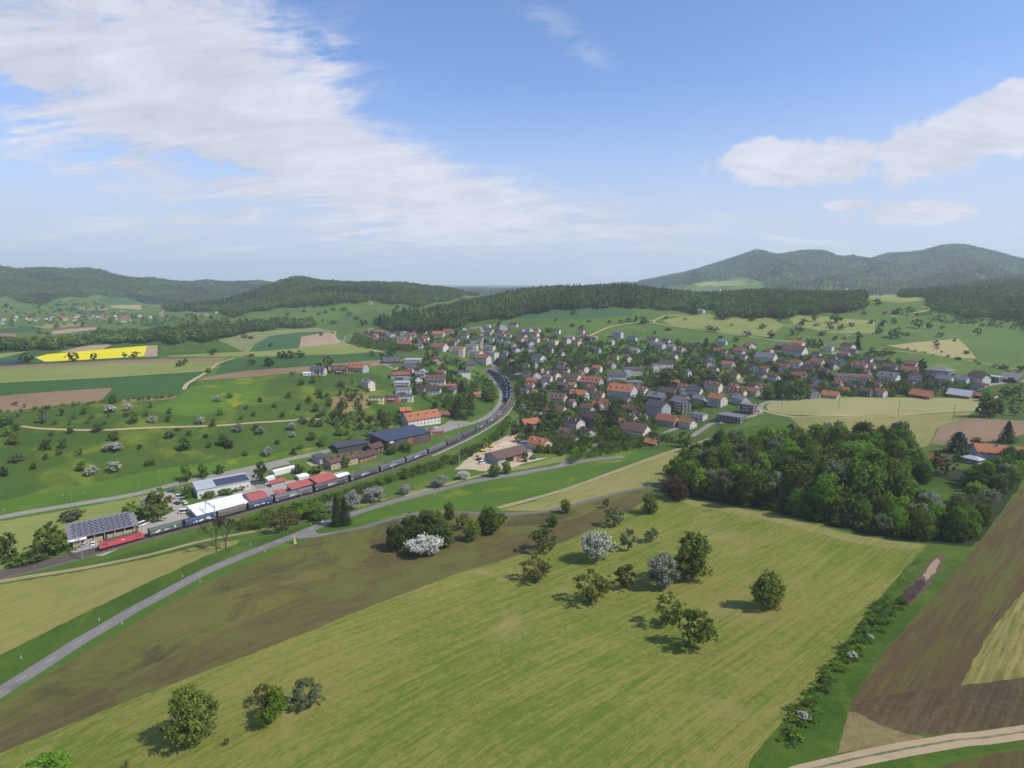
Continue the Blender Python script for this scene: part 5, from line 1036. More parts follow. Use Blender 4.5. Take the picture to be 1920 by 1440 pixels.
# u0 u1 vbase yaw roof wall type storeys opts
HL = """582 613 704 -20 k w g 2
568 583 704 0 w w f 1
622 652 702 -8 b b g 2 DB
652 692 699 -30 o g g 2 DB
678 704 733 -55 g c g 3 SP
716 750 682 10 k k g 1
757 792 683 -12 l g f 2
752 780 693 -12 k w g 1
739 752 692 0 r w f 1
780 803 703 -75 d w g 2 B
838 882 703 8 k w f 1
806 828 684 -80 b t g 2
733 768 712 0 r g h 2 B
738 770 728 -10 l g f 2 B
742 772 741 -5 g w f 2 B
798 836 723 -6 b w g 2 D
829 856 728 0 R p f 1
780 800 738 -15 d w g 2
800 828 741 -10 d w g 2
822 847 783 -15 r b g 1 C
749 771 776 10 o b g 1 C
885 903 744 30 o g g 1
701 719 626 -5 r x g 1
700 719 640 -8 r w g 1
725 744 635 -70 g w g 2
690 700 621 0 g w g 1
682 695 632 -30 r w g 1
751 769 627 -5 g w h 1
775 790 623 10 l w f 1
772 781 631 -85 g w g 2
790 806 641 -30 r c g 2
811 835 633 -15 o w g 2
831 850 625 -8 r w g 1
865 876 619 -80 b w g 1
880 895 616 -5 g w f 1
744 772 648 -10 r g g 1
777 794 654 -10 r w h 2
808 842 658 -35 r w g 2
845 862 645 -20 b w g 2
862 880 636 -20 k w g 2
880 894 645 -5 k g f 2
842 873 667 -12 o c f 4 B
872 897 662 -12 g c f 4 B
875 906 676 -20 g c f 4 B
906 930 663 -10 g c f 3 B
909 936 680 -20 g w f 4 B
936 943 674 0 g g f 2
942 957 673 -50 g g g 3
892 924 686 -40 r w g 3
870 892 688 0 k g g 1
907 921 616 -10 l w f 2
936 952 620 -88 g w g 3
955 972 615 -5 b w g 2
975 985 624 -60 o w g 2
985 1000 624 -50 g w g 2
1000 1014 624 -15 r w g 2
908 926 626 -5 k w g 2
928 945 630 -5 k w g 2
912 928 642 -5 g w f 2
930 945 644 -10 k w f 2
948 960 635 -8 r w g 2
944 958 646 -5 l w f 1
955 971 683 20 o k g 1
960 976 663 -60 b w g 2
990 1003 663 -88 g w g 2
995 1024 681 -40 k w g 2
997 1013 643 -20 g w g 2
1018 1031 641 -15 o w g 1
1029 1048 647 -25 g c f 2
1026 1039 662 -20 b g g 2
984 994 645 -80 g w g 2
1105 1121 636 0 l w f 1
1079 1091 643 -15 b s g 2
1084 1097 627 -10 b w g 2
1020 1034 705 -70 k w g 2
1042 1065 696 -35 b w g 3 D
1030 1052 712 -50 b c g 2
1082 1105 700 -45 d w g 2
963 986 708 0 g g h 1
986 1010 724 -20 o b g 2
1044 1062 722 -30 d g g 2
1058 1090 718 -10 b c g 2
1000 1009 690 -60 g c g 2
1011 1021 699 -60 d c g 2
1013 1031 728 -70 g w g 2
1043 1066 732 -12 b b g 2
1064 1082 731 -12 o c g 2
1087 1132 728 -8 r g g 2 D
1098 1117 736 -60 o w g 2
1068 1105 755 -15 o w g 3
1022 1065 758 -8 b c g 2 SD
1020 1064 776 -10 b w g 1
996 1022 782 -15 g b h 1
973 1013 806 30 o b g 2
1054 1097 810 -40 d w g 3 DB
1089 1132 801 -55 d k g 3 C
1086 1118 776 -35 b g g 2
1108 1134 770 -40 o g g 2
1122 1147 765 -55 o b g 2
1105 1135 750 -10 b c g 2 D
1138 1195 750 -10 o s g 3 D
1186 1217 742 -18 r w g 2 D
1160 1184 759 -20 k g g 2
1175 1204 722 3 g w f 1
1164 1220 820 -12 b c g 2 
1046 1076 816 -15 b w g 1
1045 1087 832 -12 d w g 1
1148 1169 635 -10 g s g 3
1138 1153 647 -20 l w f 2
1175 1196 640 -10 k s h 2
1211 1234 644 -12 b w g 2
1240 1259 647 -25 d w g 2
1225 1249 655 -35 g s g 2
1249 1268 658 -20 g g g 2
1297 1310 650 -20 g w g 2
1345 1364 648 -6 g s g 2
1335 1360 663 -8 r w g 1
1322 1340 680 -75 b w g 2
1284 1297 709 -60 g w g 3
1210 1257 785 -25 k g g 4
1213 1250 760 -15 g k g 3 P
1256 1296 777 -50 g k g 4 BYE
1233 1270 746 -8 d k g 2
1268 1286 742 -8 d w g 2
1286 1318 743 -8 k w g 2 
1320 1354 738 -8 b c g 3 DB
1326 1363 764 -35 o w g 3 B
1298 1326 759 -40 g g g 2
1293 1326 790 -12 g w f 2 B
1272 1306 805 -25 o w g 2
1229 1275 801 -12 r t g 2
1344 1398 794 -8 g k f 2
1387 1418 777 -10 g b f 3 B
1207 1236 837 -20 o b g 1
1359 1400 748 -8 b y g 2 DB
1396 1424 744 -12 r g g 2
1372 1406 760 -50 g g g 2
1393 1417 656 -55 o w g 2
1376 1400 662 -5 r w g 1
1359 1376 676 -10 r w h 2
1353 1378 692 -12 o w g 2
1415 1456 680 -5 g w g 2
1402 1422 699 -80 d w g 2
1367 1388 712 -20 b y g 2
1453 1474 656 -25 g b g 2
1483 1508 652 -8 o w g 2
1466 1512 668 -8 b w g 2
1545 1563 659 -10 g w g 2
1576 1603 658 -20 b c g 2
1572 1593 672 -8 r s g 2
1480 1504 694 -10 r w g 3
1459 1482 694 -10 o w g 1
1520 1545 687 -8 r w g 2
1552 1570 688 -80 r w g 2
1571 1588 688 -80 g w g 2
1597 1626 695 -8 r s g 2 D
1627 1641 694 -8 r w g 2
1500 1529 698 -10 d b g 1
1497 1513 705 -10 r b g 1
1420 1441 713 -60 k c g 2
1566 1632 718 4 b c f 2
1515 1537 748 -75 g w g 2
1541 1574 747 -5 o g g 1
1610 1636 744 -12 d k g 2
1640 1663 745 -20 o w g 2
1655 1683 698 -8 b g g 2
1697 1725 692 -25 r w g 2
1688 1722 701 -5 r b g 1
1646 1684 722 -6 g w g 3 DB
1702 1725 722 -85 k w g 3
1736 1783 706 -5 g s h 2
1756 1787 721 -12 g w g 2 B
1787 1816 722 -12 g w g 2
1815 1852 723 -35 b w g 3
1847 1876 717 -10 l k f 2
1876 1910 717 -5 g b m 1 C
1707 1750 748 -12 o b g 1
1779 1822 747 -5 l x g 1 C
1822 1844 747 -10 o b g 1
1620 1662 680 3 b g f 1
1612 1632 722 -10 b c g 2
1845 1870 748 -15 r w g 1
1295 1312 731 -10 d w g 1
1060 1078 640 -10 g w g 2
1037 1052 626 -10 b w g 2
1330 1348 700 -15 b w g 2
1180 1200 665 -15 g w g 2
1433 1450 665 -20 r w g 2
1522 1540 672 -15 b w g 2
1660 1680 710 -20 r w g 1
1738 1756 715 -10 b w g 2
1385 1402 676 -15 b w g 2
1425 1442 700 -30 r w g 2"""
for ln in HL.split('\n'):
    q = ln.split(); house_px(float(q[0]), float(q[1]), float(q[2]), float(q[3]), q[4], q[5], q[6], int(q[7]), q[8] if len(q) > 8 else '', pitch=33 if q[6] == 'g' else 25)
# far left village: rows of tiny houses
fr = random.Random(11)
for i in range(58):
    u = fr.uniform(0, 300) if i < 44 else fr.uniform(345, 470); v = (602 - 0.012 * u + fr.uniform(-6, 2)) if u < 300 else 594 - (u - 345) * 0.11 + fr.uniform(-3, 2)
    wpx = fr.uniform(5, 9); house_px(u, u + wpx, v, fr.choice([-8, -15, -40, -80]), fr.choice('bbdgko' if i % 5 else 'or'), fr.choice('wwwwcg'), 'g', 2, 'C', group='houses of the far village')
for (u0, u1, v) in [(228, 244, 604), (2, 8, 608), (1388, 1394, 546), (1345, 1352, 545), (1575, 1590, 547), (1602, 1610, 547), (1308, 1322, 588), (690, 698, 571), (735, 741, 602)]:
    house_px(u0, u1, v, -15, 'r' if u0 in (228, 1575, 1602) else 'g', 'w', 'g', 2, 'C', group='scattered outlying houses')
# further houses tucked in between, mostly brown and red roofs half hidden by gardens
ir = random.Random(99)
INF = [((690, 870), (622, 650), 10), ((900, 1130), (628, 668), 14), ((980, 1140), (690, 745), 12), ((1130, 1330), (648, 700), 7), ((1330, 1640), (662, 700), 12), ((1260, 1420), (725, 760), 8), ((1440, 1850), (700, 740), 14), ((760, 880), (700, 740), 6), ((1050, 1230), (760, 825), 8)]
for (ua, ub), (va, vb), n in INF:
    k = 0
    for _ in range(n * 30):
        if k >= n: break
        u, v = ir.uniform(ua, ub), ir.uniform(va, vb); p = world(u, v)
        if any((p.x - a) ** 2 + (p.y - b_) ** 2 < (R_ + 8.5) ** 2 for a, b_, R_, *_ in HOUSES): continue
        if any(nm in ('village_road', 'ballast_bed', 'back_road', 'farm_track') and inside(p.x, p.y, pl) for nm, _, pl in REG[-34:]): continue
        w = ir.uniform(9.5, 13) / mpp(p); house_px(u - w / 2, u + w / 2, v, ir.choice([-8, -15, -25, -50, -75]), ir.choice('bbbddrrokg'), ir.choice('wwccgbw'), 'g', ir.choice([1, 2, 2]), ir.choice(['', 'D', 'S', 'B']), pitch=34); k += 1
# colourful stepped terrace
for (u0, u1, wl, nm) in ((691, 721, 'y', 'yellow'), (721, 749, 'm', 'crimson and pink'), (749, 776, 'w', 'white')):
    house_px(u0, u1, 757 - (u0 - 691) * 0.06, -8, 'k', wl, 'f', 2, 'B', ratio=0.45, label='%s house of the colourful stepped terrace' % nm, group='colourful stepped terrace')
# sheds, halls and station along the railway
def solar_barn():
    t = house_line((137, 1026), (254, 998), 13.5, 4.3, 'g', 't', 'm', 1, 'C', pitch=7, label='long open barn with grey solar roof beside the red locomotive', cat='barn', name='barn', windows=False, overh=1.6)
    ro = [c for c in t.children if c.name.startswith('roof')][0]; L = ro.dimensions.x; tp = math.tan(RAD(7))
    xs = [v.co.x for v in ro.data.vertices]; L = max(xs) * 2; me = MB(); me.box(-.78, .78, -.42, .42, 0, .06); pm = me.mesh('solar_panel', RF['u'])
    nx = int((L - 4) / 2.15)
    for j in range(8):
        for i in range(nx):
            y = -6.6 + j * 1.78; x = -L / 2 + 2.6 + i * 2.15 + (0.7 if j % 2 else 0); o = D.objects.new('solar_panel', pm); link(o, ro); o.location = (x, y, 4.3 + (y + 6.75) * tp + .32); o.rotation_euler = (math.atan(tp) + .06, 0, 0)
    b = MB(); b.box(-L / 2 + 2.2, -.9, -6.80, -6.70, 2.2, 3.5); b.box(.9, L / 2 - 2, -6.80, -6.70, 2.2, 3.5); b.build('window_band', SHADE, t)
    b = MB(); b.box(-.8, .8, -6.82, -6.70, 0, 3.4); b.build('door', SHADE, t)
    b = MB(); b.box(-L / 2 - .2, -L / 2 + 7, -8.35, -8.25, 3.0, 4.3); b.build('sign_board', WHITE, t)
    for i in range(7):
        b = MB(); b.box(-.12, .12, -.12, .12, -1, 4.15); o = b.build('post', CONC, t); o.location = (-L / 2 + 2 + i * (L - 4) / 6, -8.0, 0)
solar_barn()
t = house_line((371, 936), (470, 916), 13, 4.6, 'l', 'w', 'm', 1, 'C', pitch=5, label='white workshop hall with dark blue solar roof', cat='workshop', name='workshop_hall', overh=.4)
ro = [c for c in t.children if c.name.startswith('roof')][0]; xm = max(v.co.x for v in ro.data.vertices); tp = math.tan(RAD(5))
me = MB(); me.box(-.95, .95, -.62, .62, 0, .05); pm = me.mesh('solar_panel', RF['u']); n = int((xm * 1.36) / 2.0)
for j in range(8):
    for i in range(n):
        o = D.objects.new('solar_panel', pm); link(o, ro); y = -5.6 + j * 1.32; o.location = (xm - 1.4 - i * 2.0, y, 4.6 + (y + 6.5) * tp + .24); o.rotation_euler = (math.atan(tp), 0, 0)
def vline(a, b, depth, h, roof, wall, rt, lab, cat='shed', name='shed', **k): return house_line(a, b, depth, h, roof, wall, rt, 1, 'C', label=lab, cat=cat, name=name, **k)
vline((372, 977), (471, 952), 15.5, 3.0, 'w', 'g', 'm', 'big white flat canopy roof behind the third and fourth wagons', 'canopy', 'canopy', pitch=2, windows=False)
vline((474, 953), (503, 946), 15, 3.6, 'R', 'g', 'g', 'red metal hall roof at the right end of the white canopy', pitch=12, windows=False)
vline((346, 983), (368, 977), 5, 0.6, 'u', 'g', 'f', 'low dark blue solar shed left of the white canopy', windows=False)
vline((510, 914), (536, 908), 3.5, 2.4, 'R', 'g', 'm', 'small red roofed stall beside the dark conifer', pitch=6, windows=False)
vline((522, 933), (536, 929), 4, 2.2, 'R', 'g', 'm', 'tiny red roof close behind the grey wagon', pitch=6, windows=False)
vline((549, 926), (596, 912), 6, 2.8, 'R', 'x', 'm', 'red shed roof with a white strip behind the wagons', pitch=10, windows=False)
b = MB(); b.box(-6, 6, -.6, .6, 0, .08)
vline((596, 916), (631, 905), 7, 3.4, 'R', 'x', 'm', 'taller red shed roof beside the white party tent', pitch=12, windows=False)
vline((630, 904), (655, 896), 4.5, 2.6, 'w', 'w', 'g', 'white party tent with scalloped edge behind the wagons', 'tent', 'tent', pitch=16, windows=False, overh=.3)
vline((561, 902), (580, 898), 5.5, 2.2, 'w', 'w', 'h', 'small white pointed tent behind the red shed roofs', 'tent', 'tent', pitch=26, windows=False, overh=.3)
vline((515, 893), (555, 883), 5, 2.8, 'w', 'w', 'v', 'longer white arched plastic tunnel beside the yard', 'tunnel', 'plastic_tunnel', windows=False)
vline((503, 905), (516, 899), 4, 2.4, 'w', 'w', 'v', 'short white arched plastic tunnel by the bushes', 'tunnel', 'plastic_tunnel', windows=False)
house_line((621, 882), (672, 869), 9.5, 4.9, 'b', 't', 'g', 2, 'D', label='old station building with long brown gable roof', cat='station', name='station_building', pitch=24, overh=1.0)
house_line((674, 868), (707, 859), 9, 3.4, 'b', 'x', 'g', 1, '', label='low brown roofed goods shed right of the station', cat='shed', name='goods_shed', pitch=22, overh=1.0)
house_line((700, 850), (728, 842), 8, 3.6, 'b', 'b', 'g', 1, 'C', label='brown roofed wooden shed against the blue roofed hall', cat='shed', name='shed', pitch=24, overh=1.2)
house_line((634, 851), (690, 843), 12, 3.8, 'k', 'k', 'm', 1, 'C', label='dark flat roofed store behind the station', cat='store', name='store', pitch=3, windows=False)
house_line((600, 872), (616, 868), 9, 4.2, 'k', 'g', 'm', 1, 'C', label='dark grey annex left of the station', cat='annex', name='annex', pitch=3)
t = house_line((728, 846), (808, 828), 24, 6.2, 'u', 'b', 'm', 1, 'C', label='large timber hall with blue solar roof and glazed front', cat='hall', name='timber_hall', pitch=3, windows=False, overh=.8)
L = max(v.co.x for c in t.children if c.name.startswith('wall') for v in c.data.vertices) * 2
for i, x in enumerate((-.22, .0, .29)):
    b = MB(); w = L * (.17 if i != 1 else .10); b.box(-w / 2, w / 2, -.08, 0, -2.3, 2.3, 0); [b.box(-w / 2 + q * w / 4 - .06, -w / 2 + q * w / 4 + .06, -.14, -.08, -2.3, 2.3, 1) for q in range(5)]; o = b.build('glazed_front', [RF['k'] if i != 1 else WL['x'], STEEL], t); o.location = (x * L, -12.02, 2.8)
b = MB(); b.box(-1.5, 1.5, -.06, 0, -.7, .7); o = b.build('sign_board', WHITE, t); o.location = (-L * .42, -12.02, 5.1)
t = house_line((766, 802), (826, 794), 14, 5.4, 'o', 'w', 'g', 2, 'D', label='large white house with long orange tiled roof on the forecourt', cat='house', name='house', pitch=34)
t = house_line((934, 871), (989, 858), 14, 4.6, 'b', 'g', 'g', 1, 'C', label='long grey barn with brown roof in the construction yard', cat='barn', name='barn', pitch=20, overh=1.3, windows=False)
for i, (x, w, mm) in enumerate(((-.28, 4, SHADE), (-.08, 3, SHADE), (.1, 3, WL['t']), (.32, 4, WL['x']))):
    b = MB(); b.box(-w / 2, w / 2, -.1, 0, 0, 3.2); o = b.build('barn_door', mm, t); o.location = (x * 17, -7.02, 0)
for i in range(4):
    o = D.objects.new('window', WINM); link(o, t); o.scale = (1.1, 1, 1.0); xl = min(v.co.x for c in t.children if c.name.startswith('wall') for v in c.data.vertices); o.location = (xl - .01, -4.5 + i * 3, 3.0); o.rotation_euler = (0, 0, -math.pi / 2)
house_px(988, 1036, 846, -38, 'o', 'c', 'g', 2, 'D', label='cream house with big orange hipped gable by the gravel yard')
# school, solar hall
house_line((1172, 706), (1224, 702), 14, 6.2, 'b', 'w', 'm', 2, 'C', label='white school hall with tall window front', cat='school', name='school', pitch=3, windows=True)
house_line((1225, 700), (1236, 699), 10, 8.6, 'g', 'w', 'f', 2, 'C', label='white tower block of the school with a yellow picture', cat='school', name='school_tower', windows=False)
house_line((1238, 693), (1262, 691), 12, 6.5, 'd', 'w', 'g', 2, 'C', label='right wing of the school with dark roof', cat='school', name='school_wing', pitch=24)
house_line((1170, 707), (1183, 706), 12, 8.0, 'k', 's', 'f', 2, 'C', label='dark blue stair block at the left end of the school', cat='school', name='school_block', windows=False)
house_line((1139, 717), (1174, 715), 12, 6.4, 'k', 'w', 'g', 2, 'B', label='white hall with dark slate roof left of the round tree', cat='hall', name='village_hall', pitch=26)
# farm behind the copse
house_px(1828, 1930, 868, 18, 'o', 's', 'g', 2, '', ratio=.5, label='large farmhouse with pale orange roof behind the copse', pitch=22)
house_px(1738, 1775, 872, -25, 'o', 'b', 'g', 1, 'C', label='small orange roofed shed left of the farmhouse garden', cat='shed', name='shed')
house_px(1806, 1840, 870, -10, 'l', 'g', 'h', 1, 'C', label='pale domed garden pavilion beside the farmhouse', cat='pavilion', name='pavilion')
# ------------------------------------------------------------------ railway: track, train, catenary
cum = [0.0]
for i in range(1, len(rail_line)): cum.append(cum[-1] + (rail_line[i] - rail_line[i - 1]).length)
def rail_at(s, off=0.0):
    s = min(max(s, 0), cum[-1] - 0.01); i = int(np.searchsorted(cum, s)) - 1; i = max(0, min(i, len(rail_line) - 2)); t = (s - cum[i]) / (cum[i + 1] - cum[i])
    p = rail_line[i].lerp(rail_line[i + 1], t); d = (rail_line[i + 1] - rail_line[i]).normalized(); n = Vector((-d.y, d.x)); q = p + n * off
    return q, d
def s_of_px(u, v):
    w = world(u, v).to_2d(); return cum[min(range(len(rail_line)), key=lambda i: (rail_line[i] - w).length)]
NEAR, FAR = 0.0, 4.2
# the rail bed follows a smoothed height so that rails and wagons run evenly
ss = np.arange(0, cum[-1], 3.0); zz = np.array([H(*rail_at(s, 2.0)[0]) for s in ss]); kz = np.ones(9) / 9; zsm = np.convolve(np.pad(zz, 4, 'edge'), kz, 'valid')
def rail_z(s): return max(float(np.interp(s, ss, zsm)), max(H(*rail_at(s, o)[0]) for o in (-1, 1, 4))) + 0.12
RAILM = mat('rail_steel', (0.13, 0.10, 0.085), 0.5, 0.1, metallic=0.5); SLEEP = mat('concrete_sleepers', (0.20, 0.18, 0.16), 0.9, 0.15)
def sweep(name, off, w, h, m, parent, z0=0.0, s0=0.0, s1=None, step=4.0):
    b = MB(); L = np.arange(s0, s1 or cum[-1], step); V = []
    for s in L:
        q, d = rail_at(s, off); n = Vector((-d.y, d.x)); z = rail_z(s) + z0
        for a, c in ((-w / 2, 0), (w / 2, 0), (w / 2, h), (-w / 2, h)): V.append((q.x + n.x * a, q.y + n.y * a, z + c))
    Fc = []
    for i in range(len(L) - 1):
        for k in range(4): a = i * 4 + k; c = i * 4 + (k + 1) % 4; Fc.append((a, a + 4, c + 4, c))
    b.add(V, Fc); return b.build(name, m, parent)
tr = empty('railway_track', (rail_at(0)[0].x, rail_at(0)[0].y, 0)); tr.location = (0, 0, 0)
for tk in (NEAR, FAR):
    for sd in (-0.75, 0.75): sweep('rail', tk + sd, 0.14, 0.17, RAILM, tr, z0=0.16)
for tk in (NEAR, FAR):
    b = MB()
    for s in np.arange(0, 420, 0.62):
        q, d = rail_at(s, tk); n = Vector((-d.y, d.x)); z = rail_z(s); u = d * .13; w = n * 1.3
        b.add([(q + a * u + c * w).to_3d() + Vector((0, 0, z + zz_)) for zz_ in (0, .15) for a, c in ((-1, -1), (1, -1), (1, 1), (-1, 1))], [(4, 5, 6, 7), (0, 1, 5, 4), (1, 2, 6, 5), (2, 3, 7, 6), (3, 0, 4, 7)])
    o = b.build('sleepers', SLEEP, tr); o['kind'] = 'stuff'
tag(tr, 'double railway track curving from lower left towards the village', 'railway track')
s0, s1 = s_of_px(800, 852), s_of_px(958, 752)
wall = empty('retaining_wall', (0, 0, 0)); k = 0
for s in np.arange(s0, s1, 6.0):
    q, d = rail_at(s, -5.4); b = MB(); b.box(-2.98, 2.98, -.3, .3, -3.0, .5); o = b.build('wall_panel', CONC, wall); o.location = (q.x, q.y, rail_z(s) + .1); o.rotation_euler = (0, 0, math.atan2(d.y, d.x))
tag(wall, 'pale concrete retaining wall along the outside of the railway curve', 'wall')
# --- wagons
TARP = {'grey': mat('grey_tarpaulin', (0.105, 0.108, 0.120), 0.55, 0.06, 0.6), 'dgrey': mat('dark_grey_tarpaulin', (0.072, 0.071, 0.076), 0.6, 0.08, 0.6), 'green': mat('grey_green_side', (0.085, 0.095, 0.082), 0.7, 0.15, 0.5, col2=(0.06, 0.10, 0.095)),
        'blue': mat('dark_blue_side', (0.045, 0.060, 0.120), 0.6, 0.1, 0.5), 'brown': mat('grey_brown_side', (0.125, 0.108, 0.095), 0.7, 0.1, 0.5), 'navy': mat('navy_tarpaulin', (0.055, 0.075, 0.155), 0.6, 0.08, 0.6), 'silver': mat('silver_side', (0.34, 0.35, 0.37), 0.5, 0.05)}
UNDER = mat('wagon_underframe', (0.030, 0.028, 0.027), 0.8, 0.2); WHEEL = mat('wheel_steel', (0.07, 0.055, 0.045), 0.6, 0.1, metallic=0.4)
GRAF = [mat('graffiti_light_blue', (0.16, 0.30, 0.55), 0.6, 0.1), mat('graffiti_pale', (0.42, 0.36, 0.34), 0.6, 0.1), mat('graffiti_white', (0.55, 0.58, 0.55), 0.6, 0.1)]
def text_mesh(s, size, shear=0.0, m=None):
    c = D.curves.new('lettering', 'FONT'); c.body = s; c.size = size; c.extrude = 0.01; c.shear = shear; c.align_x = 'CENTER'; c.align_y = 'CENTER'; c.offset = 0.02
    o = D.objects.new('tmp_text', c); COL.objects.link(o); dg = bpy.context.evaluated_depsgraph_get(); me = D.meshes.new_from_object(o.evaluated_get(dg)); D.objects.remove(o); me.materials.clear(); me.materials.append(m or WHITE); return me
TXT_A, TXT_B = text_mesh('ERM', 1.55, 0.3), text_mesh('EWA', 1.25, 0.3, mat('logo_grey', (0.45, 0.46, 0.48), 0.6, 0.03))
def wheelset():
    b = MB()
    for y in (-.75, .75): b.tube((0, y - .07, 0), (0, y + .07, 0), .46, .46, 14)
    b.tube((0, -.8, 0), (0, .8, 0), .08, .08, 6); return b.mesh('wheelset', WHEEL)
WHS = wheelset()
def bogie(t, x):
    b = MB(); b.box(-1.5, 1.5, -1.05, -.9, .35, .75); b.box(-1.5, 1.5, .9, 1.05, .35, .75); b.box(-.3, .3, -1, 1, .4, .8); o = b.build('bogie', UNDER, t); o.location = (x, 0, 0)
    for dx in (-.9, .9): w = D.objects.new('wheelset', WHS); link(w, o); w.location = (dx, 0, .46)
def body_profile(w=1.42, z0=1.15, z1=4.15, slope=0.0):
    pr = [(-w, z0), (w, z0), (w, 2.9)]; pr += [(w * math.cos(a), 2.9 + (z1 - 2.9) * math.sin(a)) for a in np.linspace(0.25, math.pi - 0.25, 9)]; pr += [(-w, 2.9)]; return pr
def wagon(s, Ltot, col, label, text=False, graff=None, axles=4, off=NEAR, roofcol=None, ribs=0, group='covered wagons of the freight train'):
    q, d = rail_at(s, off); t = empty('freight_wagon', (q.x, q.y, rail_z(s) + .33), math.atan2(d.y, d.x)); L = Ltot - 1.3
    b = MB(); b.prism(body_profile(), -L / 2, L / 2); o = b.build('body', TARP[col], t)
    if ribs:
        for i in range(ribs):
            x = -L / 2 + L * (i + .5) / ribs; b = MB(); b.prism([(y * 1.015, 2.9 + (z - 2.9) * 1.015 if z > 2.9 else z) for y, z in body_profile()], x - .06, x + .06); b.build('rib', TARP[roofcol or col], t)
    for sx in (-1, 1):
        b = MB(); b.prism([(y * .98, 1.2 + (z - 1.2) * 1.02) for y, z in body_profile()], sx * L / 2 + (0 if sx > 0 else -.18), sx * L / 2 + (.18 if sx > 0 else 0)); b.build('end_wall', UNDER, t)
    b = MB(); b.box(-L / 2 - .1, L / 2 + .1, -1.3, 1.3, .85, 1.14); b.box(-L * .3, L * .3, -.5, .5, .5, .85)
    for sx in (-1, 1):
        for y in (-.85, .85): b.tube((sx * (L / 2 + .1), y, 1.0), (sx * (L / 2 + .62), y, 1.0), .16, .22, 8)
    b.build('underframe', UNDER, t)
    if axles == 4: bogie(t, -L / 2 + 3); bogie(t, L / 2 - 3)
    else:
        for x in (-L / 2 + 3, L / 2 - 3): w = D.objects.new('wheelset', WHS); link(w, t); w.location = (x, 0, .46)
    if text:
        for me, x in ((TXT_A, -1.4), (TXT_B, 1.7)):
            o = D.objects.new('lettering', me); link(o, t); o.location = (x, -1.435, 2.1); o.rotation_euler = (math.pi / 2, 0, 0)
        b = MB(); b.box(-L * .47, -L * .44, -1.44, -1.425, 1.3, 1.7); b.box(L * .43, L * .46, -1.44, -1.425, 1.35, 1.6); b.build('marking', WHITE, t)
    if graff:
        rr_ = random.Random(graff)
        for i in range(7):
            b = MB(); x = rr_.uniform(-L * .45, L * .3); n = 7; w = rr_.uniform(1, 3); h = rr_.uniform(.5, 1.3); z = rr_.uniform(1.4, 1.9)
            pts = [(x + w * .5 * (1 + math.cos(6.283 * k / n)) * rr_.uniform(.6, 1.2), z + h * .5 * (1 + math.sin(6.283 * k / n)) * rr_.uniform(.6, 1.1)) for k in range(n)]
            vs = [(p[0], -1.425 - i * .002, p[1]) for p in pts] + [(p[0], -1.435 - i * .002, p[1]) for p in pts]
            b.add(vs, [tuple(range(n, 2 * n))] + [(k, (k + 1) % n, (k + 1) % n + n, k + n) for k in range(n)]); b.build('graffiti', GRAF[rr_.choice((0, 0, 1, 2) if graff == 2 else (2, 2, 1))], t)
    tag(t, label, 'wagon', group); return t
sA = s_of_px(270, 1011)
s = sA + 0.6
wagon(s + 7.6, 15.2, 'green', 'first wagon behind the red locomotive with grey green graffitied side', graff=1, axles=2, ribs=6); s += 15.6
wagon(s + 7.6, 15.2, 'blue', 'dark blue wagon with light blue graffiti, second behind the locomotive', graff=2, axles=2, ribs=0); s += 15.6
wagon(s + 7.6, 15.2, 'brown', 'plain grey brown wagon in front of the white canopy, third in line', axles=2, ribs=5); s += 15.6
wagon(s + 7.0, 14.0, 'blue', 'short dark blue wagon with pale markings, fourth in line', graff=4, axles=2); s += 14.5
ords = ['fifth', 'sixth', 'seventh', 'eighth', 'ninth', 'tenth', 'eleventh', 'twelfth', 'thirteenth', 'fourteenth', 'fifteenth', 'sixteenth', 'seventeenth', 'eighteenth', 'nineteenth', 'twentieth', 'twenty-first', 'twenty-second', 'twenty-third', 'twenty-fourth', 'twenty-fifth', 'twenty-sixth', 'twenty-seventh', 'twenty-eighth', 'twenty-ninth', 'thirtieth', 'thirty-first', 'thirty-second']
cols = ['grey', 'dgrey', 'dgrey', 'grey', 'grey', 'grey', 'dgrey', 'dgrey', 'dgrey', 'grey', 'grey', 'dgrey', 'brown', 'brown', 'navy', 'grey', 'grey', 'grey', 'grey', 'grey', 'grey', 'grey', 'grey', 'grey', 'silver', 'silver']
cn = {'grey': 'grey', 'dgrey': 'dark grey', 'brown': 'grey brown', 'navy': 'navy blue', 'silver': 'silvery'}
sT = s_of_px(924, 697) + 5; i = 0; step_s = 23.4
while s + 10 < sT and i < len(cols):
    Lw = 23.2 if i < 12 else 16.0
    c = cols[i] if s + Lw * 1.6 < sT else 'silver'
    tx = i < 5 or i in (8, 9, 10)
    wagon(s + Lw / 2, Lw, c, '%s covered wagon%s, %s in line behind the locomotive' % (cn[c], ' with white lettering' if tx else '', ords[i]), text=tx, ribs=0 if i < 9 else 3, roofcol='dgrey'); s += Lw + .35; i += 1
# string of dark wagons on the inner track in the bend
sB = s_of_px(957, 755); k = 0
while sB < sT + 10 and k < 7:
    wagon(sB + 7, 14, 'dgrey' if k % 2 else 'blue', 'dark wagon standing on the inner track of the bend, %s from its near end' % ['first', 'second', 'third', 'fourth', 'fifth', 'sixth', 'seventh'][k], off=FAR, axles=2, group='dark wagons on the inner track'); sB += 14.3; k += 1
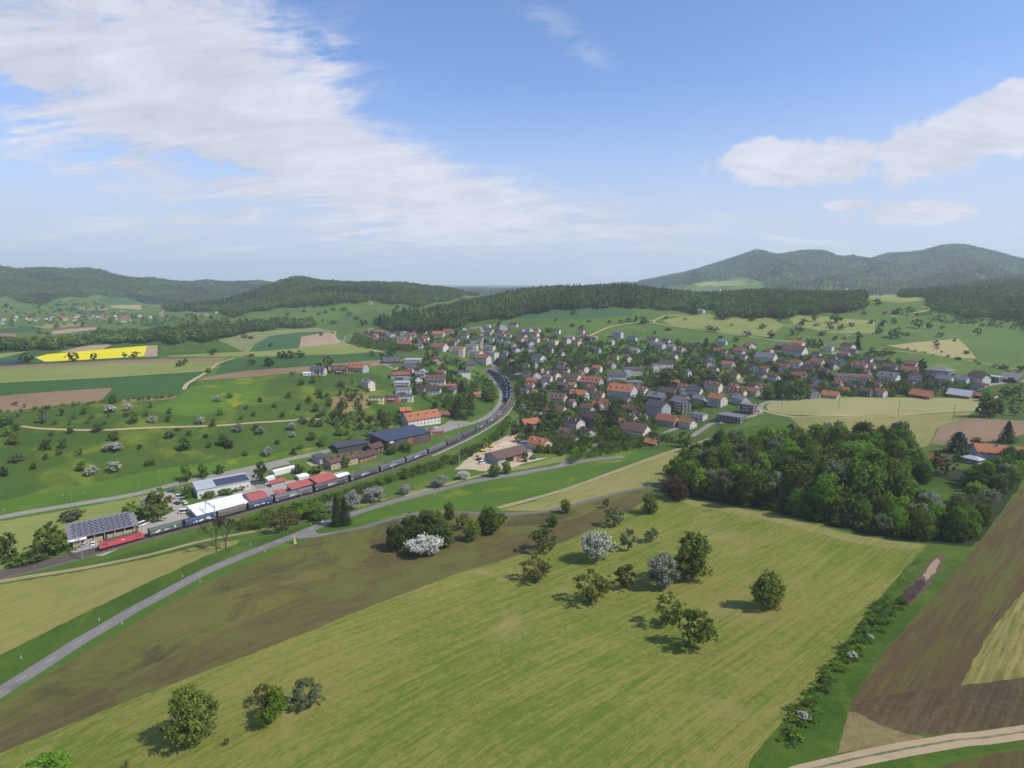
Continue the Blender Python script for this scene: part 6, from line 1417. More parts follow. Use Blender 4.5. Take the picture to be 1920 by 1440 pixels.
# --- locomotive
LRED = mat('locomotive_red', (0.50, 0.065, 0.080), 0.5, 0.06, 0.4, col2=(0.40, 0.070, 0.078)); LGREY = mat('locomotive_roof', (0.085, 0.088, 0.085), 0.7, 0.15, 1)
def loco():
    sl = s_of_px(225, 1024); q, d = rail_at(sA - 10.0, NEAR); t = empty('locomotive', (q.x, q.y, rail_z(sA - 10) + .33), math.atan2(d.y, d.x)); L = 18.9; hl = L / 2 - .6
    b = MB()                                                    # side outline with raked cab ends, extruded across
    pr = [(-hl, 1.05), (hl, 1.05), (hl, 2.1), (hl - .75, 3.35), (hl - 1.5, 3.75), (-hl + 1.5, 3.75), (-hl + .75, 3.35), (-hl, 2.1)]
    b.prism(pr, -1.45, 1.45, axis='y'); b.build('body', LRED, t)
    b = MB(); b.prism([(-hl + 2.7, 3.752), (hl - 2.7, 3.752), (hl - 2.9, 4.0), (-hl + 2.9, 4.0)], -1.15, 1.15, axis='y')
    for x in (-3.4, -1.2, 1.0, 3.2): b.box(x - .8, x + .8, -.7, .7, 4.0, 4.22)
    b.build('roof', LGREY, t)
    b = MB(); b.box(-hl + 2.2, hl - 2.2, -1.475, -1.451, 3.45, 3.72); b.build('vent_grille', LGREY, t)
    for sx in (-1, 1):
        b = MB(); b.box(-.9, .9, -.6, .6, 0, .1)
        for y in (-.5, .5):
            b.tube((-1.0 * sx, y, .1), (1.0 * sx, y * .8, 1.0 if sx < 0 else .35), .04, .04, 5); b.tube((1.0 * sx, y * .8, 1.0 if sx < 0 else .35), (-.5 * sx, y, 1.75 if sx < 0 else .5), .035, .035, 5)
        b.box(-.5 * sx - .15, -.5 * sx + .15, -.95, .95, 1.72 if sx < 0 else .5, 1.8 if sx < 0 else .58); o = b.build('pantograph', UNDER, t); o.location = (sx * 5.9, 0, 3.78)
        b = MB(); a = Vector((hl * sx + .01 * sx, 0, 2.15)); c = Vector(((hl - .74) * sx + .01 * sx, 0, 3.3)); e = (c - a).normalized(); n = Vector((-e.z * -sx, 0, e.x * -sx)) * .03
        if n.x * sx < 0: n = -n
        vs = [a + Vector((0, y, 0)) for y in (-1.15, 1.15)] + [c + Vector((0, y, 0)) for y in (1.15, -1.15)]; vs = [v_ + n * .2 for v_ in vs] + [v_ + n for v_ in vs]; b.add(vs, [(0, 1, 2, 3), (4, 5, 6, 7), (0, 1, 5, 4), (1, 2, 6, 5), (2, 3, 7, 6), (3, 0, 4, 7)]); b.build('windscreen', GLASS, t)
        for y in (-1, 1):
            b = MB(); b.box(-.42, .42, -.02, .02, -.35, .35); o = b.build('cab_window', GLASS, t); o.location = (sx * (hl - 1.75), y * 1.46, 2.75)
            b = MB(); b.box(-.38, .38, -.012, .012, -.95, .95); o = b.build('cab_door', mat('locomotive_door', (0.36, 0.04, 0.05), 0.5, 0.05), t); o.location = (sx * (hl - 2.95), y * 1.455, 2.15)
            b = MB(); b.tube((0, 0, 0), (.08 * sx, 0, 0), .14, .14, 10); o = b.build('headlight', WHITE, t); o.location = (sx * hl, y * .95, 1.5)
            b = MB(); b.tube((0, 0, 0), (.6 * sx, 0, 0), .15, .25, 8); o = b.build('buffer', UNDER, t); o.location = (sx * hl, y * .87, 1.05)
    b = MB(); b.box(-hl + .1, hl - .1, -1.35, 1.35, .82, 1.05); b.box(-2.2, 2.2, -1.1, 1.1, .35, .82); b.build('underframe', UNDER, t); bogie(t, -5.2); bogie(t, 5.2)
    lm = text_mesh('DB', 0.62); o = D.objects.new('lettering', lm); link(o, t); o.location = (.3, -1.462, 2.6); o.rotation_euler = (math.pi / 2, 0, 0)
    tag(t, 'red electric locomotive with grey roof leading the freight train', 'locomotive')
loco()
# --- catenary portals and masts
def mast(s, off, portal=False, h=7.6, words='', arm=1):
    q, d = rail_at(s, off); t = empty('catenary_mast', (q.x, q.y, H(q.x, q.y)), math.atan2(d.y, d.x)); b = MB()
    b.box(-.14, .14, -.14, .14, -.5, h); b.build('post', STEEL, t)
    if portal:
        b = MB(); y1 = 12.5; b.box(-.14, .14, y1 - .14, y1 + .14, -.5, h); b.build('post', STEEL, t); b = MB()
        for x in (-.3, .3):
            for z in (h - 1.0, h - .3): b.box(x - .05, x + .05, 0, y1, z - .05, z + .05)
        for k in range(9):
            y = y1 * k / 9; b.tube((-.3, y, h - 1), (-.3, y + y1 / 9, h - .3), .035, .035, 4); b.tube((.3, y, h - .3), (.3, y + y1 / 9, h - 1), .035, .035, 4); b.tube((-.3, y, h - .3), (.3, y + y1 / 9, h - .3), .03, .03, 4)
        b.build('lattice_beam', STEEL, t)
    else:
        b = MB(); b.tube((0, 0, h - 1.2), (0, 3.2 * arm, h - .6), .05, .05, 5); b.tube((0, 0, h - 2.6), (0, 2.9 * arm, h - 1.7), .05, .05, 5); b.tube((0, 0, h - .3), (0, 3.2 * arm, h - .6), .03, .03, 5); b.build('bracket_arm', STEEL, t)
    tag(t, words, 'catenary mast'); t['group'] = 'catenary masts along the railway'
mast(s_of_px(160, 1044), -3.4, True, words='catenary portal in front of the red locomotive', h=8.6); mast(s_of_px(402, 977), -3.4, True, words='catenary portal standing before the white canopy roof', h=8.6)
for (u, v, w) in ((560, 932, 'catenary mast at the grey wagon in front of the red shed roofs'), (657, 905, 'catenary mast beside the white party tent'), (730, 881, 'catenary mast below the old station'), (800, 855, 'catenary mast below the blue roofed hall'),
                  (860, 828, 'catenary mast where the retaining wall begins'), (903, 804, 'catenary mast on the retaining wall above the gravel yard'), (945, 773, 'catenary mast at the end of the retaining wall'), (962, 740, 'catenary mast at the outermost point of the bend')):
    mast(s_of_px(u, v), -3.3, words=w)
for (u, v, w) in ((870, 822, 'first inner side catenary mast before the bend'), (912, 800, 'second inner side catenary mast in the bend'), (940, 778, 'third inner side catenary mast in the bend'), (952, 718, 'far catenary mast near the tail of the train')):
    mast(s_of_px(u, v), 8.0, words=w, arm=-1)
# --- poles and mast
def pole(u, v, h, words, r=.16, wood=True, arms=0, name='utility_pole', cat='pole'):
    p = world(u, v); b = MB(); b.tube((0, 0, -.5), (0, 0, h), r, r * .65, 8)
    t = empty(name, tuple(p)); b.build('post', BARKDARK if wood else STEEL, t)
    if arms:
        for k in range(arms): b = MB(); b.box(-.9, .9, -.06, .06, -.06, .06); [b.tube((x, 0, .06), (x, 0, .3), .05, .04, 5) for x in (-.8, 0, .8)]; o = b.build('crossarm', STEEL, t); o.location = (0, r, h - .5 - k * .9)
    tag(t, words, cat); return t
for u, v, h, w in ((1466, 762, 7, 'short wooden pole near the left tip of the pale hay field'), (1572, 768, 11, 'wooden pole in the pale hay field right of the white gabled house'), (1684, 779, 12, 'wooden pole on the path below the pale hay field'), (1787, 789, 12, 'wooden pole at the corner of the brown ploughed field')):
    pole(u, v, h, w, arms=1)
pole(861, 867, 27, 'tall dark pole rising across the train beside the gravel yard', r=.28, wood=False)
pole(1356, 775, 24, 'tall pale mast beside the flat roofed dark house', r=.32, wood=False)
pole(694, 858, 12, 'thin dark lamp post beside the goods shed', wood=False); pole(718, 872, 13, 'dark pole just behind the train by the glazed hall', wood=False); pole(1108, 735, 10, 'wooden pole between the orange roofs of the old village', arms=1); pole(1029, 760, 9, 'wooden pole in the gardens inside the curve')
for u, v in ((428, 875), (556, 851), (134, 940), (300, 905)): pole(u, v, 8, 'thin street lamp on the back road %s' % {428: 'behind the white workshop', 556: 'above the plastic tunnels', 134: 'near the left edge', 300: 'beside the tall pine'}[u], r=.09, wood=False, name='street_lamp', cat='street lamp')
# --- road furniture
def line_dash(s, L, words):
    pass
rc = [0.0]
for i in range(1, len(road_line)): rc.append(rc[-1] + (road_line[i] - road_line[i - 1]).length)
def road_at(s):
    i = max(0, min(int(np.searchsorted(rc, s)) - 1, len(road_line) - 2)); t = (s - rc[i]) / (rc[i + 1] - rc[i]); p = road_line[i].lerp(road_line[i + 1], t); d = (road_line[i + 1] - road_line[i]).normalized(); return p, d
MARK = mat('road_paint', (0.62, 0.61, 0.58), 0.7, 0.12, 3)
roadmark = empty('road_markings', (0, 0, 0)); roadmark['kind'] = 'structure'
s = 6.0
sD = rc[min(range(len(road_line)), key=lambda i: (road_line[i] - world(97, 1236).to_2d()).length)]; s = sD % 9.0
while s < rc[-1] - 30:
    b = MB(); V = []
    for k in range(4):
        p, d = road_at(s - 1.5 + k); n = Vector((-d.y, d.x))
        for a in (-.08, .08): q = p + n * a; V.append((q.x, q.y, H(q.x, q.y) + .035))
    b.add(V, [(k * 2, k * 2 + 2, k * 2 + 3, k * 2 + 1) for k in range(3)]); b.build('centre_dash', MARK, roadmark); s += 9.0
def delineator(u, v, w):
    p = world(u, v); t = empty('delineator_post', tuple(p)); b = MB(); b.prism([(-.07, -.3), (.07, -.3), (.06, 1.05), (-.06, .98)], -.06, .06); b.build('post', WHITE, t); b = MB(); b.box(-.066, .066, -.072, .072, .68, .86); b.build('black_band', BLACK, t)
    tag(t, w, 'road post', 'white delineator posts along the main road'); t['_u'], t['_v'] = u, v; t['_w'] = 'white road post with black band'; t['_where'] = 'beside the main road'; ALL.append(t)
for u, v in ((186, 1164), (229, 1171), (342, 1082), (375, 1092), (470, 1022), (497, 1035), (583, 984), (690, 945), (735, 950), (815, 928), (832, 906), (935, 899), (1010, 878), (40, 1235), (118, 930), (158, 925), (7, 957), (260, 912)): delineator(u, v, '')
def cross():
    p = world(553, 1019); t = empty('wayside_cross', tuple(p), .5); m = mat('yellow_sandstone', (0.46, 0.37, 0.19), 0.9, 0.1, 3)
    b = MB(); b.box(-.75, .75, -.6, .6, -.4, .3); b.prism([(-.55, .3), (.55, .3), (.32, 1.9), (-.32, 1.9)], -.42, .42); b.box(-.45, .45, -.36, .36, 1.9, 2.1); b.build('pedestal', m, t)
    b = MB(); b.box(-.13, .13, -.12, .12, 2.1, 4.2); b.box(-.75, .75, -.11, .11, 3.2, 3.45); b.build('stone_cross', m, t); tag(t, 'yellowish stone wayside cross between road and manured field', 'wayside cross')
cross()
def sign(u, v, w):
    p = world(u, v); t = empty('road_sign', tuple(p), .3); b = MB(); b.tube((0, 0, -.3), (0, 0, 2.6), .05, .05, 6); b.build('post', STEEL, t); b = MB(); b.box(-.7, .7, -.06, -.03, 1.9, 2.6); b.build('sign_plate', mat('sign_blue_white', (0.55, 0.62, 0.70), 0.5, 0.05), t); tag(t, w, 'road sign')
sign(606, 986, 'small pale signpost at the foot of the twin conifers')
# --- vehicles
TYRE = mat('tyre_rubber', (0.02, 0.02, 0.02), 0.9, 0.1)
PAINT = {k: mat(k + '_car_paint', c, 0.3, 0.04, spec=0.6) for k, c in {'white': (0.72, 0.72, 0.72), 'black': (0.018, 0.018, 0.02), 'grey': (0.22, 0.23, 0.24), 'dark blue': (0.03, 0.045, 0.11), 'red': (0.40, 0.03, 0.025), 'silver': (0.42, 0.43, 0.44)}.items()}
def wheel_me():
    b = MB(); b.tube((0, -.11, 0), (0, .11, 0), .33, .33, 14); b.tube((0, -.12, 0), (0, .12, 0), .17, .17, 8, 1); return b.mesh('wheel', [TYRE, STEEL])
WHM = wheel_me()
def car_meshes(van=False):
    w = .88; b = MB(); base = [(-2.15, .32), (2.15, .32), (2.2, .62), (2.1, .82), (1.0, .98), (-1.75, 1.0), (-2.12, .9), (-2.2, .6)]; b.prism(base, -w, w, axis='y')
    g = MB(); zt = 1.5 if not van else 2.0; x0, x1, x2, x3 = (1.0, .35, -1.35, -1.95) if not van else (1.35, .8, -2.0, -2.15)
    g.add([(x0, -w * .98, .985), (x0, w * .98, .985), (x3, w * .98, .985), (x3, -w * .98, .985), (x1, -w * .78, zt), (x1, w * .78, zt), (x2, w * .78, zt), (x2, -w * .78, zt)], [(0, 1, 5, 4), (1, 2, 6, 5), (2, 3, 7, 6), (3, 0, 4, 7), (4, 5, 6, 7)])
    r = MB(); r.add([(x1 + .05, -w * .8, zt - .01), (x1 + .05, w * .8, zt - .01), (x2 - .05, w * .8, zt - .01), (x2 - .05, -w * .8, zt - .01), (x1, -w * .74, zt + .06), (x1, w * .74, zt + .06), (x2, w * .74, zt + .06), (x2, -w * .74, zt + .06)], [(0, 1, 5, 4), (1, 2, 6, 5), (2, 3, 7, 6), (3, 0, 4, 7), (4, 5, 6, 7)])
    return b, g, r
CARB = {}
def car(u, v, col, ang, where, van=False, cat='car'):
    p = world(u, v); t = empty('parked_van' if van else 'parked_car', tuple(p), RAD(ang)); b, g, r = car_meshes(van)
    if (col, van) not in CARB: CARB[col, van] = (b.mesh('body', PAINT[col]), g.mesh('windows', GLASS), r.mesh('car_roof', PAINT[col]))
    for me, nm in zip(CARB[col, van], ('body', 'windows', 'car_roof')): link(D.objects.new(nm, me), t)
    for x in (-1.35, 1.35):
        for y in (-.82, .82): o = D.objects.new('wheel', WHM); link(o, t); o.location = (x, y, .33)
    if van: t.scale = (1.25, 1.12, 1.15)
    tag(t, '%s %s %s' % (col, 'van' if van else 'car', where), 'van' if van else 'car', 'parked vehicles')
for a in ((161, 1023, 'silver', 80, 'under the catenary portal by the solar barn'), (176, 1021, 'white', 115, 'right in front of the locomotive cab'), (332, 945, 'black', 150, 'on the lane below the white workshop'), (345, 944, 'white', 150, 'next to the black one below the workshop'),
          (322, 922, 'dark blue', 20, 'beside the back road at the workshop lane'), (345, 918, 'grey', 20, 'at the left corner of the white workshop'), (257, 986, 'grey', 60, 'at the right end of the solar barn'), (998, 861, 'black', 10, 'in front of the barn with the brown roof'), (1070, 838, 'dark blue', 20, 'on the drive beside the village lane'),
          (1083, 836, 'silver', 20, 'rightmost on the drive beside the village lane'), (795, 808, 'white', 20, 'before the long orange roof'), (808, 806, 'red', 20, 'under the long orange roof'), (818, 803, 'white', 20, 'at the right end of the long orange roof'), (855, 779, 'white', 60, 'under the dark spruce inside the bend'),
          (1188, 793, 'black', 10, 'near the blue truck in the lower village'), (1198, 792, 'silver', 10, 'right of the black one in the lower village'), (1115, 815, 'grey', 60, 'on the lane bend in the lower village'), (1352, 795, 'silver', 0, 'at the wall of the dark flat roofed house'), (1425, 772, 'white', 40, 'at the tip of the hay field'),
          (1800, 727, 'white', 10, 'on the paved lot in the new quarter'), (1770, 729, 'silver', 10, 'beside the sandy heap in the new quarter'), (478, 893, 'silver', 20, 'on the pale yard right of the solar workshop'), (968, 806, 'white', 30, 'beside the orange roof below the curve'), (1235, 812, 'grey', 40, 'on the street at the red roofed twin houses')):
    car(*a)
car(340, 934, 'white', 12, 'parked as a long camper below the workshop wall', van=True); car(347, 962, 'white', 12, 'standing at the tip of the white canopy', van=True); car(268, 985, 'white', 70, 'small truck by the solar barn corner', van=True); car(1180, 790, 'dark blue', 10, 'with blue load in the lower village', van=True); car(905, 869, 'white', 40, 'by the grey barn gable in the yard', van=True)
def machine(u, v, col, ang, words, name='excavator', cat='excavator'):
    p = world(u, v); t = empty(name, tuple(p), RAD(ang)); m = mat(col + '_machine_paint', {'yellow': (0.62, 0.42, 0.03), 'red': (0.42, 0.03, 0.025), 'blue': (0.04, 0.07, 0.32), 'orange': (0.6, 0.22, 0.04)}[col], 0.5, 0.08)
    for y in (-1.0, 1.0):
        b = MB(); b.prism([(-1.5, .1), (-1.7, .45), (-1.4, .8), (1.4, .8), (1.7, .45), (1.5, .1)], y - .28, y + .28, axis='y'); b.build('crawler', TYRE, t)
    b = MB(); b.box(-1.6, 1.0, -1.1, 1.1, .85, 1.9); b.build('body', m, t); b = MB(); b.box(.1, 1.2, .1, 1.05, 1.9, 2.9); b.build('cab', GLASS, t)
    b = MB(); b.tube((1.0, -.3, 1.5), (3.3, -.3, 3.6), .22, .18, 6); b.tube((3.3, -.3, 3.6), (5.0, -.3, 1.7), .17, .13, 6); b.build('boom', m, t); b = MB(); b.prism([(4.6, 1.7), (5.4, 1.7), (5.6, .9), (4.9, .6)], -.8, .2, axis='y'); b.build('bucket', STEEL, t)
    tag(t, words, cat)
machine(920, 839, 'yellow', 200, 'yellow excavator behind the brown roofed barn'); machine(898, 862, 'orange', 120, 'orange excavator at the left gable of the grey barn'); machine(906, 847, 'yellow', 20, 'smaller yellow excavator on the sandy heap edge')
def tractor(u, v):
    p = world(u, v); t = empty('tractor', tuple(p), RAD(190)); m = PAINT['red']; b = MB(); b.box(-.2, 2.2, -.5, .5, .8, 1.6); b.box(-1.3, 0, -.8, .8, .8, 1.3); b.build('body', m, t); b = MB(); b.box(-1.2, .1, -.75, .75, 1.3, 2.5); b.build('cab', GLASS, t); b = MB(); b.box(-1.35, .25, -.85, .85, 2.5, 2.65); b.build('cab_roof', m, t)
    for x, y, s_ in ((-.8, -1, 2.5), (-.8, 1, 2.5), (1.7, -.8, 1.7), (1.7, .8, 1.7)): o = D.objects.new('wheel', WHM); link(o, t); o.location = (x, y, .33 * s_); o.scale = (s_, s_ * 1.1, s_)
    b = MB(); b.box(-3.6, -2.4, -3.6, 3.6, .3, .7); b.box(-2.6, -1.2, -.1, .1, .6, .8); [b.box(-3.4, -3.1, y - .08, y + .08, 0, .4) for y in np.arange(-3.4, 3.5, .6)]; b.build('harrow', STEEL, t)
    tag(t, 'red tractor pulling a wide harrow on the brown field', 'tractor')
tractor(28, 759)
def skip(u, v, col, words, sc=1.0, ang=10, name='skip_container', cat='container'):
    p = world(u, v); t = empty(name, tuple(p), RAD(ang)); b = MB(); b.prism([(-2.6 * sc, .6), (-1.9 * sc, .1), (1.9 * sc, .1), (2.6 * sc, .6), (2.8 * sc, 1.9), (-2.8 * sc, 1.9)], -1.1 * sc, 1.1 * sc, axis='y'); b.build('body', mat(col + '_machine_paint', {'blue': (0.04, 0.07, 0.32), 'red': (0.42, 0.03, 0.025)}[col]), t)
    b = MB(); b.box(-2.85 * sc, 2.85 * sc, -1.18 * sc, -1.06 * sc, 1.8, 2.0); b.box(-2.85 * sc, 2.85 * sc, 1.06 * sc, 1.18 * sc, 1.8, 2.0); b.box(-2.2 * sc, 2.2 * sc, -.9 * sc, .9 * sc, 1.6, 1.92); b.build('rim', STEEL, t); tag(t, words, cat)
skip(983, 832, 'blue', 'bright blue skip left of the big orange hipped roof', 1.3); skip(822, 812, 'red', 'red skip below the forecourt beside the train', 1.5, 20)
def sandheap(u, v, w, h, words, m='sand_heap'):
    p = world(u, v); sc = mpp(p); R_ = w * sc / 2; n = 22; V = []; rs = np.random.RandomState(int(u)); Fc = []; K = 6
    for k in range(K + 1):
        q = k / K
        for i in range(n): a = 2 * math.pi * i / n; r = R_ * q * (1 + .18 * math.sin(3 * a + u) + .06 * rs.uniform(-1, 1)); V.append((r * math.cos(a), r * .6 * math.sin(a), h * (1 - q) ** 0.8 * (1 + .1 * rs.uniform(-1, 1)) - .25 * q))
    for k in range(K):
        for i in range(n): a = k * n + i; c = k * n + (i + 1) % n; Fc.append((a, a + n, c + n, c))
    b = MB(); b.add(V, Fc); o = b.build('sand_heap' if m == 'sand_heap' else 'wood_pile', MATS[m], smooth=True); o.location = p; tag(o, words, 'sand heap')
sandheap(968, 818, 48, 2.2, 'pale sand heap farthest back in the construction yard'); sandheap(945, 832, 40, 2.6, 'pale sand heap in the middle of the construction yard'); sandheap(985, 836, 40, 1.4, 'low sand heap beside the blue skip'); sandheap(1775, 728, 28, 1.6, 'sandy heap in the new quarter at the right')
def fence(p1, p2, h, words):
    a, c = world(*p1), world(*p2); L = (c - a).to_2d().length; t = empty('ball_fence', tuple(a), math.atan2(c.y - a.y, c.x - a.x)); n = int(L / 5)
    for i in range(n + 1): b = MB(); b.tube((0, 0, -.3), (0, 0, h), .06, .05, 5); o = b.build('post', STEEL, t); o.location = (L * i / n, 0, 0)
    b = MB(); [b.box(0, L, -.02, .02, h * k / 5, h * k / 5 + .05) for k in (1, 2, 3, 4, 5)]; b.build('rail', STEEL, t); tag(t, words, 'fence')
fence((672, 888), (738, 864), 4.0, 'tall thin mesh fence between the train and the station yard')
def panels():
    pass
for i, (u, v) in enumerate(((6, 683), (16, 682.5), (26, 682), (36, 681.5))):
    p = world(u, v); t = empty('solar_table', tuple(p), -math.atan2(p.x, p.y) - .1)
    for k in range(4): b = MB(); b.box(-2.6, 2.6, -1.6, 1.6, 0, .1); o = b.build('solar_panel', RF['u'], t); o.location = (0, k * 6, 1.4); o.rotation_euler = (.42, 0, 0)
    b = MB(); [b.tube((x, k * 6, -.3), (x, k * 6, 1.4), .08, .08, 5) for k in range(4) for x in (-2, 2)]; b.build('frame', STEEL, t)
    tag(t, 'row of blue ground mounted solar panels, %s from the left edge' % ('first', 'second', 'third', 'fourth')[i], 'solar panels', 'solar field at the left edge')
# ------------------------------------------------------------------ individual trees
FG = 'fruit trees on the mown slope'
fw = 'on the mown slope'
for k, u, v, h, w, words in [
 ('olive', 362, 1390, 102, 92, 'biggest dense olive green cherry tree, at the lower left'), ('bright', 506, 1356, 70, 60, 'bright green round tree at the lower left, right of the biggest'), ('sparse', 492, 1318, 34, 40, 'half bare little tree directly behind the bright green one'),
 ('sparse_green', 577, 1324, 52, 66, 'grey green forked fruit tree right of the bright green tree'), ('bright', 96, 1468, 58, 84, 'bright green tree cut by the bottom edge of the photo'), ('sparse', 425, 1397, 14, 10, 'tiny sapling right of the biggest lower left tree'),
 ('sparse', 238, 1440, 16, 8, 'tiny staked sapling at the bottom edge'),
 ('sparse', 1004, 1088, 46, 66, 'sparse brownish tree standing alone left of the middle group'), ('sparse_olive', 1108, 1128, 60, 78, 'wide dark brownish tree in the middle group'), ('sparse', 1172, 1102, 48, 50, 'light brown open tree behind the wide dark one'),
 ('half', 1245, 1104, 66, 66, 'apple tree with white blossom on its left half'), ('olive', 1297, 1088, 88, 80, 'tallest dense olive green tree right of the white apple tree'), ('olive', 1438, 1138, 68, 62, 'single dark tree with its shadow, right on the slope'),
 ('sparse_olive', 1250, 1172, 62, 60, 'thin crowned tree just behind the lowest middle tree'), ('sparse_olive', 1298, 1214, 74, 84, 'lowest and broadest tree of the middle group'), ('half', 1118, 1050, 62, 62, 'grey green tree with white drooping left side'),
 ('sparse_green', 1178, 1032, 46, 34, 'slim grey green tree left of the small twin crowns'), ('sparse_green', 1220, 1015, 30, 32, 'small thin tree with twin crowns'), ('sparse_olive', 1018, 1034, 50, 54, 'open olive tree at the edge of the manured field'),
 ('olive', 1217, 962, 36, 38, 'dark round tree in front of the copse corner'), ('sparse_green', 1152, 986, 38, 42, 'grey green tree near the end of the manured field'), ('green', 1060, 962, 26, 26, 'small round tree beside the side lane'), ('green', 1036, 988, 26, 24, 'small tree inside the manured field'), ('sparse', 1137, 952, 20, 14, 'thin bare sapling beside the side lane')]:
    tree_px(k, u, v, h, w, '', FG, words, lod='near')
for k, u, v, h, w, words in [('dark', 745, 1030, 52, 48, 'dark tree left of the white blossoming one in the clump'), ('dark', 775, 1010, 50, 52, 'dark tree behind the white blossoming one'), ('blossom', 795, 1037, 48, 70, 'white blossoming tree in front of the clump'), ('dark', 833, 1025, 52, 44, 'dark tree right of the white blossoming one'),
 ('dark', 800, 995, 40, 44, 'rear dark tree of the clump'), ('olive', 842, 974, 32, 26, 'small olive tree beside the side lane above the clump'), ('green', 886, 1014, 40, 34, 'round green tree standing alone right of the clump'), ('sparse', 868, 992, 34, 30, 'reddish thin tree between clump and big green tree'), ('green', 920, 998, 54, 56, 'big dense green tree at the right end of the clump'), ('olive', 815, 1000, 46, 44, 'olive tree inside the clump')]:
    tree_px(k, u, v, h, w, '', 'clump of trees in the manured field', words, lod='near')
for k, u, v, h, w, words in [('spruce', 632, 986, 60, 26, 'left of the twin dark conifers at the junction'), ('spruce', 647, 984, 54, 26, 'right of the twin dark conifers at the junction'), ('bare', 406, 1034, 74, 52, 'left of two tall bare trees above the concrete track'), ('bare', 424, 1030, 68, 50, 'right of two tall bare trees above the concrete track'),
 ('sparse', 532, 996, 48, 52, 'bare looking fruit tree between railway and road'), ('sparse', 556, 983, 22, 22, 'small bare fruit tree beside the road'), ('blossom', 703, 941, 30, 44, 'round white blossoming tree beside the main road'), ('blossom', 660, 954, 38, 34, 'white blossoming tree behind the twin conifers'),
 ('blossom', 762, 926, 20, 26, 'small white blossoming tree where the thin track begins'), ('half', 822, 912, 28, 34, 'whitish bush tree beside the gravel yard track'), ('blossom', 869, 898, 18, 24, 'small white tree below the gravel yard'), ('green', 927, 893, 26, 26, 'left of two small green roadside trees'), ('green', 949, 888, 24, 24, 'right of two small green roadside trees'),
 ('green', 596, 973, 34, 46, 'green tree left of the twin conifers'), ('bush_bright', 575, 968, 18, 24, 'bright bush between shrubs and road'), ('half', 618, 962, 26, 30, 'greenish white tree behind the shrubs'), ('bush', 480, 990, 16, 26, 'bush at the end of the concrete track')]:
    tree_px(k, u, v, h, w, '', None, words, lod='near')
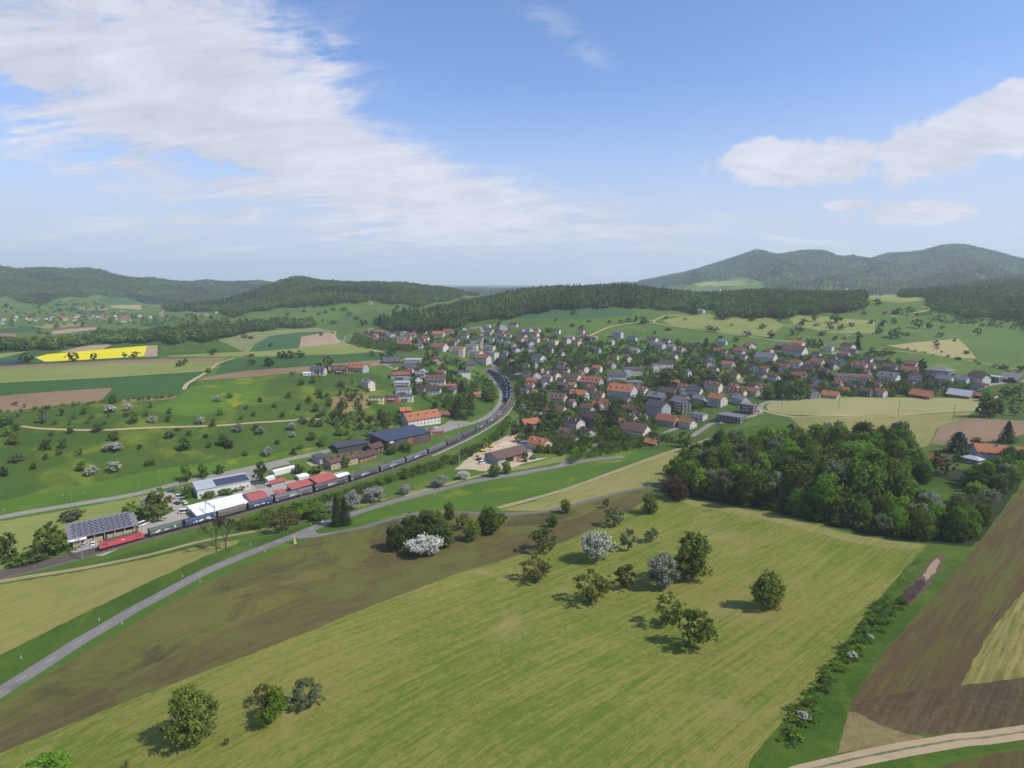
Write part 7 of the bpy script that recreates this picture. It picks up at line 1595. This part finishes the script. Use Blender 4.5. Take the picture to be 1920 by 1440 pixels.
for k, u, v, h, w, words in [('tall_olive', 296, 976, 58, 50, 'big loose pine like tree right of the solar barn'), ('green', 252, 976, 36, 48, 'fresh green tree behind the solar barn'), ('blossom', 274, 955, 26, 26, 'white blossoming tree half behind the pine like tree'), ('grey', 135, 975, 24, 40, 'grey green low tree behind the solar barn'),
 ('dark', 18, 1052, 58, 48, 'dark tree at the left photo edge beside the rails'), ('green', 92, 1042, 62, 56, 'tall fresh green tree left of the solar barn'), ('bush_dark', 66, 1052, 38, 50, 'dark bush between the two trees left of the barn'), ('green', 118, 1034, 40, 30, 'narrow green tree touching the solar barn'), ('bush', 40, 1060, 30, 40, 'green bush nearest the rails at the left'),
 ('tall_dark', 490, 908, 44, 26, 'dark slim tree right of the solar workshop'), ('green', 353, 934, 26, 20, 'slim tree at the workshop corner'), ('green', 350, 902, 30, 24, 'left of three trees behind the white workshop'), ('green', 381, 896, 26, 22, 'middle of three trees behind the white workshop'), ('green', 413, 888, 20, 20, 'right of three trees behind the white workshop'),
 ('bush', 390, 934, 16, 24, 'bush before the white workshop wall'), ('bush_bright', 420, 926, 14, 34, 'bright hedge bush under the workshop windows'), ('bush', 449, 918, 14, 26, 'bush at the right end of the workshop'), ('dark', 560, 888, 18, 26, 'dark tree right of the plastic tunnel'), ('bush', 590, 886, 18, 28, 'bush between tunnel and station'), ('green', 648, 876, 24, 20, 'green tree before the station wall'),
 ('green', 733, 852, 22, 24, 'green tree at the corner of the blue roofed hall'), ('bush', 765, 845, 16, 34, 'bush before the blue roofed hall'), ('bush', 600, 882, 14, 16, 'small bush left of the station'), ('spruce', 855, 784, 34, 22, 'dark spruce beside the small brown house inside the bend'), ('spruce', 866, 740, 28, 22, 'dark spruce above the green knoll'), ('green', 918, 754, 26, 30, 'round tree beside the back road in the bend'),
 ('poplar', 1148, 800, 44, 20, 'tall narrow dark conifer in the middle of the village'), ('green', 1150, 822, 26, 30, 'green tree below the tall narrow conifer'), ('bright', 1120, 802, 28, 22, 'bright green round tree left of the tall narrow conifer'), ('green', 1246, 724, 34, 52, 'very big round green tree below the school'), ('green', 1272, 722, 26, 30, 'green tree right of the very big round one'),
 ('bright', 1217, 708, 24, 24, 'bright tree in front of the school windows'), ('poplar', 1330, 709, 16, 8, 'small pointed conifer in the dry grass park'), ('green', 1283, 838, 32, 30, 'round green tree below the white house with orange roof'), ('poplar', 1459, 748, 32, 12, 'narrow conifer left of the big round trees'), ('tall_bright', 1480, 748, 36, 30, 'left of two big round trees before the hay field'), ('tall', 1500, 748, 38, 34, 'right of two big round trees before the hay field'),
 ('green', 1440, 748, 26, 26, 'dense tree at the head of the village road'), ('spruce', 1607, 655, 24, 18, 'dark spruce at the top lane on the right'), ('pine', 1795, 848, 40, 40, 'bluish pine before the ploughed field behind the copse'), ('copper', 1830, 842, 22, 26, 'dark reddish round tree right of the bluish pine'), ('spruce', 1887, 830, 42, 32, 'dark spruce behind the farmhouse'), ('green', 1846, 782, 44, 38, 'big dark tree group at the corner of the hay field, left one'), ('dark', 1862, 781, 36, 32, 'right one of the big tree group at the hay field corner'),
 ('sparse', 1773, 890, 52, 54, 'open brownish tree in front of the farmhouse garden'), ('bare', 1265, 932, 44, 58, 'reddish leafless tree at the left end of the copse'), ('copper', 1268, 936, 42, 50, 'brownish red tree at the left corner of the copse'), ('copper', 1655, 612, 14, 14, 'dark reddish tree on the right hillside'), ('bush_dark', 978, 828, 20, 26, 'dark tree below the orange roof in the curve'), ('green', 966, 818, 30, 26, 'round tree between railway wall and gravel yard'), ('dark', 1052, 800, 22, 10, 'slim cypress beside the lane'),
 ('tall', 1018, 768, 34, 20, 'tall dense tree left of the long brown roof'), ('green', 1075, 755, 22, 18, 'green tree at the white house with orange roof'), ('bush_grey', 1066, 784, 14, 20, 'pale round shrub at the lane corner'), ('bush', 1010, 842, 12, 24, 'bush at the hipped orange house'), ('dark', 985, 866, 20, 16, 'dark tree at the right gable of the barn')]:
    tree_px(k, u, v, h, w, '', None, words)
# left slope orchard
ORC = """435 400 170 90 birch;550 405 50 60 green;620 320 80 50 green;700 410 60 40 grey;745 345 50 50 green;840 300 60 70 dark;880 400 55 40 grey;920 345 50 60 green;1055 405 50 45 grey;1110 285 90 115 blossom;1275 265 80 80 blossom;1130 200 90 90 dark;1265 325 50 70 green;1340 395 120 100 olive;1460 325 60 50 olive;1530 385 75 90 half;1690 380 80 60 green;1700 295 60 60 green;1505 240 60 30 dark;150 600 110 140 olive;165 465 80 90 olive;60 420 120 150 green;85 520 110 100 bright;515 520 60 60 sparse;475 655 110 120 dark;640 640 100 90 dark;595 710 70 60 olive;700 495 60 80 dark;980 475 80 110 dark;795 715 80 80 sparse_olive;460 755 60 60 dark;175 775 85 140 grey;45 920 100 90 dark;815 870 90 100 dark;915 910 100 130 half;1140 880 120 150 half;1130 670 90 190 blossom;1145 560 90 120 dark;1400 650 50 50 dark;1505 815 80 100 olive;1695 540 70 100 dark;1850 660 120 140 dark;1900 520 70 60 olive;1775 465 30 70 dark;250 240 50 30 grey;180 325 30 50 green;1090 330 40 40 green;2010 400 90 80 blossom;2180 175 60 80 half;2200 310 60 70 green;2090 640 60 60 dark;2230 620 120 130 dark;2290 640 90 100 dark;2130 430 80 70 green;2390 480 90 90 half;2560 460 60 80 dark;2610 500 90 100 half;2920 460 80 100 blossom;2930 530 60 70 half;2680 715 90 110 blossom;2945 705 70 80 dark;2470 250 50 50 green;2600 180 50 50 dark;2750 230 60 60 green;2890 140 70 70 green;2990 260 60 60 dark;3090 180 60 60 green;3160 280 80 80 dark;2420 350 50 50 green;2830 330 60 60 dark;3050 400 60 70 grey;3200 420 70 90 green;2300 140 60 60 grey;2780 600 50 60 dark;3120 560 80 90 dark;3230 620 100 110 green;3350 330 80 90 green;3300 200 70 70 dark;2540 320 50 50 grey;3390 520 80 100 green;2060 540 50 60 dark;340 850 60 70 dark;2450 720 60 60 green;3010 650 60 70 green"""
for it in ORC.split(';'):
    x, y, h, w, k = it.split(); tree_px(k, float(x) / 5.333, 720 + float(y) / 5.333, float(h) / 5.333 * 1.05, float(w) / 5.333, 'in the left orchard', 'orchard trees on the left slope', lod='mid')
for u, v, s_, wd in ((1598, 1232, 11, 'white flowering bush in the middle of the low hedge'), (1508, 1348, 15, 'white flowering bush near the lower end of the hedge'), (1633, 1196, 7, 'smallest white flowering bush high in the hedge')): tree_px('blossom', u, v, s_, s_ * 1.7, '', None, wd, lod='mid')
# plateau and far trees
for k, u, v, h, w in [('dark', 49, 681, 20, 24), ('olive', 135, 677, 20, 22), ('olive', 178, 674, 14, 14), ('dark', 233, 671, 11, 9), ('green', 253, 670, 13, 18), ('olive', 338, 687, 13, 16), ('olive', 348, 683, 12, 14), ('dark', 401, 665, 13, 18), ('dark', 391, 698, 9, 14), ('green', 473, 685, 16, 18), ('dark', 505, 686, 18, 26), ('dark', 530, 672, 16, 20), ('dark', 545, 672, 17, 22), ('dark', 562, 671, 14, 16),
                      ('dark', 508, 650, 9, 11), ('dark', 602, 631, 9, 7), ('sparse', 615, 697, 32, 24), ('grey', 603, 698, 26, 22), ('dark', 697, 668, 12, 14), ('green', 715, 672, 14, 12), ('dark', 735, 668, 18, 18), ('green', 460, 634, 8, 14), ('sparse', 458, 657, 5, 3), ('bush_dark', 470, 636, 8, 10), ('dark', 62, 617, 5, 5), ('dark', 74, 619, 5, 5), ('bush', 75, 627, 7, 12), ('bush_dark', 90, 628, 7, 12),
                      ('dark', 12, 576, 8, 12), ('dark', 22, 579, 4, 6), ('bush_dark', 470, 668, 6, 24), ('sparse_olive', 550, 706, 14, 12), ('grey', 640, 725, 14, 14), ('bare', 600, 716, 26, 22), ('bare', 638, 745, 30, 28), ('sparse', 660, 752, 28, 30), ('sparse_olive', 672, 755, 22, 20), ('dark', 640, 768, 20, 18), ('dark', 636, 790, 24, 22)]:
    tree_px(k, u, v, h, w, 'on the plateau fields at the left', 'field trees on the plateau')
# right hillside
HR = [('dark', 1645, 572, 13, 16), ('sparse_green', 1660, 590, 7, 14), ('dark', 1683, 590, 14, 16), ('copper', 1676, 590, 10, 10), ('green', 1706, 586, 12, 18), ('sparse', 1722, 616, 18, 24), ('dark', 1676, 607, 11, 12), ('dark', 1634, 607, 9, 12), ('green', 1680, 634, 20, 28), ('dark', 1648, 625, 12, 16), ('dark', 1610, 633, 12, 14), ('dark', 1742, 617, 14, 12), ('grey', 1764, 632, 10, 14), ('sparse', 1833, 630, 16, 16), ('green', 1766, 616, 6, 9),
      ('blossom', 1532, 611, 7, 14), ('blossom', 1586, 635, 8, 14), ('sparse', 1555, 620, 14, 18), ('dark', 1578, 618, 10, 14), ('olive', 1565, 605, 16, 24), ('dark', 1528, 603, 18, 12), ('green', 1484, 594, 14, 24), ('dark', 1505, 610, 14, 16), ('bare', 1494, 635, 24, 28), ('dark', 1485, 629, 13, 12), ('dark', 1445, 634, 14, 14), ('dark', 1540, 629, 8, 18), ('dark', 1566, 637, 8, 12), ('green', 1461, 602, 5, 9), ('dark', 1755, 649, 12, 11), ('sparse', 1757, 655, 6, 8), ('sparse', 1766, 662, 5, 6), ('dark', 1812, 664, 8, 12),
      ('bush', 1795, 674, 6, 16), ('sparse_olive', 1865, 690, 8, 12), ('dark', 1882, 692, 9, 18), ('dark', 1915, 694, 9, 16), ('dark', 1890, 702, 8, 14), ('green', 1840, 702, 8, 12), ('sparse', 1284, 601, 6, 9), ('green', 1330, 618, 8, 16), ('sparse_olive', 1338, 622, 10, 22), ('blossom', 1400, 630, 11, 18), ('sparse_green', 1372, 612, 6, 8), ('dark', 1430, 616, 10, 14), ('dark', 1410, 602, 8, 14), ('spruce', 1301, 590, 22, 14), ('dark', 1252, 620, 6, 14),
      ('dark', 1228, 626, 6, 8), ('green', 1206, 607, 15, 22), ('half', 1180, 603, 9, 16), ('dark', 1193, 603, 12, 10), ('grey', 1163, 606, 7, 10), ('dark', 1142, 606, 7, 8), ('bush_dark', 1105, 604, 5, 10), ('dark', 1076, 590, 7, 14), ('dark', 1042, 602, 6, 6), ('dark', 1090, 617, 8, 12), ('dark', 1074, 613, 7, 12), ('blossom', 1042, 620, 4, 8), ('green', 1028, 622, 10, 18), ('dark', 940, 604, 10, 6), ('dark', 935, 614, 12, 10), ('dark', 1168, 576, 5, 8), ('green', 1205, 578, 8, 22), ('green', 1250, 598, 6, 12),
      ('half', 1292, 586, 7, 16), ('dark', 1730, 690, 5, 8), ('green', 1660, 666, 12, 18), ('dark', 1648, 668, 10, 12), ('green', 1636, 662, 12, 18), ('dark', 1670, 664, 8, 14), ('green', 1895, 718, 12, 14), ('green', 1550, 680, 10, 14), ('grey', 1875, 771, 14, 18), ('sparse_olive', 1895, 758, 16, 18), ('sparse_olive', 1915, 757, 15, 20), ('sparse_olive', 1903, 779, 20, 28), ('sparse', 1875, 760, 16, 14), ('bright', 1850, 752, 22, 20), ('green', 1885, 745, 20, 22), ('green', 1910, 742, 22, 24),
      ('dark', 1500, 620, 8, 10), ('dark', 1595, 612, 8, 12), ('green', 1700, 630, 8, 12), ('dark', 1620, 590, 7, 10), ('green', 1790, 640, 6, 8), ('dark', 1350, 640, 12, 14), ('green', 1380, 640, 10, 14), ('dark', 1500, 645, 12, 14), ('dark', 1525, 650, 16, 16), ('dark', 1538, 652, 18, 14), ('dark', 1515, 648, 14, 12)]
for k, u, v, h, w in HR: tree_px(k, u, v, h * 1.05, w, 'on the right hillside', 'scattered trees on the right hillside')
for k, u, v, h, w in [('dark', 625, 582, 7, 10), ('dark', 598, 590, 5, 8), ('dark', 610, 587, 6, 9), ('green', 645, 583, 8, 14), ('green', 655, 592, 8, 14), ('dark', 668, 600, 8, 14), ('dark', 680, 610, 12, 18), ('green', 625, 607, 8, 16), ('dark', 605, 603, 5, 6), ('green', 740, 583, 6, 12), ('dark', 570, 585, 6, 8), ('green', 590, 577, 6, 9), ('dark', 540, 592, 6, 8), ('green', 705, 602, 8, 12), ('dark', 745, 578, 7, 10)]:
    tree_px(k, u, v, h, w, 'on the meadow bowl left of the village forest', 'trees in the meadow bowl')
# copse: each tree its own thing
cr = random.Random(5)
COPSE = [(1252, 922), (1300, 930), (1450, 955), (1600, 992), (1735, 1012), (1810, 1020), (1850, 985), (1905, 905), (1940, 865), (1900, 862), (1840, 895), (1795, 905), (1745, 900), (1722, 865), (1700, 852), (1640, 846), (1560, 842), (1450, 845), (1340, 858), (1275, 884)]
cw = wpoly(COPSE, 20); xs = [p[0] for p in cw]; ys = [p[1] for p in cw]; got = []; clear = wpoly([(1695, 925), (1740, 900), (1805, 905), (1805, 948), (1730, 955)], 12)
tries = 0
while len(got) < 260 and tries < 14000:
    tries += 1; x, y = cr.uniform(min(xs), max(xs)), cr.uniform(min(ys), max(ys))
    if not inside(x, y, cw) or inside(x, y, clear): continue
    p = Vector((x, y, H(x, y))); u, v, _ = project(x, y, p.z)
    right = u > 1690 or v > 985
    if any((x - a) ** 2 + (y - b_) ** 2 < (4.7 if not right else 4.3) ** 2 for a, b_ in got): continue
    got.append((x, y)); front = not inside(*p[:2], cw) or v > 925 + (u - 1250) * 0.16
    h = cr.uniform(12, 22) if not right else cr.uniform(7.5, 11)
    if front and not right: h = cr.uniform(9, 14)
    if u < 1300: h *= .8
    k = cr.choices(['tall', 'tall_dark', 'tall_olive', 'tall_bright', 'birch', 'dark', 'green', 'pine', 'bright'], [7, .6, 5, 5.5, 2.6, .2, 3, .3, 2.6])[0] if not right else cr.choices(['green', 'bright', 'dark', 'tall_bright', 'grey', 'half'], [5, 2.2, 2.5, 2, 1, .3])[0]
    w = h * cr.uniform(.62, .85) * (1.2 if right else 1.0)
    put_tree(k, p, h, w, 'of the copse', 'trees of the big copse', lod='near')
# village trees
vr = random.Random(21)
VIL = [[(690, 640), (680, 625), (720, 618), (860, 618), (900, 640), (880, 655), (800, 660), (720, 655)], [(780, 680), (840, 668), (870, 690), (860, 730), (790, 745), (745, 745), (740, 700)], [(870, 640), (1000, 628), (1130, 640), (1140, 700), (1000, 715), (935, 690)],
       [(965, 725), (1100, 715), (1230, 700), (1330, 720), (1330, 760), (1200, 800), (1100, 810), (990, 800), (970, 770)], [(1130, 640), (1280, 645), (1420, 655), (1430, 720), (1330, 735), (1240, 700), (1150, 690)], [(1420, 665), (1640, 668), (1760, 700), (1840, 725), (1700, 742), (1440, 742)], [(980, 810), (1100, 810), (1230, 800), (1260, 830), (1180, 835), (1060, 855), (1010, 850)],
       [(690, 765), (770, 770), (770, 800), (690, 815), (640, 800)], [(790, 745), (900, 700), (925, 735), (870, 790), (830, 780)]]
NV = [16, 22, 40, 62, 54, 60, 22, 6, 12]
for poly, n in zip(VIL, NV):
    us = [p[0] for p in poly]; vs = [p[1] for p in poly]; k = 0; tr_ = 0
    while k < n and tr_ < n * 40:
        tr_ += 1; u, v = vr.uniform(min(us), max(us)), vr.uniform(min(vs), max(vs))
        if not inside(u, v, poly): continue
        p = world(u, v)
        if any((p.x - a) ** 2 + (p.y - b_) ** 2 < (R_ + 2.5) ** 2 for a, b_, R_, *_ in HOUSES): continue
        if any((p.x - a) ** 2 + (p.y - b_) ** 2 < (R_ + 1.2) ** 2 for a, b_, R_ in TREES): continue
        if any(nm in RIBS and inside(p.x, p.y, pl) for nm, _, pl in REG[-34:]): continue
        hid = any(abs(u - hu) < hr_ + 3 and 0 < v - hv < 13 for _, _, _, hu, hv, hr_ in HOUSES)
        if hid and vr.random() < 0.72: continue
        kd = vr.choices(['green', 'dark', 'bright', 'olive', 'grey', 'spruce', 'poplar', 'blossom', 'half', 'copper', 'bush', 'bush_dark', 'tall', 'tall_dark', 'sparse'], [7, 6, 1.6, 3, 2, 1.0, .8, .35, .5, .5, 3, 2, 2, 2, 1.2])[0]
        h = vr.uniform(6, 12.5) * (0.6 if 'bush' in kd or hid else 1) * (1.25 if 'tall' in kd or kd == 'spruce' else 1); w = h * vr.uniform(.75, 1.1) * (.45 if kd in ('poplar', 'spruce') else .8 if 'tall' in kd else 1)
        put_tree(kd, p, h, w, lmark(u, v), 'garden trees of the village'); k += 1
for i in range(70):     # left orchard fill towards the scrub, and rows along lanes
    u, v = vr.uniform(560, 700), vr.uniform(715, 800)
    if vr.random() < .6: continue
    p = world(u, v); 
    if any((p.x - a) ** 2 + (p.y - b_) ** 2 < (R_ + 3) ** 2 for a, b_, R_, *_ in HOUSES): continue
    put_tree(vr.choice(['green', 'dark', 'sparse', 'grey', 'olive']), p, vr.uniform(4, 8), vr.uniform(4, 7), 'on the slope below the plateau houses', 'slope trees below the plateau houses')
def greenery():
    rs = np.random.RandomState(77); X, Y = [], []
    for poly in VIL[:7] + VIL[8:] + [[(1640, 700), (1860, 720), (1840, 745), (1640, 742)]]:
        us = [p[0] for p in poly]; vs = [p[1] for p in poly]; n = int((max(us) - min(us)) * (max(vs) - min(vs)) / 30)
        for _ in range(n):
            u, v = rs.uniform(min(us), max(us)), rs.uniform(min(vs), max(vs))
            if not inside(u, v, poly): continue
            p = world(u, v)
            if any((p.x - a) ** 2 + (p.y - b_) ** 2 < (R_ + 1.0) ** 2 for a, b_, R_, *_ in HOUSES): continue
            if any(nm in RIBS and inside(p.x, p.y, pl) for nm, _, pl in REG[-34:]): continue
            for q in range(rs.randint(1, 4)): X.append(p.x + rs.normal(0, 2.2)); Y.append(p.y + rs.normal(0, 2.2))
    x = np.array(X); y = np.array(Y); n = len(x); h = rs.uniform(1.6, 6.4, n); w = h * rs.uniform(.9, 1.6, n); idx = rs.choice(5, n, p=[.34, .28, .12, .16, .10])
    instancer_tree('garden_greenery', np.column_stack([x, y]), height(x, y) - .2, np.column_stack([w, w, h]), idx, FP2, 'hedges and shrubs filling the gardens between the village houses', 'garden greenery'); print('greenery', n)
greenery()
print('trees', len(TREES), 'houses', len(HOUSES))
# ------------------------------------------------------------------ labels that single each thing out
ORD = ['first', 'second', 'third', 'fourth', 'fifth', 'sixth', 'seventh', 'eighth', 'ninth', 'tenth', 'eleventh', 'twelfth', 'thirteenth', 'fourteenth', 'fifteenth', 'sixteenth', 'seventeenth', 'eighteenth', 'nineteenth', 'twentieth']
def band(v):
    return 'far' if v < 640 else 'upper' if v < 700 else 'middle' if v < 780 else 'lower' if v < 960 else 'lowest'
def label_all():
    g = {}
    for t in ALL:
        base = (t['_w'] + (' ' + t['_where'] if t['_where'] else '')).strip(); g.setdefault(base, []).append(t)
    for base, L in g.items():
        if len(L) == 1: L[0]['label'] = base; continue
        L.sort(key=lambda t: t['_u'])
        if len(L) > 8:                                  # split a long row by how far up the picture it stands
            sub = {}
            L2 = sorted(L, key=lambda t: t['_v']); n = len(L2); parts = 2 if n <= 16 else 3
            nms = ['back', 'front'] if parts == 2 else ['back', 'middle', 'front']
            for i, t in enumerate(L2): sub.setdefault(nms[min(parts - 1, i * parts // n)], []).append(t)
            for nm, S in sub.items():
                S.sort(key=lambda t: t['_u'])
                for i, t in enumerate(S): t['label'] = '%s, %s row, %s from left' % (base, nm, ORD[i] if i < 20 else 'number %d' % (i + 1))
        else:
            for i, t in enumerate(L):
                t['label'] = '%s, %s' % (base, 'leftmost' if i == 0 else 'rightmost' if i == len(L) - 1 else ORD[i] + ' from left')
    bad = 0
    for t in ALL:
        n = len(t['label'].split())
        if n > 16 and t.get('_s'): t['label'] = t['label'].replace(t['_s'], '', 1); n -= 1
        if n > 16: t['label'] = t['label'].replace(' with ', ', ').replace(' gable roof', ' roof').replace(' the ', ' '); n = len(t['label'].split())
        if n > 16 or n < 4: bad += 1; print(t['label']); t['label'] = ' '.join(t['label'].split()[:16])
        for k in ('_w', '_where', '_u', '_v', '_s'):
            if k in t: del t[k]
    print('labels clipped', bad)
label_all()
